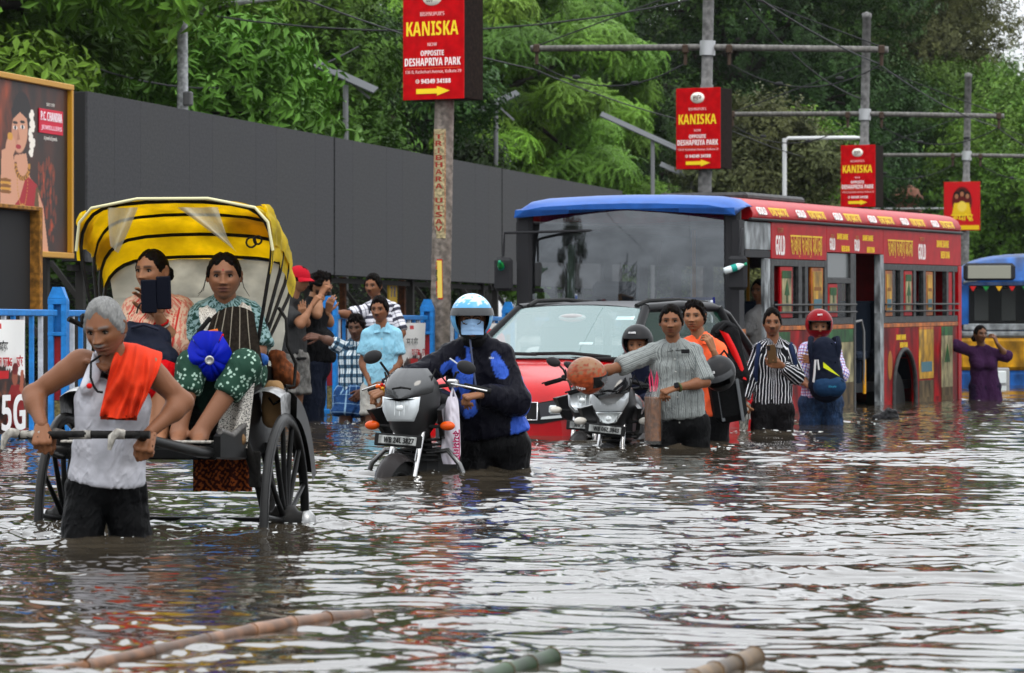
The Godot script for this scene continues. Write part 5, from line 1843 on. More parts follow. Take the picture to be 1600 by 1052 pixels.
	for s in [-1.0, 1.0]:
		b = MB.new()
		b.prism([Vector2(-0.1, y0 + 0.42), Vector2(0.28, y0 + 0.38), Vector2(0.12, y0 + 0.22), Vector2(-0.12, y0 + 0.16)], 0.0, 0.03)
		var sh := fin("tank_shroud", b, paint_m, o)
		sh.transform = Transform3D(Basis(Vector3.UP, -PI / 2 + 0.28 * s), V(0.15 * s, 0, 0))
	b = MB.new()
	b.box(V(0, y0 + 0.345, -0.78), V(0.24, 0.1, 0.66), 0.045)
	fin("seat", b, M("bike_seat", lin(0.02, 0.02, 0.02), 0.7), o)
	b = MB.new()
	b.box(V(0, y0 - 0.02, -0.12), V(0.22, 0.34, 0.4), 0.05)
	for k in 5:
		b.box(V(0, y0 + 0.08 + k * 0.03, 0.02), V(0.25, 0.012, 0.2), 0.004)
	b.lathe([Vector2(0, 0.1), Vector2(0.09, 0.1), Vector2(0.1, 0.13), Vector2(0.06, 0.15), Vector2(0, 0.15)], 14, Transform3D(Basis(V(0, 0, 1), -PI / 2), V(0, y0 - 0.1, -0.1)))
	fin("engine", b, M("engine_dark", lin(0.03, 0.03, 0.03), 0.45, 0.4), o)
	b = MB.new()
	b.box(V(0, y0 + 0.22, -0.65), V(0.2, 0.18, 0.5), 0.05)
	b.box(V(0, y0 + 0.36, -1.18), V(0.16, 0.08, 0.2), 0.03)
	b.bar(V(0, y0 + 0.36, 0.08), V(0, y0 + 0.1, -0.02), 0.09, 0.07)
	fin("frame_and_tail", b, paint_m, o)
	b = MB.new()
	b.tube([V(-0.16, y0 - 0.1, 0.05), V(-0.17, y0 - 0.2, -0.3), V(-0.19, y0 - 0.1, -0.9)], [0.022, 0.03, 0.045], 8)
	fin("exhaust", b, chrome, o)
	return o

func build_motorcycles() -> void:
	motorcycle("black motorcycle with orange indicators pushed by the rider in blue and black rainwear", V(-0.53, 0, -22.1), -0.36, 0.0, {
		"name": "a", "fender": Color(0.16, 0.15, 0.15), "tank": lin(0.012, 0.012, 0.013), "visor_tone": Color(0.22, 0.225, 0.23), "amber": true, "guard": true,
		"fair": [[0.6, 0.1, 0.1], [0.54, 0.15, 0.18], [0.46, 0.165, 0.205], [0.36, 0.155, 0.21], [0.27, 0.12, 0.2], [0.2, 0.07, 0.16]],
		"visor": [[0.625, 0.1, 0.09], [0.585, 0.145, 0.15], [0.53, 0.162, 0.2], [0.475, 0.155, 0.222], [0.45, 0.07, 0.232]],
		"lens": [[[-0.12, 0.46], [0, 0.44], [0.12, 0.46], [0.11, 0.38], [0.085, 0.315], [-0.085, 0.315], [-0.12, 0.38]]], "flute": 1.3,
		"plate": "WB 24L 3827", "plate_x": 0.0, "plate_y": 0.205, "plate_tilt": -0.06,
		"mirror": [V(-0.3, 0.69, 0.06), V(0.3, 0.63, 0.06)], "mw": 0.063, "mh": 0.04, "mt": -0.3})
	motorcycle("black motorcycle with a white number plate pushed by the man in the grey striped shirt", V(0.781, 0, -27.3), -0.22, -0.1, {
		"name": "b", "fender": lin(0.012, 0.012, 0.013), "tank": Color(0.35, 0.36, 0.37), "visor_tone": Color(0.1, 0.1, 0.11), "amber": false, "guard": false,
		"fair": [[0.56, 0.1, 0.12], [0.5, 0.15, 0.18], [0.42, 0.16, 0.2], [0.34, 0.14, 0.205], [0.26, 0.1, 0.2], [0.18, 0.05, 0.16]],
		"visor": [[0.67, 0.115, 0.06], [0.62, 0.14, 0.12], [0.55, 0.15, 0.18], [0.495, 0.11, 0.21], [0.475, 0.04, 0.225]],
		"lens": [[[-0.145, 0.5], [-0.05, 0.42], [0, 0.405], [0.05, 0.42], [0.145, 0.5], [0.14, 0.43], [0.1, 0.36], [-0.1, 0.36], [-0.14, 0.43]], [[-0.1, 0.355], [0.1, 0.355], [0.05, 0.275], [0, 0.265], [-0.05, 0.275]]], "flute": 0.6,
		"plate": "WB 06Z 3943", "plate_x": -0.02, "plate_y": 0.23, "plate_tilt": -0.1,
		"mirror": [V(-0.34, 0.68, 0.02), V(0.34, 0.64, 0.02)], "mw": 0.072, "mh": 0.03, "mt": 0.45})
	motorcycle("dark motorcycle with a round headlight ridden by the man in the black helmet", V(0.624, 0, -29.2), -0.22, -0.06, {
		"name": "c", "fender": lin(0.014, 0.013, 0.013), "tank": lin(0.02, 0.02, 0.02), "visor_tone": Color(0.05, 0.05, 0.055), "amber": false, "guard": false,
		"fair": [[0.5, 0.08, 0.1], [0.46, 0.13, 0.17], [0.38, 0.15, 0.2], [0.3, 0.135, 0.2], [0.22, 0.1, 0.18], [0.17, 0.05, 0.14]],
		"visor": [[0.56, 0.09, 0.1], [0.53, 0.12, 0.15], [0.5, 0.13, 0.18], [0.47, 0.1, 0.2], [0.45, 0.05, 0.21]],
		"lens": [[[-0.12, 0.42], [-0.08, 0.45], [0.08, 0.45], [0.12, 0.42], [0.11, 0.32], [0.06, 0.27], [-0.06, 0.27], [-0.11, 0.32]]], "flute": 1.1,
		"plate": "WB 20B 5148", "plate_x": 0.03, "plate_y": 0.17, "plate_tilt": -0.05,
		"mirror": [V(-0.3, 0.66, 0.02), V(0.3, 0.66, 0.02)], "mw": 0.06, "mh": 0.038, "mt": 0.3})

func hoop_point(s: float, a: float, grow := 0.0) -> Vector3:
	var pts := [Vector2(-0.34, 0.0), Vector2(-0.4, 0.34), Vector2(-0.435, 0.56), Vector2(-0.4, 0.69), Vector2(-0.29, 0.755), Vector2(0.0, 0.775), Vector2(0.29, 0.755), Vector2(0.4, 0.69), Vector2(0.435, 0.56), Vector2(0.4, 0.34), Vector2(0.34, 0.0)]
	var t := clampf((s + 1.0) / 2.0, 0.0, 0.9999) * 10.0
	var i := int(t)
	var p0: Vector2 = pts[maxi(i - 1, 0)]
	var p1: Vector2 = pts[i]
	var p2: Vector2 = pts[i + 1]
	var p3: Vector2 = pts[mini(i + 2, 10)]
	var p := p1.cubic_interpolate(p2, p0, p3, t - i)
	var r := p.length()
	p *= (r + grow) / maxf(r, 0.01)
	return V(p.x, 0.65 + p.y * cos(a), -0.06 - p.y * sin(a))

func build_rickshaw() -> void:
	var o := thing("hand_rickshaw", "black hand-pulled rickshaw with a yellow folding hood carrying two women", "rickshaw", V(-1.5, 0, -16.5), -0.14)
	var black := M("lacquer", lin(0.01, 0.01, 0.01), 0.3, 0.0, "paint", 2.0)
	var worn := M("worn_black", lin(0.02, 0.019, 0.018), 0.45, 0.0, "grunge", 3.0)
	var silver := M("silver_sheet", lin(0.5, 0.5, 0.5), 0.3, 0.6, "grunge", 3.0)
	var bone := M("bone_white", Color(0.74, 0.72, 0.68), 0.5, 0.0, "dirt", 6.0)
	var R := 0.47
	for s in [-1.0, 1.0]:
		var b := MB.new()
		var cx := Transform3D(Basis(V(0, 0, 1), -PI / 2 * s), V(0.5 * s, 0.0, 0))
		b.lathe([Vector2(R - 0.036, -0.017), Vector2(R - 0.005, -0.018), Vector2(R, -0.015), Vector2(R, 0.015), Vector2(R - 0.005, 0.018), Vector2(R - 0.036, 0.017), Vector2(R - 0.036, -0.017)], 48, cx)
		var w := fin("wheel", b, black, o)
		b = MB.new()
		b.lathe([Vector2(R - 0.002, -0.016), Vector2(R + 0.012, -0.01), Vector2(R + 0.014, 0.0), Vector2(R + 0.012, 0.01), Vector2(R - 0.002, 0.016)], 48, cx)
		fin("tyre", b, M("tyre_wet", lin(0.03, 0.03, 0.03), 0.3), w)
		b = MB.new()
		b.lathe([Vector2(0, -0.11), Vector2(0.045, -0.11), Vector2(0.05, -0.06), Vector2(0.075, -0.04), Vector2(0.075, 0.04), Vector2(0.05, 0.06), Vector2(0.04, 0.12), Vector2(0.0, 0.12)], 16, cx)
		fin("hub", b, worn, w)
		b = MB.new()
		b.lathe([Vector2(0.05, 0.085), Vector2(0.053, 0.115), Vector2(0.03, 0.135), Vector2(0, 0.135)], 14, cx)
		fin("hub_cap", b, silver, w)
		for k in 14:
			var an := TAU * k / 14.0 + 0.12
			var d := V(0, cos(an), sin(an))
			b = MB.new()
			b.tube([V(0.5 * s, 0, 0) + d * 0.06, V(0.5 * s, 0, 0) + d * 0.22, V(0.5 * s, 0, 0) + d * (R - 0.03)], [0.015, 0.013, 0.011], 6)
			fin("spoke", b, black, w)
		b = MB.new()
		var guard := func(a0: float, a1: float, called: String, mt: Material, x0: float, x1: float, rr: float) -> void:
			var m := MB.new()
			m.sheet(func(u: float, v: float) -> Vector3:
				var an := lerpf(a0, a1, v)
				var q := u * 2.0 - 1.0
				return V(lerpf(x0, x1, u) * s, cos(an) * (rr - 0.03 * q * q), -sin(an) * (rr - 0.03 * q * q) - 0.04), 6, 14)
			m.sheet(func(u: float, v: float) -> Vector3:
				var an := lerpf(a0, a1, v)
				return V(x1 * s, cos(an) * (rr - 0.03 - 0.09 * u), -sin(an) * (rr - 0.03 - 0.09 * u) - 0.04), 2, 14)
			fin(called, m, mt, o)
		guard.call(0.15, 1.22, "mudguard", black, 0.43, 0.53, 0.585)
		guard.call(-0.25, 0.16, "mudguard_front", silver, 0.36, 0.5, 0.6)
		b = MB.new()
		b.tube([V(0.36 * s, 0.36, 0.2), V(0.41 * s, 0.2, 0.16), V(0.42 * s, 0.05, 0.05), V(0.42 * s, -0.03, 0)], 0.022, 8)
		b.tube([V(0.36 * s, 0.34, -0.2), V(0.42 * s, 0.12, -0.12), V(0.42 * s, -0.03, 0)], 0.02, 8)
		b.box(V(0.4 * s, 0.24, 0.17), V(0.05, 0.16, 0.03), 0.006)
		fin("spring_hanger", b, worn, o)
	var b := MB.new()
	b.tube([V(-0.52, 0.0, 0), V(0.52, 0.0, 0)], 0.022, 8)
	fin("axle", b, black, o)
	b = MB.new()
	b.box(V(0, 0.46, -0.14), V(0.7, 0.24, 0.46), 0.02)
	b.box(V(0, 0.345, 0.1), V(0.7, 0.03, 0.6), 0.008)
	fin("seat_box", b, black, o)
	b = MB.new()
	for k in 5:
		b.box(V(0, 0.4 + k * 0.035, 0.095), V(0.62, 0.012, 0.01), 0.003)
	fin("seat_box_moulding", b, worn, o)
	b = MB.new()
	b.box(V(0, 0.605, -0.14), V(0.68, 0.06, 0.44), 0.025)
	fin("seat_cushion", b, M("cushion", Color(0.1, 0.03, 0.03), 0.6), o)
	b = MB.new()
	b.box(V(0, 0.76, -0.41), V(0.68, 0.3, 0.06), 0.025, Basis(Vector3.RIGHT, -0.18))
	fin("seat_back", b, black, o)
	b = MB.new()
	b.box(V(0, 0.352, 0.52), V(0.7, 0.035, 0.4), 0.006)
	b.box(V(0, 0.325, 0.715), V(0.7, 0.05, 0.03), 0.008)
	fin("footboard", b, black, o)
	b = MB.new()
	b.box(V(0, 0.375, 0.7), V(0.66, 0.012, 0.06), 0.004)
	fin("footboard_edge", b, bone, o)
	b = MB.new()
	for k in 9:
		b.ball(V(-0.3 + k * 0.075, 0.382, 0.7), V(0.006, 0.004, 0.006), 6, 4)
	fin("nail_head", b, worn, o)
	for s in [-1.0, 1.0]:
		b = MB.new()
		b.xf = Transform3D(Basis(V(0, 0, 1), V(0, 1, 0), V(-1, 0, 0)), V(0.355 * s, 0, 0))
		b.prism([Vector2(-0.4, 0.33), Vector2(-0.42, 0.68), Vector2(-0.1, 0.7), Vector2(0.04, 0.66), Vector2(0.1, 0.52), Vector2(0.22, 0.43), Vector2(0.45, 0.39), Vector2(0.66, 0.42), Vector2(0.73, 0.4), Vector2(0.73, 0.31), Vector2(0.4, 0.3), Vector2(0.0, 0.28)], -0.015, 0.015)
		fin("side_panel", b, black, o)
		b = MB.new()
		b.tube([V(0.36 * s, 0.7, -0.1), V(0.36 * s, 0.665, 0.04), V(0.36 * s, 0.53, 0.11), V(0.36 * s, 0.435, 0.22), V(0.36 * s, 0.395, 0.45), V(0.36 * s, 0.42, 0.7)], 0.014, 6)
		fin("side_moulding", b, M("grey_worn", lin(0.16, 0.15, 0.14), 0.5, 0.0, "grunge", 3.0), o)
		b = MB.new()
		b.tube([V(0.34 * s, 0.3, -0.3), V(0.34 * s, 0.31, 0.3), V(0.31 * s, 0.34, 0.9), V(0.24 * s, 0.41, 1.5), V(0.22 * s, 0.43, 1.6)], [0.026, 0.026, 0.024, 0.02, 0.018], 8)
		fin("shaft", b, black, o)
		b = MB.new()
		b.tube([V(0.22 * s - 0.06, 0.432, 1.585), V(0.22 * s - 0.075, 0.437, 1.62), V(0.22 * s - 0.09, 0.42, 1.65), V(0.22 * s - 0.1, 0.37, 1.655)], [0.02, 0.02, 0.017, 0.008], 8)
		fin("shaft_horn", b, bone, o)
	b = MB.new()
	b.tube([V(-0.27, 0.425, 1.585), V(0.0, 0.43, 1.59), V(0.27, 0.43, 1.585)], 0.017, 10)
	fin("crossbar", b, worn, o)
	for x in [[-0.26, -0.18], [-0.06, 0.03], [0.11, 0.17]]:
		b = MB.new()
		b.tube([V(x[0], 0.428, 1.586), V(x[1], 0.43, 1.589)], 0.0185, 10)
		fin("white_tape", b, bone, o)
	b = MB.new()
	b.sheet(func(u: float, v: float) -> Vector3: return V(lerpf(0.06, 0.33, u), 0.31 - 0.18 * v, -0.1 + 0.014 * sin(u * 22.0)), 20, 4)
	fin("hanging_cloth", b, cloth("rust_print", "rust_print", 1.5, 1.0), o)
	var angles := [-0.06, 0.36, 0.6, 0.8]
	for a in angles:
		b = MB.new()
		var path := []
		for k in 25:
			path.append(hoop_point(-1.0 + 2.0 * k / 24.0, a))
		b.tube(path, 0.0085, 6)
		fin("hood_hoop", b, worn, o)
	var yl := M("hood_yellow", Color(0.93, 0.83, 0.14), 0.6)
	yl.backlight_enabled = true
	yl.backlight = Color(1.0, 0.88, 0.12)
	yl.albedo_texture = T("hood_dirt")
	yl.uv1_triplanar = true
	yl.uv1_scale = Vector3.ONE * 1.3
	var wr := noise(77, 5.0, 3)
	b = MB.new()
	b.sheet(func(u: float, v: float) -> Vector3:
		var a := lerpf(-0.13, 0.84, v)
		var lim := 0.6 if v > 0.12 else 0.66
		var p := hoop_point(lerpf(-lim, lim + 0.06, u), a, 0.018 - 0.014 * absf(sin(v * PI * 3.0)))
		p += V(1, 1, 1) * 0.01 * wr.get_noise_3d(p.x, p.y, p.z)
		return p, 44, 26)
	fin("hood_canopy", b, yl, o)
	for s in [-1.0, 1.0]:
		b = MB.new()
		b.sheet(func(u: float, v: float) -> Vector3:
			var a := lerpf(-0.12, 0.62, u)
			var drop := (0.3 + 0.62 * u + 0.06 * sin(u * 11.0)) if s > 0.0 else 0.24 + 0.12 * sin(u * 9.0)
			drop = lerpf(0.6, 0.6 - drop * 0.62, v)
			var p := hoop_point(drop * s, a, 0.02 + 0.02 * v)
			p += V(s * 1.4, 0.3, 1) * 0.022 * wr.get_noise_3d(p.x * 1.5, p.y * 1.5, p.z * 2.0) * (0.3 + v)
			return p, 20, 12)
		fin("hood_flap", b, yl, o)
	b = MB.new()
	b.tube([hoop_point(-0.62, -0.13, 0.02), hoop_point(-0.45, -0.13, 0.024), hoop_point(-0.3, -0.13, 0.022), hoop_point(-0.1, -0.13, 0.02), hoop_point(0.1, -0.13, 0.02), hoop_point(0.3, -0.13, 0.022), hoop_point(0.45, -0.13, 0.024), hoop_point(0.62, -0.13, 0.02)], 0.007, 6)
	fin("hood_hem", b, M("hem_pale", Color(0.8, 0.78, 0.62), 0.6), o)
	b = MB.new()
	b.sheet(func(u: float, v: float) -> Vector3:
		var top := hoop_point(lerpf(-0.5, 0.5, u), 0.82)
		var low := V(lerpf(-0.36, 0.36, u), 0.62, -0.48)
		var p := top.lerp(low, v)
		p.z -= 0.03 * sin(PI * v) + 0.012 * wr.get_noise_3d(p.x * 0.7, p.y * 0.7, 3.0)
		return p, 16, 12)
	var bk := M("hood_back", Color(0.9, 0.9, 0.87), 0.7, 0.0, "hood_dirt", 1.0)
	bk.backlight_enabled = true
	bk.backlight = Color(0.95, 0.95, 0.92)
	fin("hood_back", b, bk, o)
	for q in [[-0.3, -0.16, -0.4, -1.0], [0.2, 0.02, 0.36, 1.0]]:
		b = MB.new()
		b.sheet(func(u: float, v: float) -> Vector3:
			var top := V(lerpf(q[0], q[1], u), 1.395, 0.02)
			var low := V(q[2] * 0.72 + 0.03 * (u - 0.5), 1.225 - 0.03 * u, -0.05)
			var p := top.lerp(low, v)
			p.z += 0.025 * sin(u * 9.0 + v * 2.0) * (1.0 - v * 0.5)
			return p, 12, 8)
		var pm := M("plastic_flap", Color(0.74, 0.73, 0.66, 0.72), 0.35)
		pm.transparency = BaseMaterial3D.TRANSPARENCY_ALPHA
		fin("plastic_flap", b, pm, o)
	b = MB.new()
	b.tube(ring_path(V(0.34, 1.24, -0.03), 0.022, 10), 0.005, 5, false, true)
	b.tube(ring_path(V(0.37, 1.25, -0.03), 0.018, 10, V(0.3, 0, 1)), 0.005, 5, false, true)
	fin("flap_tie", b, worn, o)
	b = MB.new()
	b.tube([V(0.42, 0.95, -0.25), V(0.46, 0.9, -0.22), V(0.47, 0.78, -0.2), V(0.5, 0.7, -0.24), V(0.49, 0.6, -0.25), V(0.46, 0.6, -0.2)], 0.008, 6)
	fin("hood_stay", b, worn, o)
	b = MB.new()
	b.box(V(-0.405, 0.9, -0.02), V(0.05, 0.05, 0.08), 0.01)
	b.tube([V(-0.42, 0.87, 0.0), V(-0.47, 0.9, 0.06)], 0.012, 6)
	fin("bell_bracket", b, worn, o)

func build_vehicles() -> void:
	build_bus()
	build_far_bus()
	build_car()
	build_motorcycles()
	build_rickshaw()

# ---------------------------------------------------------------- people
class Acc:
	var v := PackedVector3Array()
	var n := PackedVector3Array()
	var c := PackedColorArray()
	var uv := PackedVector2Array()
	var ix := PackedInt32Array()
	func mesh() -> ArrayMesh:
		var arr := []
		arr.resize(Mesh.ARRAY_MAX)
		arr[Mesh.ARRAY_VERTEX] = v
		arr[Mesh.ARRAY_NORMAL] = n
		arr[Mesh.ARRAY_COLOR] = c
		if uv.size() == v.size():
			arr[Mesh.ARRAY_TEX_UV] = uv
		arr[Mesh.ARRAY_INDEX] = ix
		var m := ArrayMesh.new()
		m.add_surface_from_arrays(Mesh.PRIMITIVE_TRIANGLES, arr)
		return m
	func grid(rows: int, cols: int, pts: PackedVector3Array, cs: PackedColorArray, wrap := true) -> void:
		var base := v.size()
		v.append_array(pts)
		c.append_array(cs)
		var nn := PackedVector3Array()
		nn.resize(pts.size())
		for i in rows - 1:
			for k in (cols if wrap else cols - 1):
				var a := i * cols + k
				var b := i * cols + (k + 1) % cols
				var d := a + cols
				var e := b + cols
				ix.append_array(PackedInt32Array([base + a, base + b, base + e, base + a, base + e, base + d]))
				var q := (pts[e] - pts[a]).cross(pts[b] - pts[d])
				nn[a] += q; nn[b] += q; nn[d] += q; nn[e] += q
		for i in nn.size():
			nn[i] = nn[i].normalized()
		n.append_array(nn)

class Bone:
	var a: Vector3
	var b: Vector3
	var ra: float
	var rb: float
	var fa := false
	var fb := false
	var ax := Vector3.ZERO
	var sx := 1.0
	var zone := 0
	func _init(a_: Vector3, b_: Vector3, ra_: float, rb_: float, zone_ := 0, fa_ := false, fb_ := false, ax_ := Vector3.ZERO, sx_ := 1.0) -> void:
		a = a_; b = b_; ra = ra_; rb = rb_; fa = fa_; fb = fb_; ax = ax_; sx = sx_; zone = zone_
	func dist(p: Vector3) -> float:
		var pa := p - a
		var ba := b - a
		if sx != 1.0:
			pa += ax * pa.dot(ax) * (sx - 1.0)
		var t := clampf(pa.dot(ba) / maxf(ba.length_squared(), 1e-8), 0.0, 1.0)
		return (pa - ba * t).length() - lerpf(ra, rb, t)

func skin_field(acc: Acc, bones: Array, cell: float, k: float, color: Color, zones: Array = [], amp := 0.0, freq := 9.0, seed_ := 1, stretch := Vector3.ONE, uvs := false, frame := Transform3D(), cut := Plane(), has_cut := false, subs: Array = []) -> void:
	var lo := Vector3(1e9, 1e9, 1e9)
	var hi := -lo
	for q: Bone in bones:
		var m := maxf(q.ra, q.rb) + k * 0.5 + cell * 2.5
		for p in [q.a, q.b]:
			lo = lo.min(p - Vector3.ONE * m)
			hi = hi.max(p + Vector3.ONE * m)
	var nx := int((hi.x - lo.x) / cell) + 2
	var ny := int((hi.y - lo.y) / cell) + 2
	var nz := int((hi.z - lo.z) / cell) + 2
	var F := PackedFloat32Array()
	F.resize(nx * ny * nz)
	F.fill(1.0)
	var sxy := nx * ny
	for q: Bone in bones:
		var a := q.a
		var ba := q.b - q.a
		var len2 := maxf(ba.length_squared(), 1e-8)
		var ln := sqrt(len2)
		var dir := ba / ln
		var dr := q.rb - q.ra
		var m := maxf(q.ra, q.rb) + k * 0.5 + cell * 2.0
		var l := (q.a.min(q.b) - Vector3.ONE * m - lo) / cell
		var h := (q.a.max(q.b) + Vector3.ONE * m - lo) / cell
		var x0 := maxi(int(l.x), 0); var x1 := mini(int(h.x) + 1, nx - 1)
		var y0 := maxi(int(l.y), 0); var y1 := mini(int(h.y) + 1, ny - 1)
		var z0 := maxi(int(l.z), 0); var z1 := mini(int(h.z) + 1, nz - 1)
		var sq := q.sx != 1.0
		for z in range(z0, z1 + 1):
			for y in range(y0, y1 + 1):
				var i := z * sxy + y * nx + x0
				var pa := Vector3(lo.x + x0 * cell, lo.y + y * cell, lo.z + z * cell) - a
				for x in range(x0, x1 + 1):
					var p := pa
					if sq:
						p += q.ax * p.dot(q.ax) * (q.sx - 1.0)
					var e := p.dot(ba)
					var t := clampf(e / len2, 0.0, 1.0)
					var d := (p - ba * t).length() - q.ra - dr * t
					if q.fa:
						d = maxf(d, -e / ln)
					if q.fb:
						d = maxf(d, e / ln - ln)
					var o := F[i]
					var g := k - absf(o - d)
					if g > 0.0:
						F[i] = minf(o, d) - g * g * 0.25 / k
					elif d < o:
						F[i] = d
					i += 1
					pa.x += cell
	if has_cut:
		for z in nz:
			for y in ny:
				var i := z * sxy + y * nx
				for x in nx:
					if F[i] < 0.1:
						F[i] = maxf(F[i], cut.distance_to(lo + Vector3(x, y, z) * cell))
					i += 1
	for q in subs:
		var hole := Bone.new(q[0], q[1], q[2], q[3])
		for i in F.size():
			if F[i] < 0.06:
				F[i] = maxf(F[i], -hole.dist(lo + Vector3(i % nx, (i / nx) % ny, i / sxy) * cell))
	var id := PackedInt32Array()
	id.resize(F.size())
	id.fill(-1)
	var cells := PackedInt32Array()
	var vs := PackedVector3Array()
	var near := cell * 1.8
	var off := [0, 1, nx, nx + 1, sxy, sxy + 1, sxy + nx, sxy + nx + 1]
	var corner := [Vector3(0, 0, 0), Vector3(1, 0, 0), Vector3(0, 1, 0), Vector3(1, 1, 0), Vector3(0, 0, 1), Vector3(1, 0, 1), Vector3(0, 1, 1), Vector3(1, 1, 1)]
	var edges := [[0, 1], [2, 3], [4, 5], [6, 7], [0, 2], [1, 3], [4, 6], [5, 7], [0, 4], [1, 5], [2, 6], [3, 7]]
	var total := F.size() - sxy - nx - 1
	for i in total:
		var f := F[i]
		if f > near or f < -near:
			continue
		var neg := 0
		for o in off:
			if F[i + o] < 0.0:
				neg += 1
		if neg == 0 or neg == 8:
			continue
		var x := i % nx
		var y := (i / nx) % ny
		var z := i / sxy
		if x >= nx - 1 or y >= ny - 1:
			continue
		var sum := Vector3.ZERO
		var n := 0
		for e in edges:
			var fa := F[i + off[e[0]]]
			var fb := F[i + off[e[1]]]
			if (fa < 0.0) != (fb < 0.0):
				sum += (corner[e[0]] as Vector3).lerp(corner[e[1]], fa / (fa - fb))
				n += 1
		id[i] = vs.size()
		cells.append(i)
		vs.append(lo + (Vector3(x, y, z) + sum / n) * cell)
	var tri := PackedInt32Array()
	for i in cells:
		var neg := F[i] < 0.0
		for ax in 3:
			var da: int = [1, nx, sxy][ax]
			if (F[i + da] < 0.0) == neg:
				continue
			var u: int = [nx, sxy, 1][ax]
			var w: int = [sxy, 1, nx][ax]
			if i - u - w < 0:
				continue
			var a := id[i]; var b := id[i - u]; var c := id[i - u - w]; var d := id[i - w]
			if a < 0 or b < 0 or c < 0 or d < 0:
				continue
			if neg:
				tri.append_array(PackedInt32Array([a, c, b, a, d, c]))
			else:
				tri.append_array(PackedInt32Array([a, b, c, a, c, d]))
	var ns := PackedVector3Array()
	for pass_ in 2:
		ns.resize(0)
		ns.resize(vs.size())
		for t in range(0, tri.size(), 3):
			var q := (vs[tri[t + 2]] - vs[tri[t]]).cross(vs[tri[t + 1]] - vs[tri[t]])
			ns[tri[t]] += q; ns[tri[t + 1]] += q; ns[tri[t + 2]] += q
		for i in ns.size():
			ns[i] = ns[i].normalized()
		if amp <= 0.0 or pass_ == 1:
			break
		var nz1 := noise(seed_, freq, 3)
		for i in vs.size():
			var p := vs[i] * stretch
			var r := 1.0 - absf(nz1.get_noise_3dv(p)) * 2.2
			vs[i] += ns[i] * amp * r
	var cs := PackedColorArray()
	cs.resize(vs.size())
	cs.fill(color)
	for zn in zones:
		var za: Vector3 = zn[0]
		var zb: Vector3 = zn[1]
		var zd := zb - za
		for i in vs.size():
			var t := clampf((vs[i] - za).dot(zd) / maxf(zd.length_squared(), 1e-6), 0.0, 1.0)
			if vs[i].distance_to(za + zd * t) < lerpf(zn[2], zn[3], t):
				cs[i] = zn[4]
	if not uvs:
		var base := acc.v.size()
		acc.v.append_array(vs)
		acc.n.append_array(ns)
		acc.c.append_array(cs)
		for t in tri:
			acc.ix.append(base + t)
		return
	var inv := frame.affine_inverse()
	for t in range(0, tri.size(), 3):
		var mid := (vs[tri[t]] + vs[tri[t + 1]] + vs[tri[t + 2]]) / 3.0
		var best: Bone = bones[0]
		var bd := 1e9
		for q: Bone in bones:
			var d := q.dist(mid)
			if d < bd:
				bd = d
				best = q
		var first := 0.0
		for j in 3:
			var p := vs[tri[t + j]]
			var u := 0.0
			var w := 0.0
			if best.zone == 0:
				var lp := inv * p
				u = atan2(lp.x, lp.z) * 0.17
				w = lp.y
			else:
				var dir := (best.b - best.a).normalized()
				var fw := (frame.basis.z - dir * frame.basis.z.dot(dir)).normalized()
				var sd := dir.cross(fw)
				var lp := p - best.a
				u = atan2(lp.dot(sd), lp.dot(fw)) * 0.065
				w = lp.dot(dir)
			var full := TAU * (0.17 if best.zone == 0 else 0.065)
			if j == 0:
				first = u
			elif u - first > full / 2:
				u -= full
			elif first - u > full / 2:
				u += full
			acc.ix.append(acc.v.size())
			acc.v.append(p)
			acc.n.append(ns[tri[t + j]])
			acc.c.append(cs[tri[t + j]])
			acc.uv.append(Vector2(u, w))

func bell(x: float, s: float) -> float:
	return exp(-x * x / (2.0 * s * s))

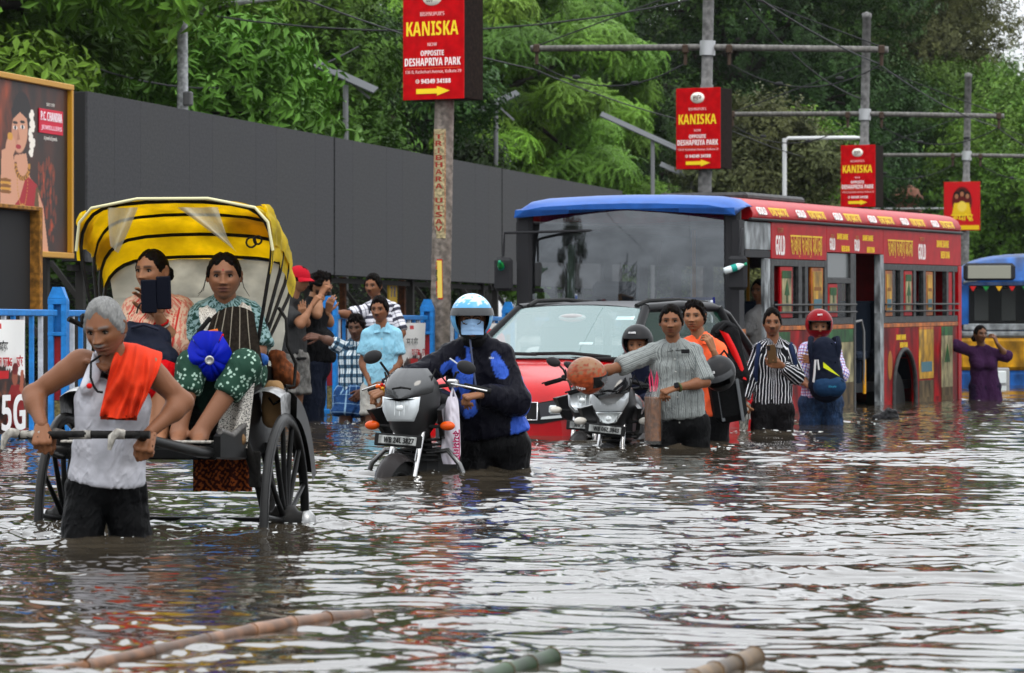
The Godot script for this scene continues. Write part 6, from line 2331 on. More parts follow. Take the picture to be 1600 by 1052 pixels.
func head_point(az: float, el: float, o: Dictionary) -> Vector3:
	var d := Vector3(cos(el) * sin(az), sin(el), cos(el) * cos(az))
	var p := d * Vector3(0.076, 0.113, 0.096)
	var wide: float = o.get("wide", 1.0)
	p.x *= wide
	if d.z > -0.2 and p.y < -0.015:
		var t := clampf((-0.015 - p.y) / 0.095, 0.0, 1.0)
		p.x *= 1.0 - 0.16 * t
		p.z += 0.012 * t * clampf(d.z * 1.5, 0.0, 1.0)
	if d.z < 0.1:
		p.z -= 0.006 * bell(p.y - 0.02, 0.05)
		if p.y < -0.03:
			p.z *= 1.0 - 0.45 * clampf((-0.03 - p.y) / 0.08, 0.0, 1.0)
	if d.z > 0.0:
		var x := absf(p.x)
		var y := p.y
		var f := clampf(d.z * 2.0, 0.0, 1.0)
		var z := 0.0
		z += 0.006 * bell(y - 0.026, 0.009) * bell(x - 0.028, 0.024) - 0.003 * bell(x, 0.006) * bell(y - 0.016, 0.008)
		z -= 0.012 * bell(y - 0.006, 0.011) * bell(x - 0.031, 0.014)
		z += 0.007 * bell(y + 0.02, 0.016) * bell(x - 0.047, 0.014) - 0.004 * bell(y + 0.055, 0.02) * bell(x - 0.05, 0.014) - 0.0035 * bell(y + 0.045 - 0.5 * (x - 0.03), 0.01) * bell(x - 0.03, 0.004)
		var nt := clampf((0.016 - y) / 0.046, 0.0, 1.0)
		if y > -0.045 and y < 0.022:
			z += (0.005 + 0.024 * nt) * bell(x, 0.0068 + 0.0045 * nt) * (1.0 if y > -0.03 else bell(y + 0.03, 0.0042))
		z += 0.01 * bell(y + 0.029, 0.006) * bell(x - 0.014, 0.0055)
		z += 0.0075 * bell(y + 0.0535, 0.0042) * bell(x, 0.018)
		z += 0.0085 * bell(y + 0.0665, 0.0052) * bell(x, 0.015)
		z -= 0.007 * bell(y + 0.0595, 0.0022) * bell(x, 0.022)
		z -= 0.006 * bell(y + 0.079, 0.006) * bell(x, 0.02)
		z += 0.006 * bell(y + 0.098, 0.012) * bell(x, 0.02)
		if o.get("moustache", 0.0) > 0.0:
			z += 0.005 * o.moustache * bell(y + 0.046, 0.006) * bell(x, 0.024)
		z += o.get("cheek", 0.0) * 0.008 * bell(y + 0.045, 0.03) * bell(x - 0.045, 0.02)
		p.z += z * f
	return p

func add_head(acc: Acc, at: Transform3D, o: Dictionary) -> void:
	var fine: bool = o.get("cell", 0.014) < 0.0155
	var cols := 100 if fine else 70
	var rows := 112 if fine else 60
	var skin: Color = o.skin
	var lip: Color = o.get("lip", skin * Color(0.88, 0.5, 0.5))
	var hair: Color = o.get("hair", Color(0.012, 0.01, 0.009))
	var pts := PackedVector3Array()
	var cs := PackedColorArray()
	for i in rows:
		var el := -PI / 2.0 + PI * (i + 0.02) / (rows - 0.96)
		for k in cols:
			var u := TAU * k / cols
			var az := u - 0.55 * sin(u)
			var p := head_point(az, el, o)
			pts.append(at * p)
			var c := skin
			if p.z > 0.0:
				var x := absf(p.x)
				var y := p.y
				var m := bell(x, 0.017) * (bell(y + 0.053, 0.005) + bell(y + 0.066, 0.006))
				c = c.lerp(lip, clampf(m * 1.3 - 0.25, 0.0, 1.0))
				var br := bell(y - 0.028 + 5.0 * (x - 0.028) * (x - 0.028), 0.0042) * clampf((x - 0.007) / 0.007, 0, 1) * clampf((0.053 - x) / 0.012, 0, 1)
				c = c.lerp(hair, clampf(br * 1.5 - 0.12, 0.0, 1.0) * o.get("brow", 0.9))
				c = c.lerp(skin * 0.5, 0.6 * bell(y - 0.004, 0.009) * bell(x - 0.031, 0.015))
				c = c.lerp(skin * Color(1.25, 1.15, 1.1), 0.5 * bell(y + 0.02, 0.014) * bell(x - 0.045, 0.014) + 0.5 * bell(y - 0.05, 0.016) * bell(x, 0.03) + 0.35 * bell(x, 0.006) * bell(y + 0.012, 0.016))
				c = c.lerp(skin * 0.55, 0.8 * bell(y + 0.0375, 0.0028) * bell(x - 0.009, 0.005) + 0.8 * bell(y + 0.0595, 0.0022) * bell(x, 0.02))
				if o.get("moustache", 0.0) > 0.0:
					c = c.lerp(o.get("tache", hair), clampf(bell(y + 0.0455, 0.0058) * bell(x, 0.018) * 1.7 - 0.4, 0.0, 0.85) * minf(o.moustache, 1.0))
				if o.get("beard", 0.0) > 0.0:
					var z := clampf((-0.035 - y) / 0.02, 0.0, 1.0) * (1.0 - 0.9 * bell(x, 0.02) * bell(y + 0.058, 0.011))
					c = c.lerp(o.get("tache", hair), z * o.beard)
				if o.get("bindi", false) and x < 0.004 and absf(y - 0.036) < 0.004:
					c = Color(0.25, 0.01, 0.02)
			cs.append(c)
	acc.grid(rows, cols, pts, cs)
	for s in [-1.0, 1.0]:
		var ep := PackedVector3Array()
		var ec := PackedColorArray()
		for i in 9:
			var el := -PI / 2.0 + PI * i / 8.0
			for k in 12:
				var w := TAU * k / 12.0
				var q := Vector3(cos(el) * cos(w) * 0.009, sin(el) * 0.031, cos(el) * sin(w) * 0.018)
				if q.x * s > 0.0 and Vector2(q.y, q.z).length() < 0.016:
					q.x *= 0.2
				q = Basis(Vector3.UP, -0.45 * s) * q
				ep.append(at * (q + Vector3((0.076 * o.get("wide", 1.0) + 0.002) * s, 0.0, -0.012)))
				ec.append(skin * Color(0.92, 0.86, 0.84))
		acc.grid(9, 12, ep, ec)

func add_eyes(o: Node3D, at: Transform3D, opt: Dictionary) -> void:
	var white := MB.new(Color(1, 1, 1))
	var iris := MB.new()
	var lid := MB.new()
	for s in [-1.0, 1.0]:
		var c := Vector3(0.031 * s, 0.005, 0.0715)
		white.xf = at
		white.ball(c, Vector3(0.0128, 0.0075, 0.0125), 12, 8)
		iris.xf = at
		iris.ball(c + Vector3(opt.get("gaze", 0.0), -0.001, 0.0085), Vector3(0.0062, 0.0066, 0.0045), 10, 6)
		lid.xf = at
		lid.tube([c + Vector3(-0.0155, 0.0, 0.006), c + Vector3(-0.009, 0.0068, 0.0105), c + Vector3(0, 0.0075, 0.0125), c + Vector3(0.009, 0.0068, 0.0105), c + Vector3(0.0155, 0.0, 0.006)], [0.0016, 0.0034, 0.0038, 0.0034, 0.0016], 5)
	fin("eyes", white, M("eye_white", lin(0.24, 0.2, 0.17), 0.3), o)
	fin("irises", iris, M("eye_iris", lin(0.012, 0.008, 0.006), 0.12), o)
	fin("eyelashes", lid, M("lash", lin(0.012, 0.01, 0.009), 0.8), o)

func add_hair(o: Node3D, at: Transform3D, opt: Dictionary) -> void:
	var acc := Acc.new()
	var cols := 72
	var rows := 54
	var n := noise(opt.get("seed", 3), 70.0, 2)
	var n2 := noise(opt.get("seed", 3) + 9, 22.0, 2)
	var style: String = opt.get("style", "short")
	var col: Color = opt.get("hair", Color(0.005, 0.0042, 0.004))
	var thick: float = opt.get("thick", 0.009)
	var pts := PackedVector3Array()
	var cs := PackedColorArray()
	for i in rows:
		var el := -PI / 2.0 + PI * (i + 0.02) / (rows - 0.96)
		for k in cols:
			var az := TAU * k / cols
			if az > PI:
				az -= TAU
			var p := head_point(az, el, opt)
			var a := absf(az)
			var line := lerpf(opt.get("front", 0.074), 0.054, smoothstep(0.0, 0.7, a))
			line = lerpf(line, -0.012, smoothstep(0.75, 1.25, a))
			line = lerpf(line, -0.028 if style != "bun" else 0.01, smoothstep(1.3, 1.5, a) * (1.0 - smoothstep(1.5, 1.8, a)))
			line = lerpf(line, -0.075, smoothstep(1.75, 2.2, a))
			var m := smoothstep(-0.008, 0.014, p.y - line + 0.016 * n2.get_noise_3dv(p) + 0.006 * n.get_noise_3dv(p))
			var t := -0.006 + (thick + 0.006) * m
			var tuft := n.get_noise_3d(p.x * 0.6, p.y * 0.35, p.z * 0.6)
			if style == "messy":
				tuft = tuft * 2.0 + n2.get_noise_3dv(p) * 2.0
			t += m * thick * 0.55 * tuft
			if style == "bun":
				t += m * 0.004 * bell(p.x, 0.006) * -1.0
			p += p.normalized() * t
			if style == "short" or style == "messy":
				p.y += m * opt.get("lift", 0.011) * clampf(p.y / 0.1, 0, 1)
			pts.append(at * p)
			var g := 1.0 + 0.5 * n.get_noise_3d(p.x * 2.0, p.y * 0.5, p.z * 2.0)
			cs.append(Color(col.r * g, col.g * g, col.b * g))
	acc.grid(rows, cols, pts, cs)
	if style == "bun":
		var bp := PackedVector3Array()
		var bc := PackedColorArray()
		for i in 13:
			var el := -PI / 2.0 + PI * i / 12.0
			for k in 18:
				var w := TAU * k / 18.0
				var q := Vector3(cos(el) * cos(w) * 0.045, sin(el) * 0.042, cos(el) * sin(w) * 0.035)
				q *= 1.0 + 0.08 * sin(w * 4.0 + el * 5.0)
				bp.append(at * (q + opt.get("bun_at", Vector3(0.0, -0.02, -0.125))))
				bc.append(col)
		acc.grid(13, 18, bp, bc)
	var m := M("hair", Color.WHITE, 0.6)
	m.metallic_specular = 0.12
	obj("hair", acc.mesh(), m, o)

func hand_bones(w: Vector3, dir: Vector3, pn: Vector3, s: float, curl: Array, thumb_side: float, spread := 0.08) -> Array:
	dir = dir.normalized()
	pn = (pn - dir * pn.dot(dir)).normalized()
	var sd := dir.cross(pn).normalized() * thumb_side
	var out := []
	for k in 3:
		var x := (k - 1) * 0.026
		out.append(Bone.new(w + sd * x * 0.55 * s, w + (dir * 0.082 + sd * x * 1.05) * s, 0.017 * s, 0.0145 * s, 1, false, false, pn, 1.15))
	var lens := [0.04, 0.046, 0.043, 0.033]
	for f in 4:
		var off := (1.5 - f) * 0.0185
		var p := w + (dir * (0.084 - 0.006 * absf(f - 1.0)) + sd * off) * s
		var d := (dir + sd * (1.5 - f) * spread).normalized()
		var r := 0.0092 * s
		for j in 3:
			var ang: float = curl[j] * (1.0 + 0.06 * f)
			d = d.rotated(d.cross(pn).normalized(), ang)
			var q: Vector3 = p + d * lens[f] * s * [1.0, 0.66, 0.52][j]
			out.append(Bone.new(p, q, r, r * 0.9, 1))
			r *= 0.9
			p = q
	var tb := w + (dir * 0.022 + sd * 0.024 + pn * 0.006) * s
	var td: Vector3 = (dir * 0.75 + sd * 0.62 + pn * (0.25 + 0.5 * curl[0])).normalized()
	var t1: Vector3 = tb + td * 0.042 * s
	td = (td + dir * 0.35 + pn * 0.35 * curl[1] - sd * 0.45 * curl[1]).normalized()
	var t2: Vector3 = t1 + td * 0.032 * s
	td = (td + pn * 0.3 * curl[1] - sd * 0.4 * curl[1]).normalized()
	out.append(Bone.new(tb, t1, 0.0145 * s, 0.011 * s, 1))
	out.append(Bone.new(t1, t2, 0.0105 * s, 0.0095 * s, 1))
	out.append(Bone.new(t2, t2 + td * 0.026 * s, 0.0095 * s, 0.008 * s, 1))
	return out

const GRIP := [1.15, 1.35, 0.8]
const LOOSE := [0.35, 0.45, 0.3]
const HOLD := [0.6, 0.75, 0.45]
const OPEN := [0.1, 0.15, 0.1]

func skin_mat() -> StandardMaterial3D:
	var m := M("skin", Color.WHITE, 0.5)
	m.metallic_specular = 0.32
	return m

func person(label: String, at: Vector3, J: Dictionary, o: Dictionary, group := "") -> Node3D:
	var root := thing("person", label, "person", at, 0.0, group)
	var s: float = o.get("size", 1.0)
	var cell: float = o.get("cell", 0.014)
	var pelvis: Vector3 = (J.hipl + J.hipr) * 0.5
	var neck: Vector3 = J.neck
	var up := (neck - pelvis).normalized()
	var right: Vector3 = (J.shr - J.shl)
	right = (right - up * right.dot(up)).normalized()
	var fwd := right.cross(up).normalized()
	var chest := pelvis.lerp(neck, 0.7)
	var waist := pelvis.lerp(neck, 0.34)
	var w: float = o.get("build", 1.0) * s
	var torso := func(g: float) -> Array:
		var belly: float = o.get("belly", 0.0) * s
		var out := []
		out.append(Bone.new(J.shl, J.shr, 0.046 * s + g, 0.046 * s + g))
		for e in [[J.shl, -1.0], [J.shr, 1.0]]:
			out.append(Bone.new(neck - up * 0.01 * s + right * e[1] * 0.025 * s, e[0] + up * 0.006, 0.04 * s + g, 0.044 * s + g))
			out.append(Bone.new(chest + right * e[1] * 0.074 * w, waist + right * e[1] * 0.056 * w, 0.09 * w + g, 0.082 * w + g, 0, false, false, fwd, 1.1))
			out.append(Bone.new(waist + right * e[1] * 0.055 * w + fwd * belly * 0.5, pelvis + right * e[1] * 0.06 * w, 0.084 * w + g + belly * 0.5, 0.092 * w + g, 0, false, false, fwd, 1.05))
			if o.get("bust", 0.0) > 0.0:
				out.append(Bone.new(chest + right * e[1] * 0.07 * s + fwd * 0.075 * s - up * 0.05 * s, chest + right * e[1] * 0.07 * s + fwd * 0.085 * s - up * 0.06 * s, 0.058 * s + g, 0.058 * s + g))
		if belly > 0.0:
			out.append(Bone.new(waist + fwd * belly, waist.lerp(pelvis, 0.5) + fwd * belly, 0.1 * w + g, 0.1 * w + g))
		return out
	var limb := func(g: float, arms := true, legs := true) -> Array:
		var out := []
		if arms:
			for e in ["l", "r"]:
				out.append(Bone.new(J["sh" + e], J["el" + e], 0.044 * s + g, 0.034 * s + g, 1))
				if g == 0.0:
					var ua: Vector3 = (J["sh" + e] as Vector3).lerp(J["el" + e], 0.5)
					var ud: Vector3 = ((J["el" + e] as Vector3) - J["sh" + e]).normalized()
					out.append(Bone.new((J["sh" + e] as Vector3).lerp(J["el" + e], 0.12), (J["sh" + e] as Vector3).lerp(J["el" + e], 0.28), 0.05 * s, 0.042 * s, 1))
					out.append(Bone.new(ua + fwd * 0.01 * s - ud * 0.04 * s, ua + fwd * 0.012 * s + ud * 0.035 * s, 0.036 * s, 0.034 * s, 1))
				out.append(Bone.new(J["el" + e], (J["el" + e] as Vector3).lerp(J["wr" + e], 0.3), 0.036 * s + g, 0.037 * s + g, 1))
				out.append(Bone.new((J["el" + e] as Vector3).lerp(J["wr" + e], 0.3), J["wr" + e], 0.037 * s + g, 0.025 * s + g, 1))
		if legs:
			for e in ["l", "r"]:
				out.append(Bone.new(J["hip" + e], J["kn" + e], 0.082 * s + g, 0.052 * s + g, 2))
				out.append(Bone.new(J["kn" + e], J["an" + e], 0.054 * s + g, 0.038 * s + g, 2))
				var toe: Vector3 = J["an" + e] + (o.get("toe", fwd) as Vector3) * 0.15 * s - Vector3(0, 0.045, 0) * s
				out.append(Bone.new(J["an" + e] - Vector3(0, 0.03, 0) * s, toe, 0.036 * s, 0.026 * s, 2))
		return out
	var acc := Acc.new()
	var skin: Color = o.skin
	var hb := Basis.from_euler(Vector3(o.get("pitch", 0.0), o.get("yaw", 0.0), o.get("roll", 0.0)))
	var ht := Transform3D(hb * (s * o.get("head", 1.0)), J.head)
	var bones: Array = torso.call(-0.016 * s) + limb.call(0.0)
	for e in ([-1.0, 1.0] if o.has("bare") else []):
		bones.append(Bone.new(neck + right * e * 0.03 * s - up * 0.035 * s + fwd * 0.07 * s, neck + right * e * 0.11 * s - up * 0.015 * s + fwd * 0.045 * s, 0.012 * s, 0.01 * s))
	bones.append(Bone.new(neck - up * 0.02, (J.head as Vector3) + hb * Vector3(0, -0.045, -0.022) * s, 0.054 * s, 0.05 * s))
	skin_field(acc, bones, cell, 0.035 * s, skin)
	var ho := o.duplicate()
	add_head(acc, ht, ho)
	for e in ["l", "r"]:
		var hd: Dictionary = o.get("hand" + e, {})
		if hd.get("none", false):
			continue
		var dir: Vector3 = hd.get("dir", (J["wr" + e] - J["el" + e]).normalized())
		var pn: Vector3 = hd.get("palm", Vector3(0, -0.3, -1))
		var side: float = (1.0 if e == "l" else -1.0) * o.get("facing", 1.0)
		skin_field(acc, hand_bones(J["wr" + e] + dir * 0.01, dir, pn, s * o.get("hand_size", 1.0), hd.get("curl", LOOSE), side, hd.get("spread", 0.06)), o.get("hand_cell", 0.0045), 0.007 * s, skin * Color(1.05, 1.02, 1.0))
	obj("body", acc.mesh(), skin_mat(), root)
	if not o.get("no_face", false):
		add_eyes(root, ht, o)
	if o.get("style", "short") != "none":
		add_hair(root, ht, ho)
	var frame := Transform3D(Basis(right, up, fwd), pelvis)
	for g in o.get("wear", []):
		var gacc := Acc.new()
		var th: float = g.get("thick", 0.012) * s
		var gb := []
		var kind: String = g.kind
		var cut := Plane()
		var has_cut := false
		if kind == "shirt":
			gb = torso.call(th)
			var hem: float = g.get("hem", 0.12) * s
			for e in [-1.0, 1.0]:
				gb.append(Bone.new(waist + right * e * 0.062 * w, pelvis + right * e * (0.068 + g.get("flare", 0.0)) * w - up * (hem + 0.1), 0.088 * w + th, (0.098 + g.get("flare", 0.0)) * w + th, 0, false, false, fwd, 1.05))
			cut = Plane((-up + (g.get("hem_tilt", Vector3.ZERO) as Vector3)).normalized(), pelvis - up * hem)
			has_cut = true
			var sl: float = g.get("sleeve", 0.55)
			for e in ["l", "r"]:
				var sa: Vector3 = J["sh" + e]
				var ea: Vector3 = J["el" + e]
				var wa: Vector3 = J["wr" + e]
				var puff: float = g.get("puff", 0.012) * s
				if sl <= 0.0:
					continue
				elif sl < 1.0:
					gb.append(Bone.new(sa, sa.lerp(ea, sl), 0.048 * s + th, 0.044 * s + th + puff, 1, false, true))
				else:
					gb.append(Bone.new(sa, ea, 0.048 * s + th, 0.041 * s + th + puff, 1))
					gb.append(Bone.new(ea, ea.lerp(wa, sl - 1.0), 0.043 * s + th + puff, 0.032 * s + th + puff * 0.6, 1, false, true))
		elif kind == "vest":
			for e in [-1.0, 1.0]:
				gb.append(Bone.new(chest + right * e * 0.072 * w - up * 0.02 * s, waist + right * e * 0.06 * w, 0.098 * w + th, 0.09 * w + th, 0, false, false, fwd, 1.1))
				gb.append(Bone.new(waist + right * e * 0.058 * w, pelvis + right * e * 0.072 * w - up * 0.15 * s, 0.094 * w + th, 0.125 * w + th, 0, false, false, fwd, 1.08))
			gb.append(Bone.new(waist + fwd * 0.02, pelvis - up * 0.15 * s + fwd * 0.02, 0.09 * w + th, 0.12 * w + th))
			cut = Plane((-up + (g.get("hem_tilt", Vector3.ZERO) as Vector3)).normalized(), pelvis - up * g.get("hem", 0.06) * s)
			has_cut = true
		elif kind == "trousers":
			var l: float = g.get("length", 2.0)
			gb.append(Bone.new(J.hipl, J.hipr, 0.092 * w + th, 0.092 * w + th, 0, false, false, fwd, 1.08))
			gb.append(Bone.new(pelvis + fwd * o.get("belly", 0.0) * 0.5, pelvis + up * 0.09 * s + fwd * o.get("belly", 0.0) * 0.5, 0.098 * w + th, 0.094 * w + th, 0, false, true, fwd, 1.12))
			for e in ["l", "r"]:
				var ha: Vector3 = J["hip" + e]
				var ka: Vector3 = J["kn" + e]
				var aa: Vector3 = J["an" + e]
				var pf: float = g.get("puff", 0.012) * s
				if l < 1.0:
					gb.append(Bone.new(ha, ha.lerp(ka, l), 0.084 * w + th, 0.066 * s + th + pf, 2, false, true))
				else:
					gb.append(Bone.new(ha, ka, 0.082 * w + th, 0.058 * s + th + pf, 2))
					gb.append(Bone.new(ka, ka.lerp(aa, l - 1.0), 0.06 * s + th + pf, 0.05 * s + th + pf, 2, false, true))
		elif kind == "skirt":
			var l: float = g.get("length", 1.3)
			gb.append(Bone.new(J.hipl, J.hipr, 0.11 * w + th, 0.11 * w + th, 0))
			for e in ["l", "r"]:
				var ha: Vector3 = J["hip" + e]
				var ka: Vector3 = J["kn" + e]
				var aa: Vector3 = J["an" + e]
				gb.append(Bone.new(ha, ka, 0.092 * w + th, 0.064 * s + th, 2))
				if l > 1.0:
					gb.append(Bone.new(ka, ka.lerp(aa, l - 1.0), 0.064 * s + th, 0.07 * s + th, 2, false, true))
			if g.get("joined", true):
				gb.append(Bone.new(pelvis, ((J.knl as Vector3) + J.knr) * 0.5 - Vector3(0, 0.03, 0), 0.1 * w, 0.08 * s, 2))
		for x in g.get("extra", []):
			gb.append(Bone.new(x[0], x[1], x[2], x[3], 0))
		var mt: StandardMaterial3D = g.mat
		if not mt.heightmap_enabled:
			mt.heightmap_enabled = true
			mt.heightmap_texture = T("folds")
			mt.heightmap_scale = g.get("relief", 0.5 if mt.albedo_texture == null or mt.uv1_triplanar else 0.2)
			if mt.albedo_texture == null:
				mt.uv1_triplanar = true
				mt.uv1_scale = Vector3.ONE * 2.6
		skin_field(gacc, gb, g.get("cell", cell), g.get("blend", 0.026) * s, g.get("color", Color.WHITE), g.get("zones", []), g.get("wrinkle", 0.007), g.get("freq", 8.0), g.get("seed", 5), g.get("stretch", Vector3(1.0, 0.55, 1.0)), mt.albedo_texture != null and not mt.uv1_triplanar, frame, cut, has_cut, g.get("subs", []))
		obj(g.get("name", kind), gacc.mesh(), mt, root)
		if g.get("collar", false):
			var cb := MB.new()
			for e in [-1.0, 1.0]:
				var c0: Vector3 = neck + up * 0.03 * s + right * e * 0.055 * s - fwd * 0.03 * s
				var c1: Vector3 = neck + up * 0.006 * s + right * e * 0.058 * s + fwd * 0.03 * s
				var c2: Vector3 = neck - up * 0.045 * s + right * e * 0.012 * s + fwd * 0.078 * s
				var c3: Vector3 = neck - up * 0.055 * s + right * e * 0.066 * s + fwd * 0.074 * s
				var c4: Vector3 = neck - up * 0.012 * s + right * e * 0.088 * s + fwd * 0.02 * s
				cb.flat()
				for sgn in [0.0, -0.006]:
					var z: Vector3 = fwd * sgn
					cb.tri(c0 + z, c1 + z, c4 + z)
					cb.tri(c1 + z, c3 + z, c4 + z)
					cb.tri(c1 + z, c2 + z, c3 + z)
				cb.tube([c0, c1, c2, c3, c4], 0.005 * s, 5, true)
			cb.tube([neck + up * 0.03 * s + right * 0.055 * s - fwd * 0.03 * s, neck + up * 0.04 * s - fwd * 0.06 * s, neck + up * 0.03 * s - right * 0.055 * s - fwd * 0.03 * s], 0.016 * s, 6)
			fin("collar", cb, g.get("collar_mat", mt), root)
		if g.get("buttons", 0) > 0:
			var bb := MB.new()
			for k in g.buttons:
				var t: float = (k + 0.5) / float(g.buttons)
				var bp: Vector3 = (neck - up * 0.06 * s).lerp(pelvis - up * 0.02, t)
				bb.ball(bp + fwd * (0.108 * w + th + 0.004 + o.get("belly", 0.0) * 0.9 * sin(PI * t)), Vector3.ONE * 0.0065 * s, 8, 5)
			fin("buttons", bb, M("button", Color(0.6, 0.6, 0.58), 0.4), root)
	return root

func helmet(o: Node3D, at: Transform3D, opt: Dictionary) -> void:
	var shell: Vector3 = Vector3(0.128, 0.138, 0.15) * opt.get("k", 1.0)
	var pn := noise(opt.get("seed", 8), 9.0, 3)
	for layer in 2:
		var b := MB.new(Color.WHITE)
		b.smooth()
		var r: Vector3 = shell * (1.0 if layer == 0 else 0.93)
		var nu := 60
		var nv := 44
		var pt := func(i: int, k: int) -> Vector3:
			var el := -PI / 2 + PI * i / nv
			var az := TAU * k / nu - PI
			var p := Vector3(cos(el) * sin(az) * r.x, sin(el) * r.y, cos(el) * cos(az) * r.z)
			if p.y < -0.02:
				p.z = p.z * (1.0 - 0.25 * clampf((-0.02 - p.y) / 0.1, 0, 1)) + (0.02 if opt.full else 0.0) * clampf((-0.02 - p.y) / 0.1, 0, 1)
			return p
		for i in range(5, nv):
			for k in nu:
				var el := -PI / 2 + PI * (i + 0.5) / nv
				var az := absf(TAU * (k + 0.5) / nu - PI)
				var hole: bool = az < 0.95 and el < 0.2 and (el > -0.42 if opt.full else true)
				if hole:
					continue
				for c in [[0, 0], [1, 1], [0, 1], [0, 0], [1, 0], [1, 1]]:
					var m: Vector3 = pt.call(i + c[0], k + c[1])
					if layer == 0 and opt.has("tint"):
						b.col = (opt.tint as Callable).call(m, pn.get_noise_3dv(m * 3.0))
					b.v(at * m)
		fin("shell" if layer == 0 else "lining", b, opt.mat if layer == 0 else M("helmet_lining", lin(0.012, 0.012, 0.012), 0.9), o)
	if opt.get("visor", 0) == 1:
		var b := MB.new()
		b.sheet(func(u: float, v: float) -> Vector3:
			var az := lerpf(-1.25, 1.25, u)
			var el := lerpf(0.02, 0.34, v)
			return at * (Vector3(cos(el) * sin(az) * shell.x, sin(el) * shell.y, cos(el) * cos(az) * shell.z) * (1.07 + 0.03 * (1.0 - v))), 20, 5)
		fin("visor", b, M("visor_smoke", lin(0.05, 0.052, 0.055), 0.08), o)
	elif opt.get("visor", 0) == 2:
		var b := MB.new()
		b.sheet(func(u: float, v: float) -> Vector3:
			var az := lerpf(-1.0, 1.0, u)
			var el := lerpf(-0.42, 0.22, v)
			return at * (Vector3(cos(el) * sin(az) * shell.x, sin(el) * shell.y, cos(el) * cos(az) * shell.z) * 1.03), 18, 6)
		fin("visor", b, glass("visor_clear", Color(0.2, 0.2, 0.2), 0.25, 0.05), o)
	var rim := MB.new()
	var path := []
	for k in 17:
		var az := lerpf(-0.97, 0.97, k / 16.0)
		path.append(at * (Vector3(cos(0.2) * sin(az) * shell.x, sin(0.2) * shell.y, cos(0.2) * cos(az) * shell.z) * 1.01))
	rim.tube(path, 0.006, 6)
	fin("rim", rim, M("helmet_rim", lin(0.015, 0.015, 0.015), 0.6), o)
	if opt.get("strap", false):
		var st := MB.new()
		st.tube([at * Vector3(-0.088, -0.05, 0.03), at * Vector3(-0.065, -0.115, 0.06), at * Vector3(0, -0.135, 0.075), at * Vector3(0.065, -0.115, 0.06), at * Vector3(0.088, -0.05, 0.03)], 0.008, 6)
		fin("chin_strap", st, M("helmet_rim"), o)
	if opt.has("word"):
		var t: Transform3D = at * (opt.word_at as Transform3D)
		var wl := obj("lettering", letters(opt.word, opt.word_w, opt.word_h, "bold", 0.004), M("helmet_print", Color(0.8, 0.8, 0.8), 0.5), o)
		wl.transform = t

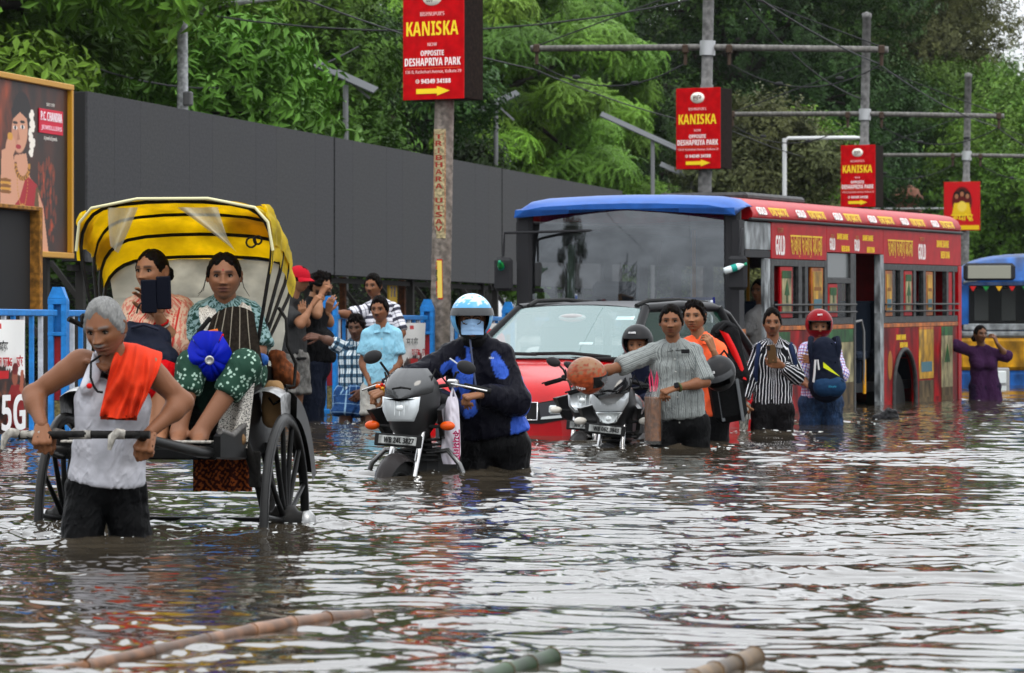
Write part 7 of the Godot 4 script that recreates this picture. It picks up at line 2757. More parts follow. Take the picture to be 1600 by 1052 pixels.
func build_people() -> void:
	var puller := person("grey-haired man in a white vest pulling the rickshaw with an orange shoulder cloth", V(-1.664, 0.0, -15.2), {"head": V(0.016, 0.858, 0.17), "neck": V(0.054, 0.736, 0.11), "shl": V(-0.088, 0.723, 0.072), "shr": V(0.168, 0.706, 0.088), "ell": V(-0.291, 0.587, 0.08), "elr": V(0.327, 0.558, 0.08), "wrl": V(-0.234, 0.468, 0.22), "wrr": V(0.202, 0.437, 0.22), "hipl": V(-0.073, 0.19, 0.0), "hipr": V(0.073, 0.19, 0.0), "knl": V(-0.114, -0.213, 0.12), "knr": V(0.136, -0.194, 0.02), "anl": V(-0.142, -0.583, 0.06), "anr": V(0.155, -0.559, -0.1)}, {"skin": Color(0.165, 0.07, 0.034), "hair": Color(0.17, 0.17, 0.165), "tache": Color(0.2, 0.19, 0.18), "moustache": 1.0, "beard": 0.12, "brow": 0.7, "bare": true, "yaw": -0.28, "pitch": 0.3, "roll": 0.05, "cell": 0.011, "hand_cell": 0.004, "front": 0.082, "thick": 0.007, "style": "short", "lift": 0.012, "handl": {"curl": GRIP, "dir": V(0.08, -0.75, 0.65), "palm": V(0, -0.65, -0.75), "spread": 0.02}, "handr": {"curl": GRIP, "dir": V(-0.2, -0.7, 0.65), "palm": V(0, -0.65, -0.75), "spread": 0.02}, "build": 0.88, "wear": [{"kind": "trousers", "mat": M("wet_black", Color(0.035, 0.036, 0.04), 0.5), "thick": 0.01, "puff": 0.014, "wrinkle": 0.01, "cell": 0.012, "length": 1.8, "blend": 0.02, "seed": 3}, {"kind": "vest", "name": "undershirt", "mat": M("vest_white", Color(0.8, 0.8, 0.83), 0.8, 0.0, "paint", 2.0), "thick": 0.008, "hem": -0.045, "wrinkle": 0.006, "freq": 7.0, "cell": 0.01, "blend": 0.03, "seed": 4, "subs": [[V(0.03, 0.654, 0.25), V(0.036, 0.775, 0.16), 0.055, 0.075]], "extra": [[V(-0.058, 0.617, 0.155), V(-0.003, 0.754, 0.135), 0.03, 0.024], [V(-0.003, 0.754, 0.135), V(0.005, 0.761, 0.02), 0.026, 0.022], [V(0.122, 0.632, 0.17), V(0.125, 0.73, 0.12), 0.03, 0.024]]}]}, "")
	var tw := MB.new()
	var fold := noise(91, 4.0, 2)
	var tp := [V(0.113, 0.694, -0.1), V(0.125, 0.771, -0.03), V(0.138, 0.772, 0.09), V(0.141, 0.71, 0.175), V(0.127, 0.633, 0.215), V(0.101, 0.556, 0.235), V(0.08, 0.494, 0.24)]
	var tl := [V(0.031, 0.702, -0.08), V(0.045, 0.784, 0.0), V(0.058, 0.774, 0.1), V(0.048, 0.71, 0.18), V(0.031, 0.633, 0.21), V(0.012, 0.556, 0.225), V(0.004, 0.504, 0.225)]
	var tr := [V(0.208, 0.668, -0.1), V(0.224, 0.742, -0.04), V(0.237, 0.72, 0.07), V(0.228, 0.663, 0.165), V(0.2, 0.602, 0.2), V(0.171, 0.54, 0.215), V(0.153, 0.499, 0.22)]
	for side in [0.0, 0.012]:
		tw.sheet(func(u: float, v: float) -> Vector3:
			var i := mini(int(v * 5.999), 5)
			var t := v * 6.0 - i
			var a: Vector3 = (tl[i] as Vector3).cubic_interpolate(tl[i + 1], tl[maxi(i - 1, 0)], tl[mini(i + 2, 6)], t)
			var b: Vector3 = (tp[i] as Vector3).cubic_interpolate(tp[i + 1], tp[maxi(i - 1, 0)], tp[mini(i + 2, 6)], t)
			var c: Vector3 = (tr[i] as Vector3).cubic_interpolate(tr[i + 1], tr[maxi(i - 1, 0)], tr[mini(i + 2, 6)], t)
			var p := a.lerp(b, u * 2.0) if u < 0.5 else b.lerp(c, u * 2.0 - 1.0)
			var q := (u - 0.42) * 2.0
			p.y += 0.02 * (1.0 - v)
			p.z += 0.008
			p.z += 0.02 * sin(v * 13.0 - q * q * 9.0 + 1.0) * clampf(v * 2.0 - 0.5, 0.0, 1.0) + 0.01 * sin(u * 24.0 + v * 3.0) + 0.012 * fold.get_noise_3d(p.x * 3.0, p.y * 3.0, 0.0) + side
			return p, 40, 44)
	fin("shoulder_towel", tw, M("towel_orange", Color(0.8, 0.19, 0.045), 0.9, 0.0, "weave", 6.0), puller)
	tw = MB.new()
	tw.sheet(func(u: float, v: float) -> Vector3: return (tl[6] as Vector3).lerp(tr[6], u) + V(0, -0.02 * v + 0.006, 0.014 + 0.01 * sin(u * 24.0 + 3.0)), 30, 2)
	fin("towel_border", tw, M("towel_border", Color(0.45, 0.12, 0.05), 0.9), puller)
	var cd := MB.new()
	cd.tube([V(0.017, 0.762, 0.155), V(-0.038, 0.721, 0.2), V(-0.038, 0.659, 0.215), V(-0.025, 0.623, 0.22), V(-0.009, 0.602, 0.22), V(0.011, 0.599, 0.215)], 0.005, 6)
	fin("neck_cord", cd, M("cord_black", lin(0.01, 0.01, 0.01), 0.6), puller)
	cd = MB.new()
	cd.ball(V(-0.042, 0.625, 0.225), V(0.012, 0.012, 0.01), 10, 8)
	fin("red_pendant", cd, M("bead_red", Color(0.75, 0.05, 0.06), 0.4), puller)
	var lady := person("woman in a cream and red tunic in the rickshaw, looking past a dark phone case", V(-1.608, 0.0, -16.65), {"head": V(-0.004, 1.114, 0.02), "neck": V(0.01, 0.994, -0.02), "shl": V(-0.077, 0.939, -0.032), "shr": V(0.113, 0.934, -0.048), "ell": V(-0.146, 0.781, 0.03), "elr": V(0.098, 0.779, 0.13), "wrl": V(-0.086, 0.85, 0.2), "wrr": V(0.04, 0.918, 0.21), "hipl": V(-0.048, 0.66, -0.02), "hipr": V(0.09, 0.66, -0.02), "knl": V(-0.034, 0.643, 0.4), "knr": V(0.089, 0.643, 0.4), "anl": V(0.006, 0.426, 0.47), "anr": V(0.076, 0.416, 0.5)}, {"skin": Color(0.23, 0.105, 0.053), "yaw": -0.5, "pitch": 0.05, "size": 0.93, "head": 0.93, "cell": 0.011, "hand_cell": 0.004, "style": "bun", "front": 0.07, "thick": 0.006, "bust": 1.0, "build": 0.9, "lip": Color(0.16, 0.06, 0.045), "cheek": 0.6, "handl": {"curl": [0.25, 0.5, 0.35], "dir": V(0.95, 0.0, 0.3), "palm": V(0, -0.9, -0.3), "spread": 0.1}, "handr": {"curl": [0.35, 0.5, 0.3], "dir": V(-0.45, 0.85, 0.1), "palm": V(-0.3, 0.0, 1.0), "spread": 0.12}, "wear": [{"kind": "skirt", "name": "red_skirt", "mat": M("skirt_red", Color(0.66, 0.02, 0.05), 0.8), "thick": 0.004, "wrinkle": 0.01, "freq": 6.0, "length": 1.2}, {"kind": "shirt", "name": "tunic", "mat": cloth("kurti", "kurti", 2.6, 2.6), "thick": 0.012, "hem": 0.06, "sleeve": 1.08, "puff": 0.018, "wrinkle": 0.008, "cell": 0.011, "seed": 8}]}, "women seated in the rickshaw")
	var neckline := MB.new()
	neckline.ball(V(0.017, 0.97, 0.085), V(0.052, 0.062, 0.02), 14, 10, Basis(V(1, 0, 0), -0.35))
	fin("neckline_skin", neckline, M("skin_mid", lin(0.165, 0.078, 0.042), 0.5), lady)
	var bang := MB.new()
	bang.tube(ring_path(V(0.051, 0.881, 0.2), 0.034, 16, V(-0.3, 0.9, 0.35)), 0.005, 6, false, true)
	fin("bangle_red", bang, M("bangle_red", Color(0.6, 0.04, 0.06), 0.4), lady)
	bang = MB.new()
	bang.tube(ring_path(V(0.053, 0.867, 0.195), 0.035, 16, V(-0.3, 0.9, 0.35)), 0.004, 6, false, true)
	fin("bangle_white", bang, M("bone_white"), lady)
	var wife := person("woman in a green floral dress with a black and white scarf in the rickshaw", V(-1.282, 0.0, -16.6), {"head": V(-0.001, 1.09, 0.06), "neck": V(0.0, 0.97, 0.0), "shl": V(-0.09, 0.915, -0.02), "shr": V(0.101, 0.911, -0.02), "ell": V(-0.143, 0.764, 0.03), "elr": V(0.148, 0.761, 0.03), "wrl": V(-0.059, 0.717, 0.22), "wrr": V(0.055, 0.74, 0.24), "hipl": V(-0.079, 0.649, -0.02), "hipr": V(0.073, 0.649, -0.02), "knl": V(-0.114, 0.694, 0.4), "knr": V(0.116, 0.691, 0.42), "anl": V(-0.164, 0.417, 0.5), "anr": V(-0.071, 0.406, 0.52)}, {"skin": Color(0.19, 0.085, 0.045), "yaw": 0.02, "pitch": 0.06, "size": 0.95, "head": 0.95, "cell": 0.011, "hand_cell": 0.004, "style": "bun", "bun_at": V(0, -0.05, -0.12), "front": 0.076, "thick": 0.009, "bust": 1.0, "build": 1.0, "bindi": true, "lip": Color(0.13, 0.05, 0.04), "cheek": 0.8, "wide": 1.06, "handl": {"curl": HOLD, "dir": V(0.8, -0.3, 0.3), "palm": V(0.4, -0.3, -0.8)}, "handr": {"curl": HOLD, "dir": V(-0.9, -0.1, 0.25), "palm": V(-0.3, -0.5, -0.8)}, "wear": [{"kind": "trousers", "name": "printed_trousers", "mat": cloth("batik", "batik", 4.0, 4.0), "thick": 0.008, "length": 1.42, "puff": 0.002, "wrinkle": 0.01, "freq": 7.0, "seed": 21}, {"kind": "shirt", "name": "dress", "mat": cloth("floral", "floral", 2.2, 2.2), "thick": 0.014, "hem": 0.05, "sleeve": 0.95, "puff": 0.02, "wrinkle": 0.008, "cell": 0.011, "seed": 9}, {"kind": "skirt", "name": "dress_lap", "mat": cloth("batik", "batik", 4.0, 4.0), "thick": 0.0, "length": 0.93, "wrinkle": 0.012, "joined": false, "freq": 7.0, "seed": 22}]}, "women seated in the rickshaw")
	var sc := MB.new()
	var sn := noise(93, 6.0, 2)
	for s in [0, 1]:
		var path: Array = [[V(-0.007, 1.005, -0.09), V(-0.076, 0.973, -0.02), V(-0.066, 0.924, 0.105), V(-0.039, 0.853, 0.15), V(-0.028, 0.768, 0.15)], [V(-0.007, 1.005, -0.09), V(0.067, 0.982, -0.02), V(0.091, 0.924, 0.105), V(0.099, 0.853, 0.145), V(0.102, 0.768, 0.15)]][s]
		var nb: Vector3 = [V(-0.011, 0.895, 0.12), V(0.043, 0.895, 0.12)][s]
		sc.sheet(func(u: float, v: float) -> Vector3:
			var i := mini(int(v * 3.999), 3)
			var p: Vector3 = (path[i] as Vector3).cubic_interpolate(path[i + 1], path[maxi(i - 1, 0)], path[mini(i + 2, 4)], v * 4.0 - i)
			var off := (u - 0.5) * 0.075 * (0.6 + v)
			p += V(off, -absf(off) * 0.2, 0.02 + 0.014 * cos((u - 0.5) * 3.0) + 0.008 * sin(u * 11.0 + v * 5.0))
			return p, 12, 24)
	fin("scarf", sc, cloth("leopard", "leopard", 1.0, 3.0), wife)
	var dr := MB.new()
	dr.sheet(func(u: float, v: float) -> Vector3:
		var a: Vector3 = V(-0.108, 0.671, 0.38)
		var e: Vector3 = V(0.109, 0.666, 0.4)
		var p := a.lerp(e, u)
		p.y -= (0.035 * sin(PI * u)) + v * (0.14 + 0.03 * sin(u * 7.0))
		p.z += 0.02 * sin(u * 13.0) * (0.3 + v) - 0.05 * v
		return p, 26, 12)
	fin("dress_front", dr, M("dress_green_dark", Color(0.1, 0.19, 0.16), 0.85, 0.0, "grunge", 5.0), wife)
	var bg2 := MB.new()
	bg2.tube(ring_path(V(0.044, 0.74, 0.24), 0.036, 16, V(-0.9, -0.1, 0.25)), 0.009, 7, false, true)
	fin("white_bangle", bg2, M("bangle_white", Color(0.8, 0.77, 0.7), 0.4), wife)
	bg2 = MB.new()
	bg2.tube(ring_path(V(-0.069, 0.72, 0.21), 0.034, 16, V(0.8, -0.3, 0.3)), 0.008, 7, false, true)
	fin("white_bangle", bg2, M("bangle_white"), wife)
	var strand := MB.new()
	for q in [[-1, 0.0], [-1, 0.012], [1, 0.0]]:
		strand.tube([V(-0.001, 1.09, 0.06) + V(q[0] * 0.078, 0.0, 0.02), V(-0.001, 1.09, 0.06) + V(q[0] * 0.09, -0.05 - q[1], 0.03), V(-0.001, 1.09, 0.06) + V(q[0] * 0.115, -0.09 + q[1], 0.03)], [0.002, 0.0015, 0.0008], 4)
	fin("loose_strands", strand, M("lash"), wife)
	var rider := person("masked rider in a black and blue rain suit and blue helmet pushing a motorcycle", V(-0.147, 0.0, -22.45), {"head": V(-0.096, 0.908, 0.05), "neck": V(-0.077, 0.784, 0.0), "shl": V(-0.215, 0.698, -0.018), "shr": V(0.079, 0.692, -0.002), "ell": V(-0.45, 0.546, 0.12), "elr": V(0.17, 0.418, 0.1), "wrl": V(-0.608, 0.49, 0.22), "wrr": V(-0.044, 0.464, 0.28), "hipl": V(-0.066, 0.156, -0.05), "hipr": V(0.135, 0.156, -0.05), "knl": V(-0.096, -0.264, 0.0), "anl": V(-0.117, -0.664, -0.05), "knr": V(0.165, -0.264, -0.07), "anr": V(0.186, -0.664, -0.12)}, {"skin": Color(0.23, 0.105, 0.053), "yaw": 0.05, "pitch": 0.03, "cell": 0.014, "style": "none", "build": 1.12, "belly": 0.04, "handl": {"curl": GRIP, "dir": V(-0.8, -0.3, 0.4), "palm": V(0, -0.8, -0.5)}, "handr": {"curl": GRIP, "dir": V(-0.85, -0.15, 0.35), "palm": V(0, -0.9, -0.3)}, "wear": [{"kind": "trousers", "name": "rain_trousers", "mat": M("rain_black", Color(0.045, 0.045, 0.05), 0.42), "thick": 0.018, "puff": 0.025, "wrinkle": 0.012, "freq": 7.0, "seed": 31}, {"kind": "shirt", "name": "rain_jacket", "mat": M("rain_jacket", Color.WHITE, 0.45), "color": Color(0.0065, 0.0065, 0.008), "thick": 0.02, "hem": -0.06, "flare": 0.02, "sleeve": 1.93, "puff": 0.022, "wrinkle": 0.012, "freq": 6.5, "cell": 0.0095, "seed": 32, "zones": [[V(-0.115, 0.746, 0.12), V(-0.176, 0.604, 0.16), 0.06, 0.115, Color(0.035, 0.09, 0.42)], [V(-0.176, 0.604, 0.16), V(-0.152, 0.374, 0.18), 0.115, 0.1, Color(0.035, 0.09, 0.42)], [V(-0.172, 0.335, 0.18), V(-0.152, 0.144, 0.18), 0.045, 0.05, Color(0.035, 0.09, 0.42)], [V(0.02, 0.746, 0.12), V(0.082, 0.612, 0.15), 0.045, 0.065, Color(0.035, 0.09, 0.42)], [V(0.232, 0.525, 0.0), V(0.247, 0.248, 0.05), 0.085, 0.12, Color(0.035, 0.09, 0.42)], [V(-0.239, 0.503, 0.08), V(-0.448, 0.435, 0.18), 0.065, 0.06, Color(0.035, 0.09, 0.42)], [V(-0.468, 0.458, 0.14), V(-0.551, 0.443, 0.2), 0.055, 0.05, Color(0.035, 0.09, 0.42)]]}]}, "")
	var rider_helmet := Node3D.new()
	put(rider_helmet, "helmet", rider)
	helmet(rider_helmet, Transform3D(Basis.from_euler(V(0.0, 0.05, 0)), V(-0.096, 0.935, 0.045)), {"k": 1.0, "full": false, "visor": 1, "strap": true, "mat": M("helmet_blue_white", Color.WHITE, 0.25), "tint": func(p: Vector3, n: float) -> Color: return Color(0.1, 0.34, 0.6) if p.y < 0.09 + 0.06 * n or n > 0.2 else Color(0.5, 0.58, 0.62)})
	mats["rain_jacket"].metallic_specular = 0.16
	var jd := MB.new()
	jd.tube([V(-0.107, 0.811, 0.1), V(-0.095, 0.7, 0.155), V(-0.072, 0.528, 0.19), V(-0.06, 0.374, 0.2)], 0.006, 6)
	fin("jacket_zip", jd, M("zip", lin(0.04, 0.05, 0.09), 0.4), rider)
	jd = MB.new()
	jd.lathe([Vector2(0.078, -0.03), Vector2(0.082, 0.0), Vector2(0.075, 0.045), Vector2(0.066, 0.04)], 18, Transform3D(Basis(Vector3.RIGHT, 0.25), V(-0.081, 0.796, 0.02)))
	fin("jacket_collar", jd, M("rain_black"), rider)
	jd = MB.new()
	jd.bar(V(-0.226, 0.681, 0.15), V(-0.176, 0.646, 0.17), 0.012, 0.006)
	fin("reflective_strip", jd, M("strip_white", Color(0.75, 0.76, 0.78), 0.4), rider)
	var lg := obj("chest_mark", letters("nke", 0.03, 0.014, "bold", 0.003), M("strip_white"), rider)
	lg.position = V(0.024, 0.685, 0.185)
	var mk := MB.new()
	mk.sheet(func(u: float, v: float) -> Vector3:
		var az := (u - 0.5) * 2.1
		return V(-0.092, 0.873, 0.05) + V(sin(az) * 0.079, 0.034 - 0.085 * v + 0.01 * cos(az * 2.0) * (1.0 - v), cos(az) * 0.086 + 0.034 * exp(-az * az * 9.0) * (1.0 - v * 0.5) + 0.012 + 0.003 * sin(v * 22.0)), 22, 10)
	fin("face_mask", mk, M("mask_blue", Color(0.55, 0.68, 0.82), 0.8), rider)
	mk = MB.new()
	for s in [-1.0, 1.0]:
		mk.tube(ring_path(V(-0.096, 0.908, 0.05) + V(0.032 * s, 0.004, 0.098), 0.026, 14), 0.003, 5, false, true)
	mk.bar(V(-0.096, 0.908, 0.05) + V(-0.008, 0.006, 0.1), V(-0.096, 0.908, 0.05) + V(0.008, 0.006, 0.1), 0.004, 0.004)
	fin("spectacles", mk, M("spec_frame", lin(0.02, 0.018, 0.018), 0.4), rider)
	var greyman := person("man in a grey striped shirt and wristwatch pushing a motorcycle, orange helmet on arm", V(1.206, 0.0, -26.9), {"head": V(-0.053, 0.91, 0.04), "neck": V(-0.032, 0.753, 0.0), "shl": V(-0.186, 0.683, 0.002), "shr": V(0.106, 0.683, 0.018), "ell": V(-0.439, 0.582, 0.12), "elr": V(0.19, 0.476, 0.1), "wrl": V(-0.692, 0.52, 0.3), "wrr": V(-0.039, 0.432, 0.26), "hipl": V(-0.092, 0.163, -0.02), "hipr": V(0.117, 0.163, -0.02), "knl": V(-0.112, -0.257, 0.05), "anl": V(-0.126, -0.657, 0.0), "knr": V(0.157, -0.257, -0.03), "anr": V(0.185, -0.657, -0.08)}, {"skin": Color(0.165, 0.07, 0.034), "yaw": -0.1, "pitch": 0.03, "cell": 0.014, "style": "short", "front": 0.068, "moustache": 0.25, "build": 1.05, "belly": 0.05, "wide": 1.05, "cheek": 0.6, "handl": {"curl": HOLD, "dir": V(-0.9, -0.2, 0.2), "palm": V(0, -0.2, 1.0)}, "handr": {"curl": GRIP, "dir": V(-0.8, -0.25, 0.4), "palm": V(0, -0.9, -0.3)}, "wear": [{"kind": "trousers", "mat": M("trouser_black", Color(0.045, 0.046, 0.05), 0.6), "thick": 0.014, "puff": 0.018, "wrinkle": 0.012, "seed": 41}, {"kind": "shirt", "mat": cloth("pinstripe", "pinstripe", 5.0, 5.0), "thick": 0.012, "hem": -0.05, "sleeve": 0.98, "puff": 0.012, "wrinkle": 0.01, "cell": 0.012, "collar": true, "buttons": 6, "seed": 42}]}, "")
	var wt := MB.new()
	wt.tube(ring_path(V(-0.006, 0.441, 0.245), 0.031, 14, V(-0.8, -0.25, 0.4)), 0.009, 6, false, true)
	fin("watch_strap", wt, M("watch_strap", Color(0.28, 0.3, 0.16), 0.6), greyman)
	wt = MB.new()
	wt.box(V(-0.026, 0.455, 0.28), V(0.035, 0.04, 0.014), 0.005, Basis.from_euler(V(-0.4, -0.2, 0.2)))
	fin("watch_face", wt, M("watch_face", lin(0.008, 0.008, 0.01), 0.1), greyman)
	wt = MB.new()
	wt.box(V(0.044, 0.698, 0.15), V(0.062, 0.03, 0.01), 0.003, Basis(Vector3.UP, 0.25))
	fin("pocket_phone", wt, M("phone_black", lin(0.012, 0.012, 0.013), 0.3), greyman)
	wt = MB.new()
	wt.bar(V(-0.016, 0.675, 0.15), V(-0.016, 0.564, 0.158), 0.004, 0.003)
	wt.bar(V(0.119, 0.675, 0.12), V(0.119, 0.564, 0.125), 0.004, 0.003)
	wt.bar(V(-0.016, 0.564, 0.158), V(0.119, 0.564, 0.125), 0.004, 0.003)
	fin("pocket_seam", wt, M("seam_grey", Color(0.33, 0.36, 0.36), 0.9), greyman)
	var hp := thing("orange_helmet", "dirty orange full-face helmet hung on the forearm of the man in grey", "helmet", V(0.535, 0.526, -26.5), 0.0)
	helmet(hp, Transform3D(Basis.from_euler(V(0.15, 1.25, 0.3)), Vector3.ZERO), {"k": 0.98, "full": true, "visor": 2, "mat": M("helmet_orange", Color.WHITE, 0.3), "tint": func(p: Vector3, n: float) -> Color: return Color(0.3, 0.055, 0.018) * (1.0 + n) if p.y < 0.07 - 0.14 * n else Color(0.2, 0.1, 0.05), "word": "Vega", "word_w": 0.07, "word_h": 0.022, "word_at": Transform3D(Basis(Vector3.UP, -PI / 2), V(-0.13, -0.055, 0.0))})
	var riderc := person("man in a black open helmet and navy jacket riding the dark motorcycle", V(1.021, 0.0, -29.6), {"head": V(-0.022, 0.728, 0.05), "neck": V(0.0, 0.595, 0.0), "shl": V(-0.12, 0.513, 0.0), "shr": V(0.141, 0.513, 0.0), "ell": V(-0.233, 0.321, 0.12), "elr": V(0.2, 0.311, 0.1), "wrl": V(-0.315, 0.366, 0.35), "wrr": V(-0.012, 0.265, 0.35), "hipl": V(-0.073, 0.072, -0.1), "hipr": V(0.106, 0.072, -0.1), "knl": V(-0.135, -0.031, 0.25), "knr": V(0.143, -0.031, 0.25), "anl": V(-0.149, -0.387, 0.2), "anr": V(0.165, -0.387, 0.2)}, {"skin": Color(0.23, 0.105, 0.053), "yaw": -0.2, "pitch": 0.05, "cell": 0.018, "hand_cell": 0.006, "style": "none", "moustache": 0.9, "beard": 0.7, "wear": [{"kind": "shirt", "name": "navy_jacket", "mat": M("navy", Color(0.07, 0.085, 0.15), 0.6), "thick": 0.02, "sleeve": 1.9, "puff": 0.02, "hem": 0.05, "wrinkle": 0.012}, {"kind": "trousers", "mat": M("trouser_black", Color(0.045, 0.046, 0.05), 0.6), "thick": 0.02}]}, "")
	var riderc_helmet := Node3D.new()
	put(riderc_helmet, "helmet", riderc)
	helmet(riderc_helmet, Transform3D(Basis.from_euler(V(0.05, -0.2, 0)), V(-0.022, 0.763, 0.045)), {"k": 0.98, "full": false, "strap": true, "mat": M("helmet_black", lin(0.022, 0.022, 0.023), 0.3), "word": "studds", "word_w": 0.06, "word_h": 0.02, "word_at": Transform3D(Basis(Vector3.RIGHT, -0.55), V(-0.02, 0.075, 0.13))})
	var orangeman := person("man in an orange shirt with a red and black backpack, behind the grey shirt", V(1.504, 0.0, -28.6), {"head": V(-0.101, 0.953, 0.04), "neck": V(-0.054, 0.791, 0.0), "shl": V(-0.175, 0.706, 0.0), "shr": V(0.081, 0.694, 0.0), "ell": V(-0.232, 0.436, 0.0), "elr": V(0.125, 0.487, 0.14), "wrl": V(-0.226, 0.216, 0.1), "wrr": V(0.038, 0.693, 0.2), "hipl": V(-0.099, 0.165, 0.0), "hipr": V(0.065, 0.164, -0.02), "knl": V(-0.129, -0.255, 0.06), "anl": V(-0.15, -0.655, 0.01), "knr": V(0.095, -0.256, -0.02), "anr": V(0.116, -0.656, -0.07)}, {"skin": Color(0.23, 0.105, 0.053), "yaw": -0.25, "pitch": 0.02, "cell": 0.015, "hand_cell": 0.005, "style": "messy", "front": 0.068, "thick": 0.012, "wide": 1.06, "cheek": 0.8, "build": 1.05, "handl": {"none": true}, "handr": {"curl": HOLD, "dir": V(-0.35, 0.9, 0.1), "palm": V(-0.6, 0.0, -0.7)}, "wear": [{"kind": "trousers", "mat": M("trouser_black", Color(0.045, 0.046, 0.05), 0.6), "thick": 0.012, "puff": 0.014, "seed": 51}, {"kind": "shirt", "mat": M("shirt_orange", Color(0.93, 0.37, 0.2), 0.8), "thick": 0.014, "sleeve": 0.7, "hem": -0.02, "collar": true, "wrinkle": 0.009, "seed": 52}]}, "")
	var wb := MB.new()
	wb.tube(ring_path(V(0.058, 0.649, 0.195), 0.032, 12, V(-0.3, 0.9, 0.1)), 0.008, 6, false, true)
	fin("wristband", wb, M("cord_black"), orangeman)
	var stripeman := person("thin man in a black shirt with white stripes holding a phone to his chest", V(2.175, 0.0, -31.0), {"head": V(-0.002, 0.909, 0.03), "neck": V(0.011, 0.754, 0.0), "shl": V(-0.099, 0.683, 0.0), "shr": V(0.136, 0.675, 0.0), "ell": V(-0.188, 0.455, 0.02), "elr": V(0.2, 0.466, 0.04), "wrl": V(-0.24, 0.264, 0.08), "wrr": V(0.068, 0.558, 0.17), "hipl": V(-0.075, 0.187, 0.0), "hipr": V(0.08, 0.187, 0.0), "knl": V(-0.105, -0.233, 0.05), "anl": V(-0.126, -0.633, 0.0), "knr": V(0.1, -0.233, 0.01), "anr": V(0.114, -0.633, -0.04)}, {"skin": Color(0.165, 0.07, 0.034), "pitch": 0.02, "yaw": -0.05, "cell": 0.015, "hand_cell": 0.005, "style": "short", "front": 0.078, "thick": 0.009, "moustache": 0.9, "beard": 0.2, "wide": 0.93, "build": 0.95, "lift": 0.014, "handl": {"curl": GRIP, "dir": V(-0.05, -0.95, 0.25), "palm": V(0.9, 0.0, 0.1)}, "handr": {"curl": HOLD, "dir": V(-0.75, 0.15, 0.3), "palm": V(-0.1, 0.3, -0.9)}, "wear": [{"kind": "trousers", "mat": M("trouser_brownblack", Color(0.06, 0.055, 0.06), 0.6), "thick": 0.012, "puff": 0.016, "wrinkle": 0.014, "seed": 61}, {"kind": "shirt", "mat": cloth("stripes", "stripes", 7.5, 7.5), "thick": 0.01, "hem": -0.045, "sleeve": 1.9, "puff": 0.01, "wrinkle": 0.009, "cell": 0.012, "collar": true, "seed": 62}]}, "")
	var bs := MB.new()
	bs.tube([V(-0.103, 0.743, -0.06), V(-0.116, 0.727, 0.06), V(-0.131, 0.637, 0.115), V(-0.145, 0.482, 0.09), V(-0.134, 0.348, 0.0)], 0.02, 6)
	bs.tube([V(0.16, 0.732, -0.06), V(0.15, 0.717, 0.06), V(0.179, 0.616, 0.1), V(0.198, 0.401, 0.0)], 0.022, 6)
	fin("bag_strap", bs, M("strap_blue", Color(0.1, 0.14, 0.24), 0.8), stripeman)
	var redhelmet := person("man in a red full-face helmet with a navy backpack on his chest", V(2.77, 0.0, -33.4), {"head": V(-0.008, 0.873, 0.03), "neck": V(0.0, 0.723, 0.0), "shl": V(-0.119, 0.666, 0.0), "shr": V(0.125, 0.666, 0.0), "ell": V(-0.183, 0.425, 0.06), "elr": V(0.186, 0.453, 0.05), "wrl": V(-0.104, 0.341, 0.22), "wrr": V(-0.035, 0.581, 0.22), "hipl": V(-0.081, 0.194, 0.0), "hipr": V(0.104, 0.194, 0.0), "knl": V(-0.101, -0.226, 0.05), "anl": V(-0.115, -0.626, 0.0), "knr": V(0.124, -0.226, 0.03), "anr": V(0.138, -0.626, -0.02)}, {"skin": Color(0.23, 0.105, 0.053), "pitch": 0.03, "cell": 0.016, "hand_cell": 0.005, "style": "none", "moustache": 0.3, "handl": {"none": true}, "handr": {"curl": LOOSE, "dir": V(-0.85, 0.1, 0.3), "palm": V(-0.1, 0.0, -1.0)}, "wear": [{"kind": "trousers", "name": "jeans", "mat": M("denim", Color(0.13, 0.24, 0.38), 0.8, 0.0, "dirt", 4.0), "thick": 0.012, "puff": 0.016, "wrinkle": 0.014, "seed": 71}, {"kind": "shirt", "mat": cloth("check_small", "check_small", 9.0, 9.0), "thick": 0.012, "sleeve": 1.35, "puff": 0.012, "hem": -0.05, "collar": true, "wrinkle": 0.009, "cell": 0.013, "seed": 72}]}, "")
	var red_shell := Node3D.new()
	put(red_shell, "helmet", redhelmet)
	helmet(red_shell, Transform3D(Basis.from_euler(V(0.03, 0.0, 0)), V(-0.008, 0.908, 0.025)), {"k": 0.98, "full": true, "mat": M("helmet_red", Color(0.46, 0.05, 0.08), 0.2), "word": "MT", "word_w": 0.045, "word_h": 0.016, "word_at": Transform3D(Basis(Vector3.RIGHT, -0.6), V(0.0, 0.085, 0.13))})
	var wt2 := MB.new()
	wt2.tube(ring_path(V(-0.006, 0.581, 0.205), 0.03, 12, V(-0.85, 0.1, 0.3)), 0.01, 6, false, true)
	fin("watch", wt2, M("watch_face"), redhelmet)
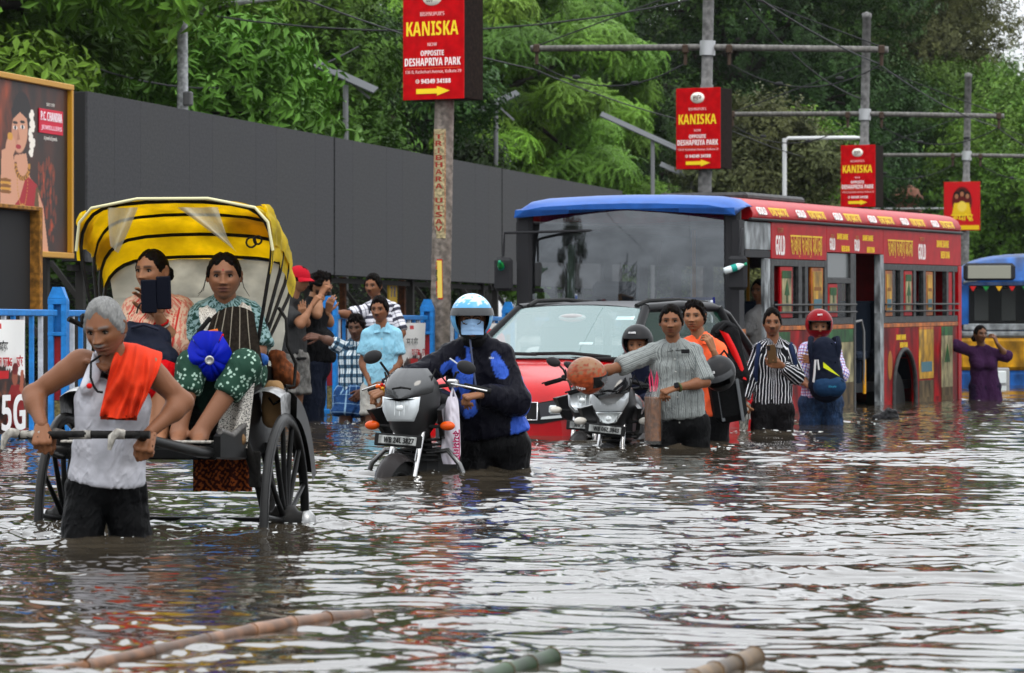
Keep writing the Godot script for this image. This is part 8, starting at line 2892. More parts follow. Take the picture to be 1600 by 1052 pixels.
	var purplelady := person("woman in a long purple tunic leaning one arm on the side of the bus", V(5.726, 0.0, -45.0), {"head": V(-0.05, 0.803, 0.03), "neck": V(-0.016, 0.633, 0.0), "shl": V(-0.121, 0.577, 0.0), "shr": V(0.09, 0.564, 0.0), "ell": V(-0.343, 0.671, -0.12), "elr": V(0.265, 0.54, 0.05), "wrl": V(-0.518, 0.842, -0.22), "wrr": V(0.136, 0.688, 0.15), "hipl": V(-0.085, 0.159, 0.0), "hipr": V(0.109, 0.159, 0.0), "knl": V(-0.115, -0.261, 0.06), "anl": V(-0.136, -0.661, 0.01), "knr": V(0.139, -0.261, 0.0), "anr": V(0.16, -0.661, -0.05)}, {"skin": Color(0.12, 0.055, 0.03), "yaw": 0.35, "pitch": 0.05, "cell": 0.016, "hand_cell": 0.006, "size": 0.95, "style": "bun", "bun_at": V(-0.03, -0.06, -0.1), "thick": 0.007, "front": 0.072, "bust": 0.9, "handl": {"curl": OPEN, "dir": V(-0.6, 0.7, -0.2), "palm": V(-0.6, 0.0, -0.8), "spread": 0.1}, "handr": {"curl": HOLD, "dir": V(-0.3, 0.8, 0.2), "palm": V(-0.7, 0.0, -0.4)}, "wear": [{"kind": "trousers", "mat": M("legging", Color(0.12, 0.08, 0.16), 0.8), "thick": 0.012}, {"kind": "shirt", "name": "tunic", "mat": M("tunic_purple", Color(0.2, 0.11, 0.22), 0.85), "thick": 0.018, "hem": 0.42, "flare": 0.035, "sleeve": 1.05, "puff": 0.012, "wrinkle": 0.01, "seed": 81}]}, "")
	var blueshirt := person("man with a moustache in a light blue short-sleeved shirt by the fence", V(-1.182, 0.0, -33.6), {"head": V(-0.016, 1.035, 0.03), "neck": V(0.006, 0.879, 0.0), "shl": V(-0.116, 0.804, 0.0), "shr": V(0.116, 0.804, 0.0), "ell": V(-0.168, 0.56, -0.01), "elr": V(0.157, 0.561, 0.02), "wrl": V(-0.112, 0.399, 0.1), "wrr": V(0.045, 0.377, 0.14), "hipl": V(-0.075, 0.294, 0.0), "hipr": V(0.093, 0.294, 0.0), "knl": V(-0.085, -0.126, 0.05), "anl": V(-0.092, -0.526, 0.0), "knr": V(0.113, -0.126, 0.03), "anr": V(0.127, -0.526, -0.02)}, {"skin": Color(0.165, 0.07, 0.034), "yaw": -0.25, "pitch": 0.05, "cell": 0.015, "hand_cell": 0.005, "style": "short", "front": 0.064, "thick": 0.011, "moustache": 1.0, "wide": 0.96, "handl": {"curl": LOOSE, "dir": V(0.25, -0.95, 0.1), "palm": V(0.9, 0.0, 0.2)}, "handr": {"curl": LOOSE, "dir": V(-0.8, -0.5, 0.3), "palm": V(-0.3, -0.5, -0.8)}, "wear": [{"kind": "trousers", "name": "white_shorts", "mat": M("shorts_white", Color(0.62, 0.61, 0.58), 0.85), "length": 0.5, "thick": 0.02, "puff": 0.03, "wrinkle": 0.01}, {"kind": "shirt", "mat": M("shirt_sky", Color(0.5, 0.7, 0.78), 0.8), "thick": 0.01, "sleeve": 0.72, "puff": 0.02, "hem": 0.0, "collar": true, "buttons": 6, "wrinkle": 0.009, "cell": 0.012, "seed": 91}]}, "men standing by the fence")
	var bp := MB.new()
	bp.bar(V(0.029, 0.752, 0.155), V(0.029, 0.642, 0.16), 0.004, 0.003)
	bp.bar(V(0.126, 0.752, 0.13), V(0.126, 0.642, 0.13), 0.004, 0.003)
	bp.bar(V(0.029, 0.642, 0.16), V(0.126, 0.642, 0.13), 0.004, 0.003)
	fin("pocket_seam", bp, M("seam_blue", Color(0.36, 0.62, 0.72), 0.9), blueshirt)
	var plaidman := person("young man in a checked shirt and blue wrap stretching an arm to the fence", V(-1.456, 0.0, -34.2), {"head": V(0.02, 0.879, 0.05), "neck": V(0.018, 0.744, 0.0), "shl": V(-0.093, 0.679, 0.0), "shr": V(0.105, 0.679, 0.0), "ell": V(-0.222, 0.75, 0.05), "elr": V(0.155, 0.444, 0.04), "wrl": V(-0.318, 0.785, -0.1), "wrr": V(0.081, 0.298, 0.12), "hipl": V(-0.059, 0.249, 0.0), "hipr": V(0.106, 0.249, 0.0), "knl": V(-0.089, -0.171, 0.05), "anl": V(-0.11, -0.571, 0.0), "knr": V(0.136, -0.171, 0.03), "anr": V(0.157, -0.571, -0.02)}, {"skin": Color(0.09, 0.042, 0.024), "yaw": -0.2, "pitch": 0.2, "cell": 0.015, "hand_cell": 0.005, "style": "messy", "front": 0.06, "thick": 0.014, "size": 0.95, "handl": {"curl": LOOSE, "dir": V(-0.9, 0.1, 0.1), "palm": V(0, -0.5, -0.8)}, "handr": {"curl": LOOSE, "dir": V(-0.6, -0.7, 0.2), "palm": V(-0.3, 0.0, -0.8)}, "wear": [{"kind": "trousers", "name": "blue_wrap", "mat": cloth("lungi", "lungi", 6.0, 6.0), "length": 0.42, "thick": 0.028, "puff": 0.05, "wrinkle": 0.02}, {"kind": "shirt", "mat": cloth("plaid_blue", "plaid_blue", 6.0, 6.0), "thick": 0.01, "sleeve": 0.8, "puff": 0.012, "hem": -0.05, "collar": true, "wrinkle": 0.01, "cell": 0.012, "seed": 95}]}, "men standing by the fence")
	var fenceman := person("man in a white shirt with dark stripes leaning over the fence, arm held out", V(-1.363, 0.0, -37.3), {"head": V(-0.031, 1.293, 0.03), "neck": V(0.013, 1.139, 0.0), "shl": V(-0.083, 1.056, 0.016), "shr": V(0.173, 1.056, -0.016), "ell": V(-0.271, 1.004, 0.12), "elr": V(0.259, 0.824, 0.05), "wrl": V(-0.427, 1.029, 0.22), "wrr": V(0.145, 0.664, 0.12), "hipl": V(-0.032, 0.471, 0.0), "hipr": V(0.154, 0.471, 0.0), "knl": V(-0.062, 0.051, 0.06), "anl": V(-0.083, -0.349, 0.01), "knr": V(0.184, 0.051, 0.0), "anr": V(0.205, -0.349, -0.05)}, {"skin": Color(0.165, 0.07, 0.034), "yaw": -0.4, "pitch": 0.05, "cell": 0.016, "hand_cell": 0.005, "style": "short", "front": 0.066, "thick": 0.011, "moustache": 0.8, "handl": {"curl": OPEN, "dir": V(-0.95, 0.1, 0.1), "palm": V(0, 0.9, -0.2)}, "handr": {"curl": LOOSE}, "wear": [{"kind": "trousers", "mat": M("trouser_black", Color(0.045, 0.046, 0.05), 0.6), "thick": 0.02}, {"kind": "shirt", "mat": cloth("plaid_white", "plaid_white", 5.0, 5.0), "thick": 0.01, "sleeve": 0.9, "puff": 0.012, "hem": 0.0, "wrinkle": 0.01, "collar": true, "seed": 97}]}, "men standing by the fence")
	var blackshirt := person("stout bearded man in a black t-shirt and jeans rubbing his face, by the fence post", V(-1.883, 0.0, -35.0), {"head": V(0.074, 1.278, 0.03), "neck": V(0.0, 1.128, 0.0), "shl": V(-0.046, 1.037, 0.092), "shr": V(0.014, 1.043, -0.132), "ell": V(0.06, 0.994, 0.22), "elr": V(0.154, 0.917, -0.18), "wrl": V(0.085, 1.181, 0.12), "wrr": V(0.14, 1.019, -0.1), "hipl": V(-0.014, 0.513, 0.08), "hipr": V(0.008, 0.511, -0.08), "knl": V(-0.019, 0.212, 0.1), "knr": V(0.009, 0.209, -0.06), "anl": V(-0.059, -0.188, 0.1), "anr": V(-0.011, -0.191, -0.06)}, {"skin": Color(0.27, 0.13, 0.07), "yaw": 1.15, "pitch": 0.3, "cell": 0.015, "hand_cell": 0.005, "style": "messy", "front": 0.068, "thick": 0.016, "beard": 0.95, "moustache": 0.9, "belly": 0.1, "build": 1.15, "handl": {"curl": [0.7, 0.9, 0.6], "dir": V(0.45, 0.85, -0.1), "palm": V(0.5, -0.3, -0.8)}, "handr": {"curl": LOOSE, "dir": V(0.2, 0.8, 0.3), "palm": V(0.3, 0.2, -0.8)}, "wear": [{"kind": "trousers", "name": "jeans", "mat": M("denim_dark", Color(0.07, 0.09, 0.14), 0.8), "thick": 0.024, "puff": 0.02, "wrinkle": 0.012}, {"kind": "shirt", "name": "t_shirt", "mat": M("tee_black", Color(0.065, 0.065, 0.07), 0.9), "thick": 0.014, "sleeve": 0.75, "puff": 0.02, "hem": -0.04, "wrinkle": 0.009, "seed": 99}]}, "men standing by the fence")
	var capman := person("man in a red cap, grey t-shirt and pale shorts standing behind the rickshaw hood", V(-2.04, 0.0, -34.6), {"head": V(0.061, 1.321, 0.03), "neck": V(-0.012, 1.148, 0.0), "shl": V(-0.087, 1.052, 0.078), "shr": V(0.027, 1.053, -0.098), "ell": V(0.085, 0.903, 0.24), "elr": V(0.114, 0.916, -0.1), "wrl": V(0.182, 1.076, 0.16), "wrr": V(0.098, 0.957, 0.05), "hipl": V(-0.062, 0.576, 0.06), "hipr": V(0.027, 0.575, -0.05), "knl": V(-0.061, 0.243, 0.07), "knr": V(0.033, 0.241, -0.04), "anl": V(-0.061, -0.157, 0.07), "anr": V(0.033, -0.159, -0.04)}, {"skin": Color(0.23, 0.105, 0.053), "yaw": 0.9, "pitch": 0.2, "cell": 0.016, "hand_cell": 0.005, "style": "short", "front": 0.062, "thick": 0.007, "handl": {"curl": HOLD, "dir": V(0.5, 0.75, 0.0), "palm": V(0.7, 0.0, -0.5)}, "handr": {"curl": LOOSE, "dir": V(-0.1, 0.9, 0.2), "palm": V(0, 0, -1)}, "wear": [{"kind": "trousers", "name": "pale_shorts", "mat": M("shorts_pale", Color(0.52, 0.51, 0.49), 0.85, 0.0, "dirt", 3.0), "length": 0.95, "thick": 0.022, "puff": 0.04, "wrinkle": 0.014}, {"kind": "shirt", "name": "t_shirt", "mat": M("tee_grey", Color(0.19, 0.19, 0.19), 0.9), "thick": 0.012, "sleeve": 0.75, "puff": 0.02, "hem": -0.05, "wrinkle": 0.009, "seed": 98}]}, "men standing by the fence")
	var cap := Node3D.new()
	put(cap, "cap", capman)
	var cb := MB.new()
	cb.xf = Transform3D(Basis.from_euler(V(0.12, 0.9, 0)), V(0.055, 1.369, 0.03))
	cb.sheet(func(u: float, v: float) -> Vector3: return V(0.098 * cos(v * PI / 2) * cos(-TAU * u), -0.02 + 0.105 * sin(v * PI / 2), 0.116 * cos(v * PI / 2) * sin(-TAU * u)), 28, 9)
	fin("crown", cb, M("cap_red", Color(0.62, 0.07, 0.13), 0.8), cap)
	cb = MB.new()
	cb.xf = Transform3D(Basis.from_euler(V(0.12, 0.9, 0)), V(0.055, 1.369, 0.03))
	for y in [0.0, -0.005]:
		cb.sheet(func(u: float, v: float) -> Vector3:
			var az := (u - 0.5) * 2.0
			return V(sin(az) * (0.098 + 0.01 * v), -0.018 + y - 0.02 * v - 0.02 * v * az * az, cos(az) * 0.112 + 0.075 * v * cos(az * 1.2)), 14, 4)
	fin("peak", cb, M("cap_red"), cap)
	cb = MB.new()
	cb.tube(ring_path(V(-0.018, 0.588, 0.0), 0.135, 24, V(0, 1, 0)), 0.014, 6, false, true)
	fin("belt", cb, M("cord_black"), capman)
	var redpasser := person("person in a red top mostly hidden behind the rider in the blue helmet", V(-0.137, 0.0, -36.0), {"head": V(-0.161, 0.918, 0.0), "neck": V(-0.112, 0.813, 0.0), "shl": V(-0.199, 0.752, 0.04), "shr": V(-0.006, 0.762, -0.04), "ell": V(-0.267, 0.515, 0.0), "elr": V(0.062, 0.515, 0.0), "wrl": V(-0.266, 0.33, 0.1), "wrr": V(0.044, 0.33, 0.1), "hipl": V(-0.143, 0.329, 0.0), "hipr": V(-0.019, 0.329, 0.0), "knl": V(-0.173, -0.091, 0.06), "anl": V(-0.194, -0.491, 0.01), "knr": V(0.011, -0.091, 0.0), "anr": V(0.032, -0.491, -0.05)}, {"skin": Color(0.165, 0.07, 0.034), "cell": 0.02, "hand_cell": 0.007, "size": 0.95, "wear": [{"kind": "shirt", "mat": M("top_red", Color(0.7, 0.06, 0.13), 0.85), "thick": 0.02, "sleeve": 0.8}, {"kind": "trousers", "mat": M("trouser_black", Color(0.045, 0.046, 0.05), 0.6)}]}, "men standing by the fence")
	var busdriver := person("bus driver in a pale shirt seen dimly through the front doorway", V(2.596, 0.0, -38.6), {"head": V(-0.02, 1.256, 0.0), "neck": V(0.0, 1.076, 0.0), "shl": V(-0.102, 0.983, 0.08), "shr": V(0.09, 0.983, -0.08), "ell": V(-0.173, 0.757, 0.1), "elr": V(0.1, 0.757, 0.0), "wrl": V(-0.152, 0.658, 0.3), "wrr": V(-0.013, 0.658, 0.2), "hipl": V(-0.053, 0.557, 0.0), "hipr": V(0.067, 0.557, 0.0), "knl": V(-0.145, 0.527, 0.4), "knr": V(-0.027, 0.527, 0.4), "anl": V(-0.145, 0.165, 0.4), "anr": V(-0.027, 0.165, 0.4)}, {"skin": Color(0.165, 0.07, 0.034), "cell": 0.02, "hand_cell": 0.007, "yaw": -0.6, "wear": [{"kind": "shirt", "mat": M("shirt_pale", Color(0.55, 0.55, 0.55), 0.85), "thick": 0.016, "sleeve": 0.8}, {"kind": "trousers", "mat": M("trouser_black", Color(0.045, 0.046, 0.05), 0.6)}]}, "")

# ---------------------------------------------------------------- bags, poles of bamboo, flotsam
func lump(pts: Array, cell: float, k: float, amp: float, freq: float, seed_: int, color := Color.WHITE) -> ArrayMesh:
	var acc := Acc.new()
	var bones := []
	for q in pts:
		bones.append(Bone.new(q[0], q[1], q[2], q[3], 0, false, false, q[4] if q.size() > 4 else Vector3.ZERO, q[5] if q.size() > 5 else 1.0))
	skin_field(acc, bones, cell, k, color, [], amp, freq, seed_)
	return acc.mesh()

func build_small_things() -> void:
	var b: MB
	var o: Node3D
	o = thing("phone_case", "dark navy folding phone case held up in front of a woman's face", "phone", V(-1.568, 1.002, -16.36))
	o.rotation = V(0.0, 0.25, 0.03)
	b = MB.new()
	b.box(V(-0.034, -0.002, 0.002), V(0.074, 0.148, 0.012), 0.005, Basis(Vector3.UP, 0.25))
	fin("front_cover", b, M("case_navy", Color(0.05, 0.06, 0.1), 0.55), o)
	b = MB.new()
	b.box(V(0.032, 0.012, 0.004), V(0.068, 0.146, 0.012), 0.005, Basis(Vector3.UP, -0.45))
	fin("back_cover", b, M("case_navy"), o)
	b = MB.new()
	b.tube([V(-0.07, -0.03, 0.0), V(-0.085, -0.05, 0.01), V(-0.09, -0.075, 0.0)], 0.004, 5)
	fin("clasp_strap", b, M("cord_black"), o)
	o = thing("navy_bag", "dark navy handbag on the lap of the woman in the cream tunic", "bag", V(-1.633, 0.81, -16.5))
	obj("body", lump([[V(-0.049, 0.006, 0.1), V(0.064, 0.0, 0.1), 0.07, 0.06, V(0, 0, 1), 1.3], [V(-0.016, -0.084, 0.15), V(0.097, -0.084, 0.15), 0.075, 0.06, V(0, 0, 1), 1.2], [V(0.054, -0.042, 0.15), V(0.124, -0.098, 0.2), 0.05, 0.03]], 0.011, 0.05, 0.007, 9.0, 61), M("bag_navy", Color(0.085, 0.1, 0.15), 0.55), o)
	b = MB.new()
	b.tube([V(-0.043, 0.051, 0.16), V(0.015, 0.065, 0.18), V(0.08, 0.043, 0.18)], 0.008, 6)
	fin("zip_edge", b, M("bag_trim", Color(0.14, 0.15, 0.2), 0.5), o)
	o = thing("striped_bag", "dark brown bag with pale stripes held by the woman in green", "bag", V(-1.235, 0.825, -16.35))
	b = MB.new()
	b.sheet(func(u: float, v: float) -> Vector3:
		var w := lerpf(0.09, 0.15, v)
		return V((u - 0.5) * 2.0 * w + 0.01 - 0.02 * v, 0.13 - 0.26 * v - 0.035 * pow(absf(u - 0.55) * 2.0, 2.0) * (1.0 - v), 0.05 + 0.05 * sin(PI * u) * (0.5 + v * 0.5) + 0.006 * sin(u * 14.0 + v * 6.0)), 22, 14)
	b.sheet(func(u: float, v: float) -> Vector3:
		var w := lerpf(0.09, 0.15, v)
		return V((u - 0.5) * 2.0 * w + 0.01 - 0.02 * v, 0.13 - 0.26 * v - 0.035 * pow(absf(u - 0.55) * 2.0, 2.0) * (1.0 - v), 0.04 - 0.02 * sin(PI * u)), 10, 6)
	fin("body", b, M("bag_brown", Color(0.19, 0.165, 0.14), 0.85, 0.0, "grunge", 6.0), o)
	for k in 5:
		b = MB.new()
		var path := []
		for i in 9:
			var v := i / 8.0
			var u := 0.16 + k * 0.17
			var w := lerpf(0.09, 0.15, v)
			path.append(V((u - 0.5) * 2.0 * w + 0.01 - 0.02 * v, 0.13 - 0.26 * v - 0.035 * pow(absf(u - 0.55) * 2.0, 2.0) * (1.0 - v), 0.052 + 0.05 * sin(PI * u) * (0.5 + v * 0.5) + 0.006 * sin(u * 14.0 + v * 6.0)))
		b.tube(path, 0.0022, 4)
		fin("stripe", b, M("stripe_pale", Color(0.55, 0.52, 0.46), 0.8), o)
	b = MB.new()
	b.tube([V(-0.09, 0.08, 0.04), V(-0.14, 0.02, 0.05), V(-0.17, -0.09, 0.05)], 0.012, 6)
	fin("shoulder_strap", b, M("cord_black"), o)
	o = thing("blue_umbrella", "folded shiny blue umbrella gathered in the lap of the woman in green", "umbrella", V(-1.317, 0.738, -16.18))
	o.rotation = V(0.25, 0.05, 0.1)
	for k in 9:
		b = MB.new()
		var an := TAU * k / 9.0 + 0.2
		var ln: float = [0.085, 0.06, 0.095, 0.07, 0.09, 0.055, 0.07, 0.06, 0.08][k]
		b.sheet(func(u: float, v: float) -> Vector3:
			var q := an + (u - 0.5) * 1.35
			var r: float = 0.018 + ln * v
			var pl := 0.024 * absf(sin(u * PI)) * (0.4 + v) + 0.012 * sin(u * 9.0 + an * 3.0) * v
			return V(cos(q) * r * 0.95, sin(q) * r * 1.15 - 0.01 * v, 0.06 - 0.075 * v * v + pl), 10, 8)
		fin("gore", b, M("umbrella_blue", Color(0.04, 0.1, 0.58), 0.32), o)
	b = MB.new()
	b.lathe([Vector2(0.0, 0.0), Vector2(0.012, 0.0), Vector2(0.019, 0.002), Vector2(0.02, 0.014), Vector2(0.012, 0.016), Vector2(0.011, 0.008), Vector2(0, 0.008)], 16, Transform3D(Basis(Vector3.RIGHT, PI / 2), V(0, 0, 0.062)))
	fin("tip_ring", b, M("ring_pale", lin(0.45, 0.45, 0.45), 0.3, 0.5), o)
	o = thing("snack_packet", "small orange and red packet peeping out above the blue umbrella", "packet", V(-1.296, 0.833, -16.2))
	b = MB.new()
	b.box(V(-0.012, 0.008, 0), V(0.05, 0.022, 0.006), 0.002, Basis(V(0, 0, 1), 0.2))
	fin("orange_wrapper", b, M("packet_orange", Color(0.8, 0.4, 0.15), 0.4), o)
	b = MB.new()
	b.box(V(0.018, -0.012, 0.004), V(0.034, 0.034, 0.006), 0.002, Basis(V(0, 0, 1), -0.3))
	fin("red_wrapper", b, M("packet_red", Color(0.75, 0.06, 0.08), 0.4), o)
	o = thing("blue_pouch", "bright blue printed pouch beside the hip of the woman in green", "bag", V(-1.15, 0.74, -16.35))
	obj("body", lump([[V(-0.04, 0.0, 0), V(0.05, -0.02, 0), 0.03, 0.026, V(0, 0, 1), 1.4]], 0.008, 0.02, 0.005, 14.0, 71), M("pouch_blue", Color(0.06, 0.34, 0.66), 0.5, 0.0, "grunge", 6.0), o)
	o = thing("leopard_shawl", "black and white printed shawl hanging down the rickshaw side by the woman's leg", "shawl", V(-1.199, 0.503, -16.25))
	b = MB.new()
	b.sheet(func(u: float, v: float) -> Vector3:
		var x := lerpf(0.03, -0.035, v) + (u - 0.5) * lerpf(0.1, 0.15, v)
		return V(x, 0.2 - 0.37 * v, 0.03 * v + 0.022 * sin(u * 10.0 + v * 2.0) + 0.03 * sin(u * PI)), 20, 20)
	fin("cloth", b, cloth("leopard_shawl", "leopard", 1.0, 2.0), o)
	b = MB.new()
	b.ball(V(0.0, -0.13, 0.075), V(0.04, 0.035, 0.03), 10, 8)
	fin("tan_knot", b, M("tan_cloth", Color(0.55, 0.42, 0.28), 0.8, 0.0, "grunge", 8.0), o)
	o = thing("rust_bundle", "orange-brown printed cloth bundle tucked behind the rickshaw mudguard", "bundle", V(-1.025, 0.665, -16.8))
	obj("body", lump([[V(-0.04, 0.06, 0), V(0.0, -0.02, 0), 0.035, 0.042], [V(0.0, -0.02, 0), V(0.03, -0.04, 0.02), 0.04, 0.03]], 0.012, 0.04, 0.012, 12.0, 72), M("bundle_rust", Color(0.5, 0.26, 0.11), 0.85, 0.0, "dirt", 8.0), o)
	o = thing("tan_sack", "tan sack hung inside the rickshaw mudguard", "bag", V(-1.061, 0.53, -16.55))
	obj("body", lump([[V(0.0, 0.05, 0), V(0.0, -0.06, 0), 0.045, 0.055, V(0, 0, 1), 1.3]], 0.012, 0.04, 0.008, 12.0, 73), M("sack_tan", Color(0.52, 0.4, 0.26), 0.8), o)
	b = MB.new()
	b.tube([V(-0.02, 0.02, 0.05), V(0.0, -0.01, 0.055), V(0.05, 0.02, 0.05), V(0.06, 0.06, 0.04)], 0.006, 5)
	fin("loop", b, M("cord_black"), o)
	o = thing("plastic_bag", "white plastic carrier bag with pink script hanging from the motorcycle grip", "bag", V(-0.353, 0.456, -22.0))
	b = MB.new()
	var pn := noise(81, 6.0, 2)
	for s in [-1.0, 1.0]:
		b.sheet(func(u: float, v: float) -> Vector3:
			var w := lerpf(0.025, 0.062, pow(v, 0.5)) * (1.0 - 0.3 * maxf(0.0, v - 0.85) / 0.15)
			return V((u - 0.5) * 2.0 * w - 0.012 * v, 0.0 - 0.4 * v, s * (0.012 + 0.05 * sin(PI * u) * sin(PI * minf(v + 0.15, 0.92))) + 0.014 * pn.get_noise_3d(u * 0.5, v * 1.2, s)), 16, 22)
	var pb := M("bag_white", Color(0.82, 0.8, 0.84), 0.35)
	pb.backlight_enabled = true
	pb.backlight = Color(0.5, 0.5, 0.5)
	fin("bag_skin", b, pb, o)
	b = MB.new()
	b.xf = Transform3D(Basis(V(0, 0, 1), -PI / 2), V(0.005, -0.2, 0.076))
	script_word(b, ["ka", "nna", "sa", "na", "ya"], 0.0, 0.0, 0.036, 0.034, 0.007, 0.0)
	fin("pink_script", b, M("pink_ink", Color(0.72, 0.12, 0.36), 0.6), o)
	b = MB.new()
	b.tube([V(-0.01, -0.01, 0.01), V(0.0, 0.05, 0.0), V(0.02, -0.01, -0.01)], 0.009, 6)
	fin("handle_loop", b, pb, o)
	o = thing("flower_garland", "orange and red flower garland on the left grip of the near motorcycle", "garland", V(-0.736, 0.505, -22.0))
	var rg := RandomNumberGenerator.new()
	rg.seed = 7
	for k in 22:
		b = MB.new()
		b.ball(V(-0.06 + 0.13 * k / 21.0 + rg.randf_range(-0.01, 0.01), rg.randf_range(-0.014, 0.022), rg.randf_range(-0.02, 0.03)), Vector3.ONE * rg.randf_range(0.009, 0.015), 7, 5)
		fin("blossom", b, [M("petal_orange", Color(0.86, 0.36, 0.06), 0.7), M("petal_red", Color(0.66, 0.08, 0.06), 0.7), M("petal_yellow", Color(0.85, 0.62, 0.2), 0.7)][k % 3], o)
	o = thing("carton_bag", "brown cardboard carton in a clear bag hanging from pink loops on the second motorcycle", "bag", V(1.023, 0.207, -26.85))
	b = MB.new()
	b.box(V(-0.004, 0.0, 0), V(0.075, 0.32, 0.2), 0.006, Basis(Vector3.UP, 0.2))
	fin("carton", b, M("cardboard", Color(0.5, 0.3, 0.14), 0.85, 0.0, "grunge", 3.0), o)
	b = MB.new()
	b.sheet(func(u: float, v: float) -> Vector3:
		var an := -TAU * u
		var r := 1.0 if v > 0.2 else lerpf(0.35, 1.0, v / 0.2)
		return V(cos(an) * 0.066 * r + 0.004 * sin(an * 5.0 + v * 9.0), 0.24 - 0.42 * v, sin(an) * 0.13 * r), 24, 12)
	fin("clear_film", b, glass("clear_film", Color(0.75, 0.74, 0.72), 0.1, 0.1), o)
	b = MB.new()
	b.tube([V(-0.02, 0.2, 0.02), V(-0.03, 0.3, 0.02), V(-0.022, 0.36, 0.03), V(-0.01, 0.3, 0.02), V(0.0, 0.2, 0.02)], 0.006, 6)
	b.tube([V(0.005, 0.2, 0.02), V(0.018, 0.29, 0.02), V(0.024, 0.345, 0.03), V(0.032, 0.29, 0.02), V(0.02, 0.2, 0.02)], 0.006, 6)
	fin("pink_loop", b, M("loop_pink", Color(0.8, 0.24, 0.38), 0.5), o)
	o = thing("black_helmet", "black helmet hanging by its strap from the arm of the man in orange", "helmet", V(1.575, 0.524, -28.2))
	helmet(o, Transform3D(Basis.from_euler(V(0.5, -0.3, 0.15)), Vector3.ZERO), {"k": 0.98, "full": true, "visor": 1, "mat": M("helmet_black", lin(0.022, 0.022, 0.023), 0.3), "word": "vega", "word_w": 0.07, "word_h": 0.028, "word_at": Transform3D(Basis(Vector3.RIGHT, -0.5), V(-0.02, 0.075, 0.132))})
	o = thing("black_holdall", "black bag with grey reflective straps hanging at the side of the man in orange", "bag", V(1.656, 0.314, -28.5))
	b = MB.new()
	b.box(V(0, 0, 0), V(0.26, 0.34, 0.2), 0.05, Basis.from_euler(V(0, 0.2, 0.16)))
	fin("body", b, M("bag_black", Color(0.075, 0.075, 0.08), 0.75, 0.0, "grunge", 4.0), o)
	for x in [-0.06, 0.09]:
		b = MB.new()
		b.box(V(x, 0.0, 0.102), V(0.025, 0.33, 0.012), 0.003, Basis.from_euler(V(0, 0.2, 0.16)))
		fin("grey_strap", b, M("strap_grey", Color(0.36, 0.37, 0.38), 0.6), o)
	b = MB.new()
	b.tube([V(-0.08, 0.17, 0.04), V(-0.09, 0.3, 0.06), V(-0.03, 0.38, 0.05), V(0.03, 0.3, 0.04), V(0.04, 0.18, 0.04)], 0.012, 6)
	fin("handle", b, M("cord_black"), o)
	o = thing("backpack", "red and black backpack worn by the man in orange", "backpack", V(1.676, 0.691, -28.85))
	obj("body", lump([[V(-0.02, 0.12, 0), V(0.03, -0.2, 0), 0.11, 0.14, V(0, 0, 1), 1.1]], 0.014, 0.05, 0.006, 8.0, 83), M("pack_black", Color(0.06, 0.06, 0.065), 0.7), o)
	b = MB.new()
	b.sheet(func(u: float, v: float) -> Vector3: return V(-0.07 + 0.14 * v + 0.07 * u + 0.02 * sin(v * 3.0), 0.16 - 0.36 * v - 0.03 * u, 0.1 + 0.05 * sin(PI * (0.2 + 0.6 * u)) - 0.05 * v), 8, 14)
	b.sheet(func(u: float, v: float) -> Vector3: return V(-0.07 + 0.14 * v + 0.07 * u + 0.02 * sin(v * 3.0), 0.16 - 0.36 * v - 0.03 * u, 0.06 - 0.05 * v), 8, 14)
	fin("red_panel", b, M("pack_red", Color(0.78, 0.05, 0.06), 0.6), o)
	b = MB.new()
	b.tube([V(-0.09, 0.13, 0.1), V(-0.02, 0.2, 0.08), V(0.06, 0.17, 0.02)], 0.022, 7)
	fin("top_edge", b, M("pack_black"), o)
	o = thing("phone", "phone in a brown case held by the man in the striped shirt", "phone", V(2.155, 0.654, -30.78))
	o.rotation = V(0.1, -0.15, 0.1)
	b = MB.new()
	b.box(Vector3.ZERO, V(0.076, 0.155, 0.01), 0.006)
	fin("case", b, M("case_brown", Color(0.3, 0.22, 0.13), 0.35), o)
	b = MB.new()
	b.box(V(-0.02, 0.05, 0.006), V(0.026, 0.04, 0.004), 0.003)
	fin("camera_bump", b, M("phone_black", lin(0.012, 0.012, 0.013), 0.3), o)
	for k in 2:
		o = thing("sandal", ["pale grey sandal dangling from the fingers of the man in stripes, the nearer", "pale grey sandal dangling from the fingers of the man in stripes, the one behind"][k], "sandal", V(1.917, 0.126, -30.88) + V(0.03 * k, 0.01 * k, -0.05 * k), 0.0, "pair of sandals in the striped man's hand")
		o.rotation = V(0.1, 0.5 - 0.5 * k, 0.18 - 0.3 * k)
		b = MB.new()
		b.prism([Vector2(-0.03, 0.1), Vector2(0.0, 0.125), Vector2(0.03, 0.1), Vector2(0.04, 0.03), Vector2(0.03, -0.05), Vector2(0.033, -0.11), Vector2(0.0, -0.135), Vector2(-0.033, -0.11), Vector2(-0.03, -0.05), Vector2(-0.04, 0.03)], -0.01, 0.01)
		fin("sole", b, M("sandal_grey", Color(0.62, 0.62, 0.58), 0.7, 0.0, "dirt", 8.0), o)
		b = MB.new()
		b.tube([V(-0.036, -0.02, 0.01), V(-0.02, 0.04, 0.04), V(0.0, 0.075, 0.014), V(0.02, 0.04, 0.04), V(0.036, -0.02, 0.01)], 0.009, 6)
		fin("thong_strap", b, M("sandal_strap", Color(0.7, 0.7, 0.68), 0.6), o)
	o = thing("navy_backpack", "navy backpack with a yellow flash worn on the chest under the red helmet", "backpack", V(2.789, 0.467, -33.15))
	obj("body", lump([[V(0.0, 0.2, 0), V(0.02, -0.1, 0.02), 0.12, 0.16, V(0, 0, 1), 1.3]], 0.013, 0.06, 0.007, 8.0, 86), M("pack_navy", Color(0.065, 0.085, 0.14), 0.7), o)
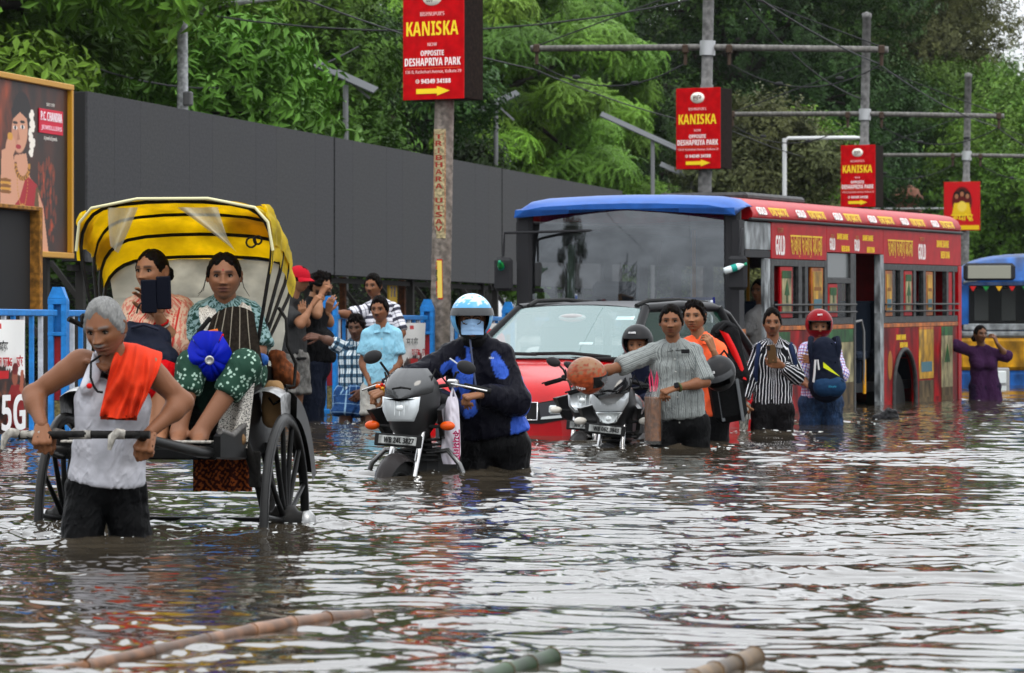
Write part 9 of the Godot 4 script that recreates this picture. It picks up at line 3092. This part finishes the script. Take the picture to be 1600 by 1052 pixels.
	obj("front_pocket", lump([[V(-0.02, -0.12, 0.1), V(0.1, -0.12, 0.1), 0.085, 0.085, V(0, 0, 1), 1.4]], 0.012, 0.04, 0.005, 9.0, 87), M("pack_blue", Color(0.09, 0.19, 0.3), 0.6), o)
	b = MB.new()
	b.sheet(func(u: float, v: float) -> Vector3: return V(-0.02 + 0.15 * u, 0.1 - 0.13 * u - 0.05 * v + 0.05 * v * u, 0.15 + 0.012 * sin(PI * u)), 10, 3)
	fin("yellow_flash", b, M("flash_yellow", Color(0.78, 0.82, 0.1), 0.6), o)
	b = MB.new()
	for s in [-1.0, 1.0]:
		b.tube([V(0.11 * s, 0.1, 0.02), V(0.13 * s, 0.24, 0.05), V(0.12 * s, 0.31, 0.0), V(0.1 * s, 0.3, -0.12)], 0.026, 7)
	fin("shoulder_strap", b, M("pack_navy"), o)
	b = MB.new()
	b.tube([V(-0.09, 0.12, 0.15), V(-0.1, 0.0, 0.17), V(-0.11, -0.08, 0.17)], 0.01, 6)
	b.tube([V(-0.07, 0.12, 0.15), V(-0.06, 0.03, 0.17)], 0.008, 6)
	fin("white_cord", b, M("strap_white", Color(0.7, 0.7, 0.7), 0.6), o)
	var pl := obj("pocket_mark", letters("Skyb", 0.07, 0.022, "bold", 0.004), M("mark_cyan", Color(0.15, 0.5, 0.62), 0.5), o)
	pl.position = V(0.06, -0.12, 0.165)
	o = thing("drifting_bundle", "black rubbish bag drifting low in the water before the bus", "rubbish", V(3.583, 0.012, -35.468))
	obj("body", lump([[V(-0.09, -0.02, 0), V(0.06, -0.01, 0), 0.05, 0.05], [V(-0.02, 0.0, 0), V(0.02, 0.05, 0), 0.045, 0.035], [V(0.05, 0.0, 0), V(0.07, 0.05, 0.0), 0.03, 0.02]], 0.01, 0.03, 0.014, 12.0, 91), M("bin_bag", lin(0.012, 0.012, 0.013), 0.35), o)
	bamboo("long reddish-brown bamboo pole slanting through the water at the lower left", [V(-1.339, -0.004, -9.029), V(-1.107, -0.002, -9.302), V(-0.878, 0.004, -9.98), V(-0.69, 0.008, -10.534), V(-0.529, 0.0, -10.956), V(-0.315, -0.03, -11.412)], 0.015, 0.024, Color(0.5, 0.34, 0.22), 0.26, 5)
	bamboo("short green bamboo end rising from the water at the bottom middle", [V(-0.153, -0.01, -8.867), V(-0.016, 0.0, -9.232), V(0.101, 0.012, -9.481)], 0.022, 0.026, Color(0.15, 0.25, 0.11), 0.16, 6)
	bamboo("short yellow-brown bamboo end at the bottom right of the middle", [V(0.316, -0.01, -8.741), V(0.472, 0.0, -9.13), V(0.618, 0.012, -9.481)], 0.022, 0.028, Color(0.42, 0.32, 0.18), 0.15, 7)
	var fm := MB.new(Color.WHITE)
	fm.ball(Vector3.ZERO, V(1, 0.35, 1), 7, 4)
	var fr := RandomNumberGenerator.new()
	fr.seed = 17
	var spots := []
	for w in wade:
		var cnt := int(90 * w.z) if w.y > -20.0 else int(45 * w.z)
		for k in cnt:
			var an := fr.randf() * TAU
			var rad := 0.1 + absf(fr.randfn()) * 0.16
			var x: float = w.x + cos(an) * rad * 1.3
			var z: float = w.y + sin(an) * rad
			var y := wave(x, z)
			var sz := 0.003 + 0.009 * pow(fr.randf(), 2.0)
			spots.append(Transform3D(Basis().scaled(V(sz * fr.randf_range(1.0, 2.2), sz, sz)), V(x, y + 0.001, z)))
	var fmm := MultiMesh.new()
	fmm.transform_format = MultiMesh.TRANSFORM_3D
	fmm.mesh = fm.mesh()
	fmm.instance_count = spots.size()
	for k in spots.size():
		fmm.set_instance_transform(k, spots[k])
	var fo := MultiMeshInstance3D.new()
	fo.multimesh = fmm
	fo.material_override = M("foam_white", Color(0.86, 0.87, 0.87), 0.4)
	put(fo, "water_foam")
	tag(fo, "white flecks of foam and drops round the waders' legs and wheels", "foam", "", "stuff")

func bamboo(label: String, pts: Array, r0: float, r1: float, c: Color, node_len: float, seed_: int) -> void:
	var o := thing("bamboo_pole", label, "bamboo", pts[0], 0.0, "bamboo poles drifting in the foreground")
	var r := RandomNumberGenerator.new()
	r.seed = seed_
	var at := func(t: float) -> Vector3:
		var i := mini(int(t * (pts.size() - 1)), pts.size() - 2)
		return (pts[i] as Vector3).lerp(pts[i + 1], t * (pts.size() - 1) - i) - pts[0]
	var total: float = (pts[-1] - pts[0]).length()
	var n := maxi(2, int(total / node_len))
	for i in n:
		var t0 := float(i) / n
		var t1 := float(i + 1) / n
		var rr := lerpf(r0, r1, t0) * r.randf_range(0.94, 1.05)
		var a: Vector3 = at.call(t0)
		var b: Vector3 = at.call(t1)
		var m := MB.new()
		m.tube([a, a.lerp(b, 0.06), a.lerp(b, 0.5), a.lerp(b, 0.93), b], [rr * 1.08, rr * 1.0, rr * 0.97, rr * 1.0, rr * 1.1], 12)
		var g := r.randf_range(0.8, 1.15)
		fin("culm_section", m, M("bamboo_%d_%d" % [seed_, i % 4], Color(c.r * g, c.g * g, c.b * g), 0.38, 0.0, "dirt", 2.0), o)
		m = MB.new()
		m.tube(ring_path(b, rr * 1.06, 12, (b - a).normalized()), rr * 0.1, 5, false, true)
		fin("node_ring", m, M("bamboo_node", Color(0.3, 0.21, 0.13), 0.7), o)
		if i == 1 and n > 5:
			m = MB.new()
			m.tube([b + V(0, rr, 0), b + V(0.03, rr + 0.03, 0.0)], [rr * 0.3, rr * 0.15], 6)
			fin("twig_stub", m, mats["bamboo_node"], o)

func make_texture(key: String) -> Texture2D:
	var r := RandomNumberGenerator.new()
	r.seed = key.hash()
	match key:
		"grunge": return grey_noise(256, 21, 0.03, 0.55, 1.0, 1.0, 1.0, 0.9)
		"dirt": return grey_noise(256, 25, 0.018, 0.45, 1.0, 1.0, 0.55, 1.1)
		"hood_dirt": return grey_noise(256, 26, 0.022, 0.66, 1.0, 0.7, 1.0, 1.0)
		"folds":
			var n := noise(34, 0.02, 3)
			var n2 := noise(35, 0.05, 2)
			return paint(256, 256, func(x: int, y: int) -> Color:
				var e := minf(minf(x, 255 - x), minf(y, 255 - y)) / 30.0
				var k := 1.0 - absf(n.get_noise_2d(x * 1.3 + y * 0.5, y * 0.55 - x * 0.25)) * 2.6 + 0.22 * n2.get_noise_2d(x, y * 0.6)
				k = lerpf(0.5, clampf(k, 0.0, 1.0), clampf(e, 0.0, 1.0))
				return Color(k, k, k))
		"weave": return paint(64, 64, func(x: int, y: int) -> Color:
			var g := 0.9 + 0.1 * sin(x * TAU / 4.0) * sin(y * TAU / 4.0)
			return Color(g, g, g))
		"rust_print":
			var n := noise(27, 0.06, 3)
			return paint(128, 128, func(x: int, y: int) -> Color:
				var k := n.get_noise_2d(x, y) + 0.5 * sin(x * 0.35) * sin(y * 0.3 + x * 0.1)
				return Color(0.62, 0.3, 0.1) if k > 0.12 else Color(0.22, 0.07, 0.03))
		"paint": return grey_noise(256, 22, 0.02, 0.8, 1.0, 1.0, 1.0, 0.8)
		"modules":
			var n := noise(23, 0.2, 2)
			return paint(256, 256, func(x: int, y: int) -> Color:
				var g := 0.84 + 0.16 * n.get_noise_2d(x * 0.35, y * 0.35)
				if x % 16 == 0 or y % 16 == 0: g *= 0.9
				if x % 64 == 0 or y % 128 == 0: g *= 0.9
				return Color(g, g, g))
		"stripes": return paint(128, 32, func(x: int, _y: int) -> Color:
			var q := x % 32
			return Color(0.86, 0.86, 0.88) if q < 7 else Color(0.035, 0.038, 0.055))
		"pinstripe": return paint(128, 32, func(x: int, y: int) -> Color:
			var q := x % 8
			var g := 0.54 if q < 5 else 0.40
			if x % 32 < 2: g = 0.32
			return Color(g * 0.98, g * 1.01, g * 1.0))
		"check_small": return paint(64, 64, func(x: int, y: int) -> Color:
			var c := Color(0.84, 0.84, 0.9)
			if x % 16 < 5: c = c * Color(0.45, 0.52, 0.85)
			if y % 16 < 5: c = c * Color(0.85, 0.52, 0.62)
			return c)
		"plaid_blue": return paint(96, 96, func(x: int, y: int) -> Color:
			var c := Color(0.8, 0.84, 0.86)
			if x % 48 < 20: c = c * Color(0.3, 0.42, 0.5)
			if y % 48 < 20: c = c * Color(0.34, 0.46, 0.54)
			if x % 48 > 32 and x % 48 < 36: c = c * 0.6
			return c)
		"plaid_white": return paint(96, 96, func(x: int, y: int) -> Color:
			var c := Color(0.8, 0.8, 0.83)
			if y % 48 < 16: c = Color(0.22, 0.22, 0.27)
			elif y % 48 > 26 and y % 48 < 31: c = Color(0.5, 0.5, 0.54)
			if x % 48 < 6: c = c * 0.75
			return c)
		"lungi": return paint(64, 64, func(x: int, y: int) -> Color:
			var c := Color(0.1, 0.24, 0.42)
			if x % 32 < 3: c = Color(0.5, 0.62, 0.72)
			if y % 32 < 3: c = c.lerp(Color(0.6, 0.7, 0.78), 0.6)
			return c)
		"kurti":
			var n := noise(28, 0.12, 3)
			return paint(192, 192, func(x: int, y: int) -> Color:
				var c := Color(0.74, 0.62, 0.53)
				var k := n.get_noise_2d(x * 1.0, y * 0.35)
				if k > 0.10: c = Color(0.7, 0.42, 0.36)
				var q := x % 48
				if q < 4: c = Color(0.66, 0.14, 0.12)
				elif q > 7 and q < 10 and y % 8 < 5: c = Color(0.66, 0.2, 0.16)
				elif q > 13 and q < 16 and y % 12 < 5: c = Color(0.35, 0.22, 0.18)
				return c)
		"floral":
			var n := noise(29, 0.05, 3)
			var n2 := noise(30, 0.09, 2)
			return paint(192, 192, func(x: int, y: int) -> Color:
				var k := n.get_noise_2d(x, y)
				var e := n2.get_noise_2d(x, y)
				if absf(k) < 0.09: return Color(0.5, 0.6, 0.6)
				return Color(0.1, 0.23, 0.2) if e > -0.05 else Color(0.46, 0.57, 0.58))
		"batik":
			var im := Image.create_empty(128, 128, false, Image.FORMAT_RGB8)
			im.fill(Color(0.1, 0.22, 0.17))
			for i in 90:
				ell(im, r.randf_range(4, 124), r.randf_range(4, 124), r.randf_range(2, 4), r.randf_range(2, 4), Color(0.58, 0.68, 0.62))
			return ImageTexture.create_from_image(im)
		"leopard":
			var n := noise(33, 0.11, 2)
			return paint(96, 192, func(x: int, y: int) -> Color:
				var k := n.get_noise_2d(x, y * 0.8)
				return Color(0.06, 0.06, 0.08) if absf(k - 0.12) < 0.11 else Color(0.78, 0.76, 0.72))
	return grey_noise(64, 1, 0.05, 0.8, 1.0)
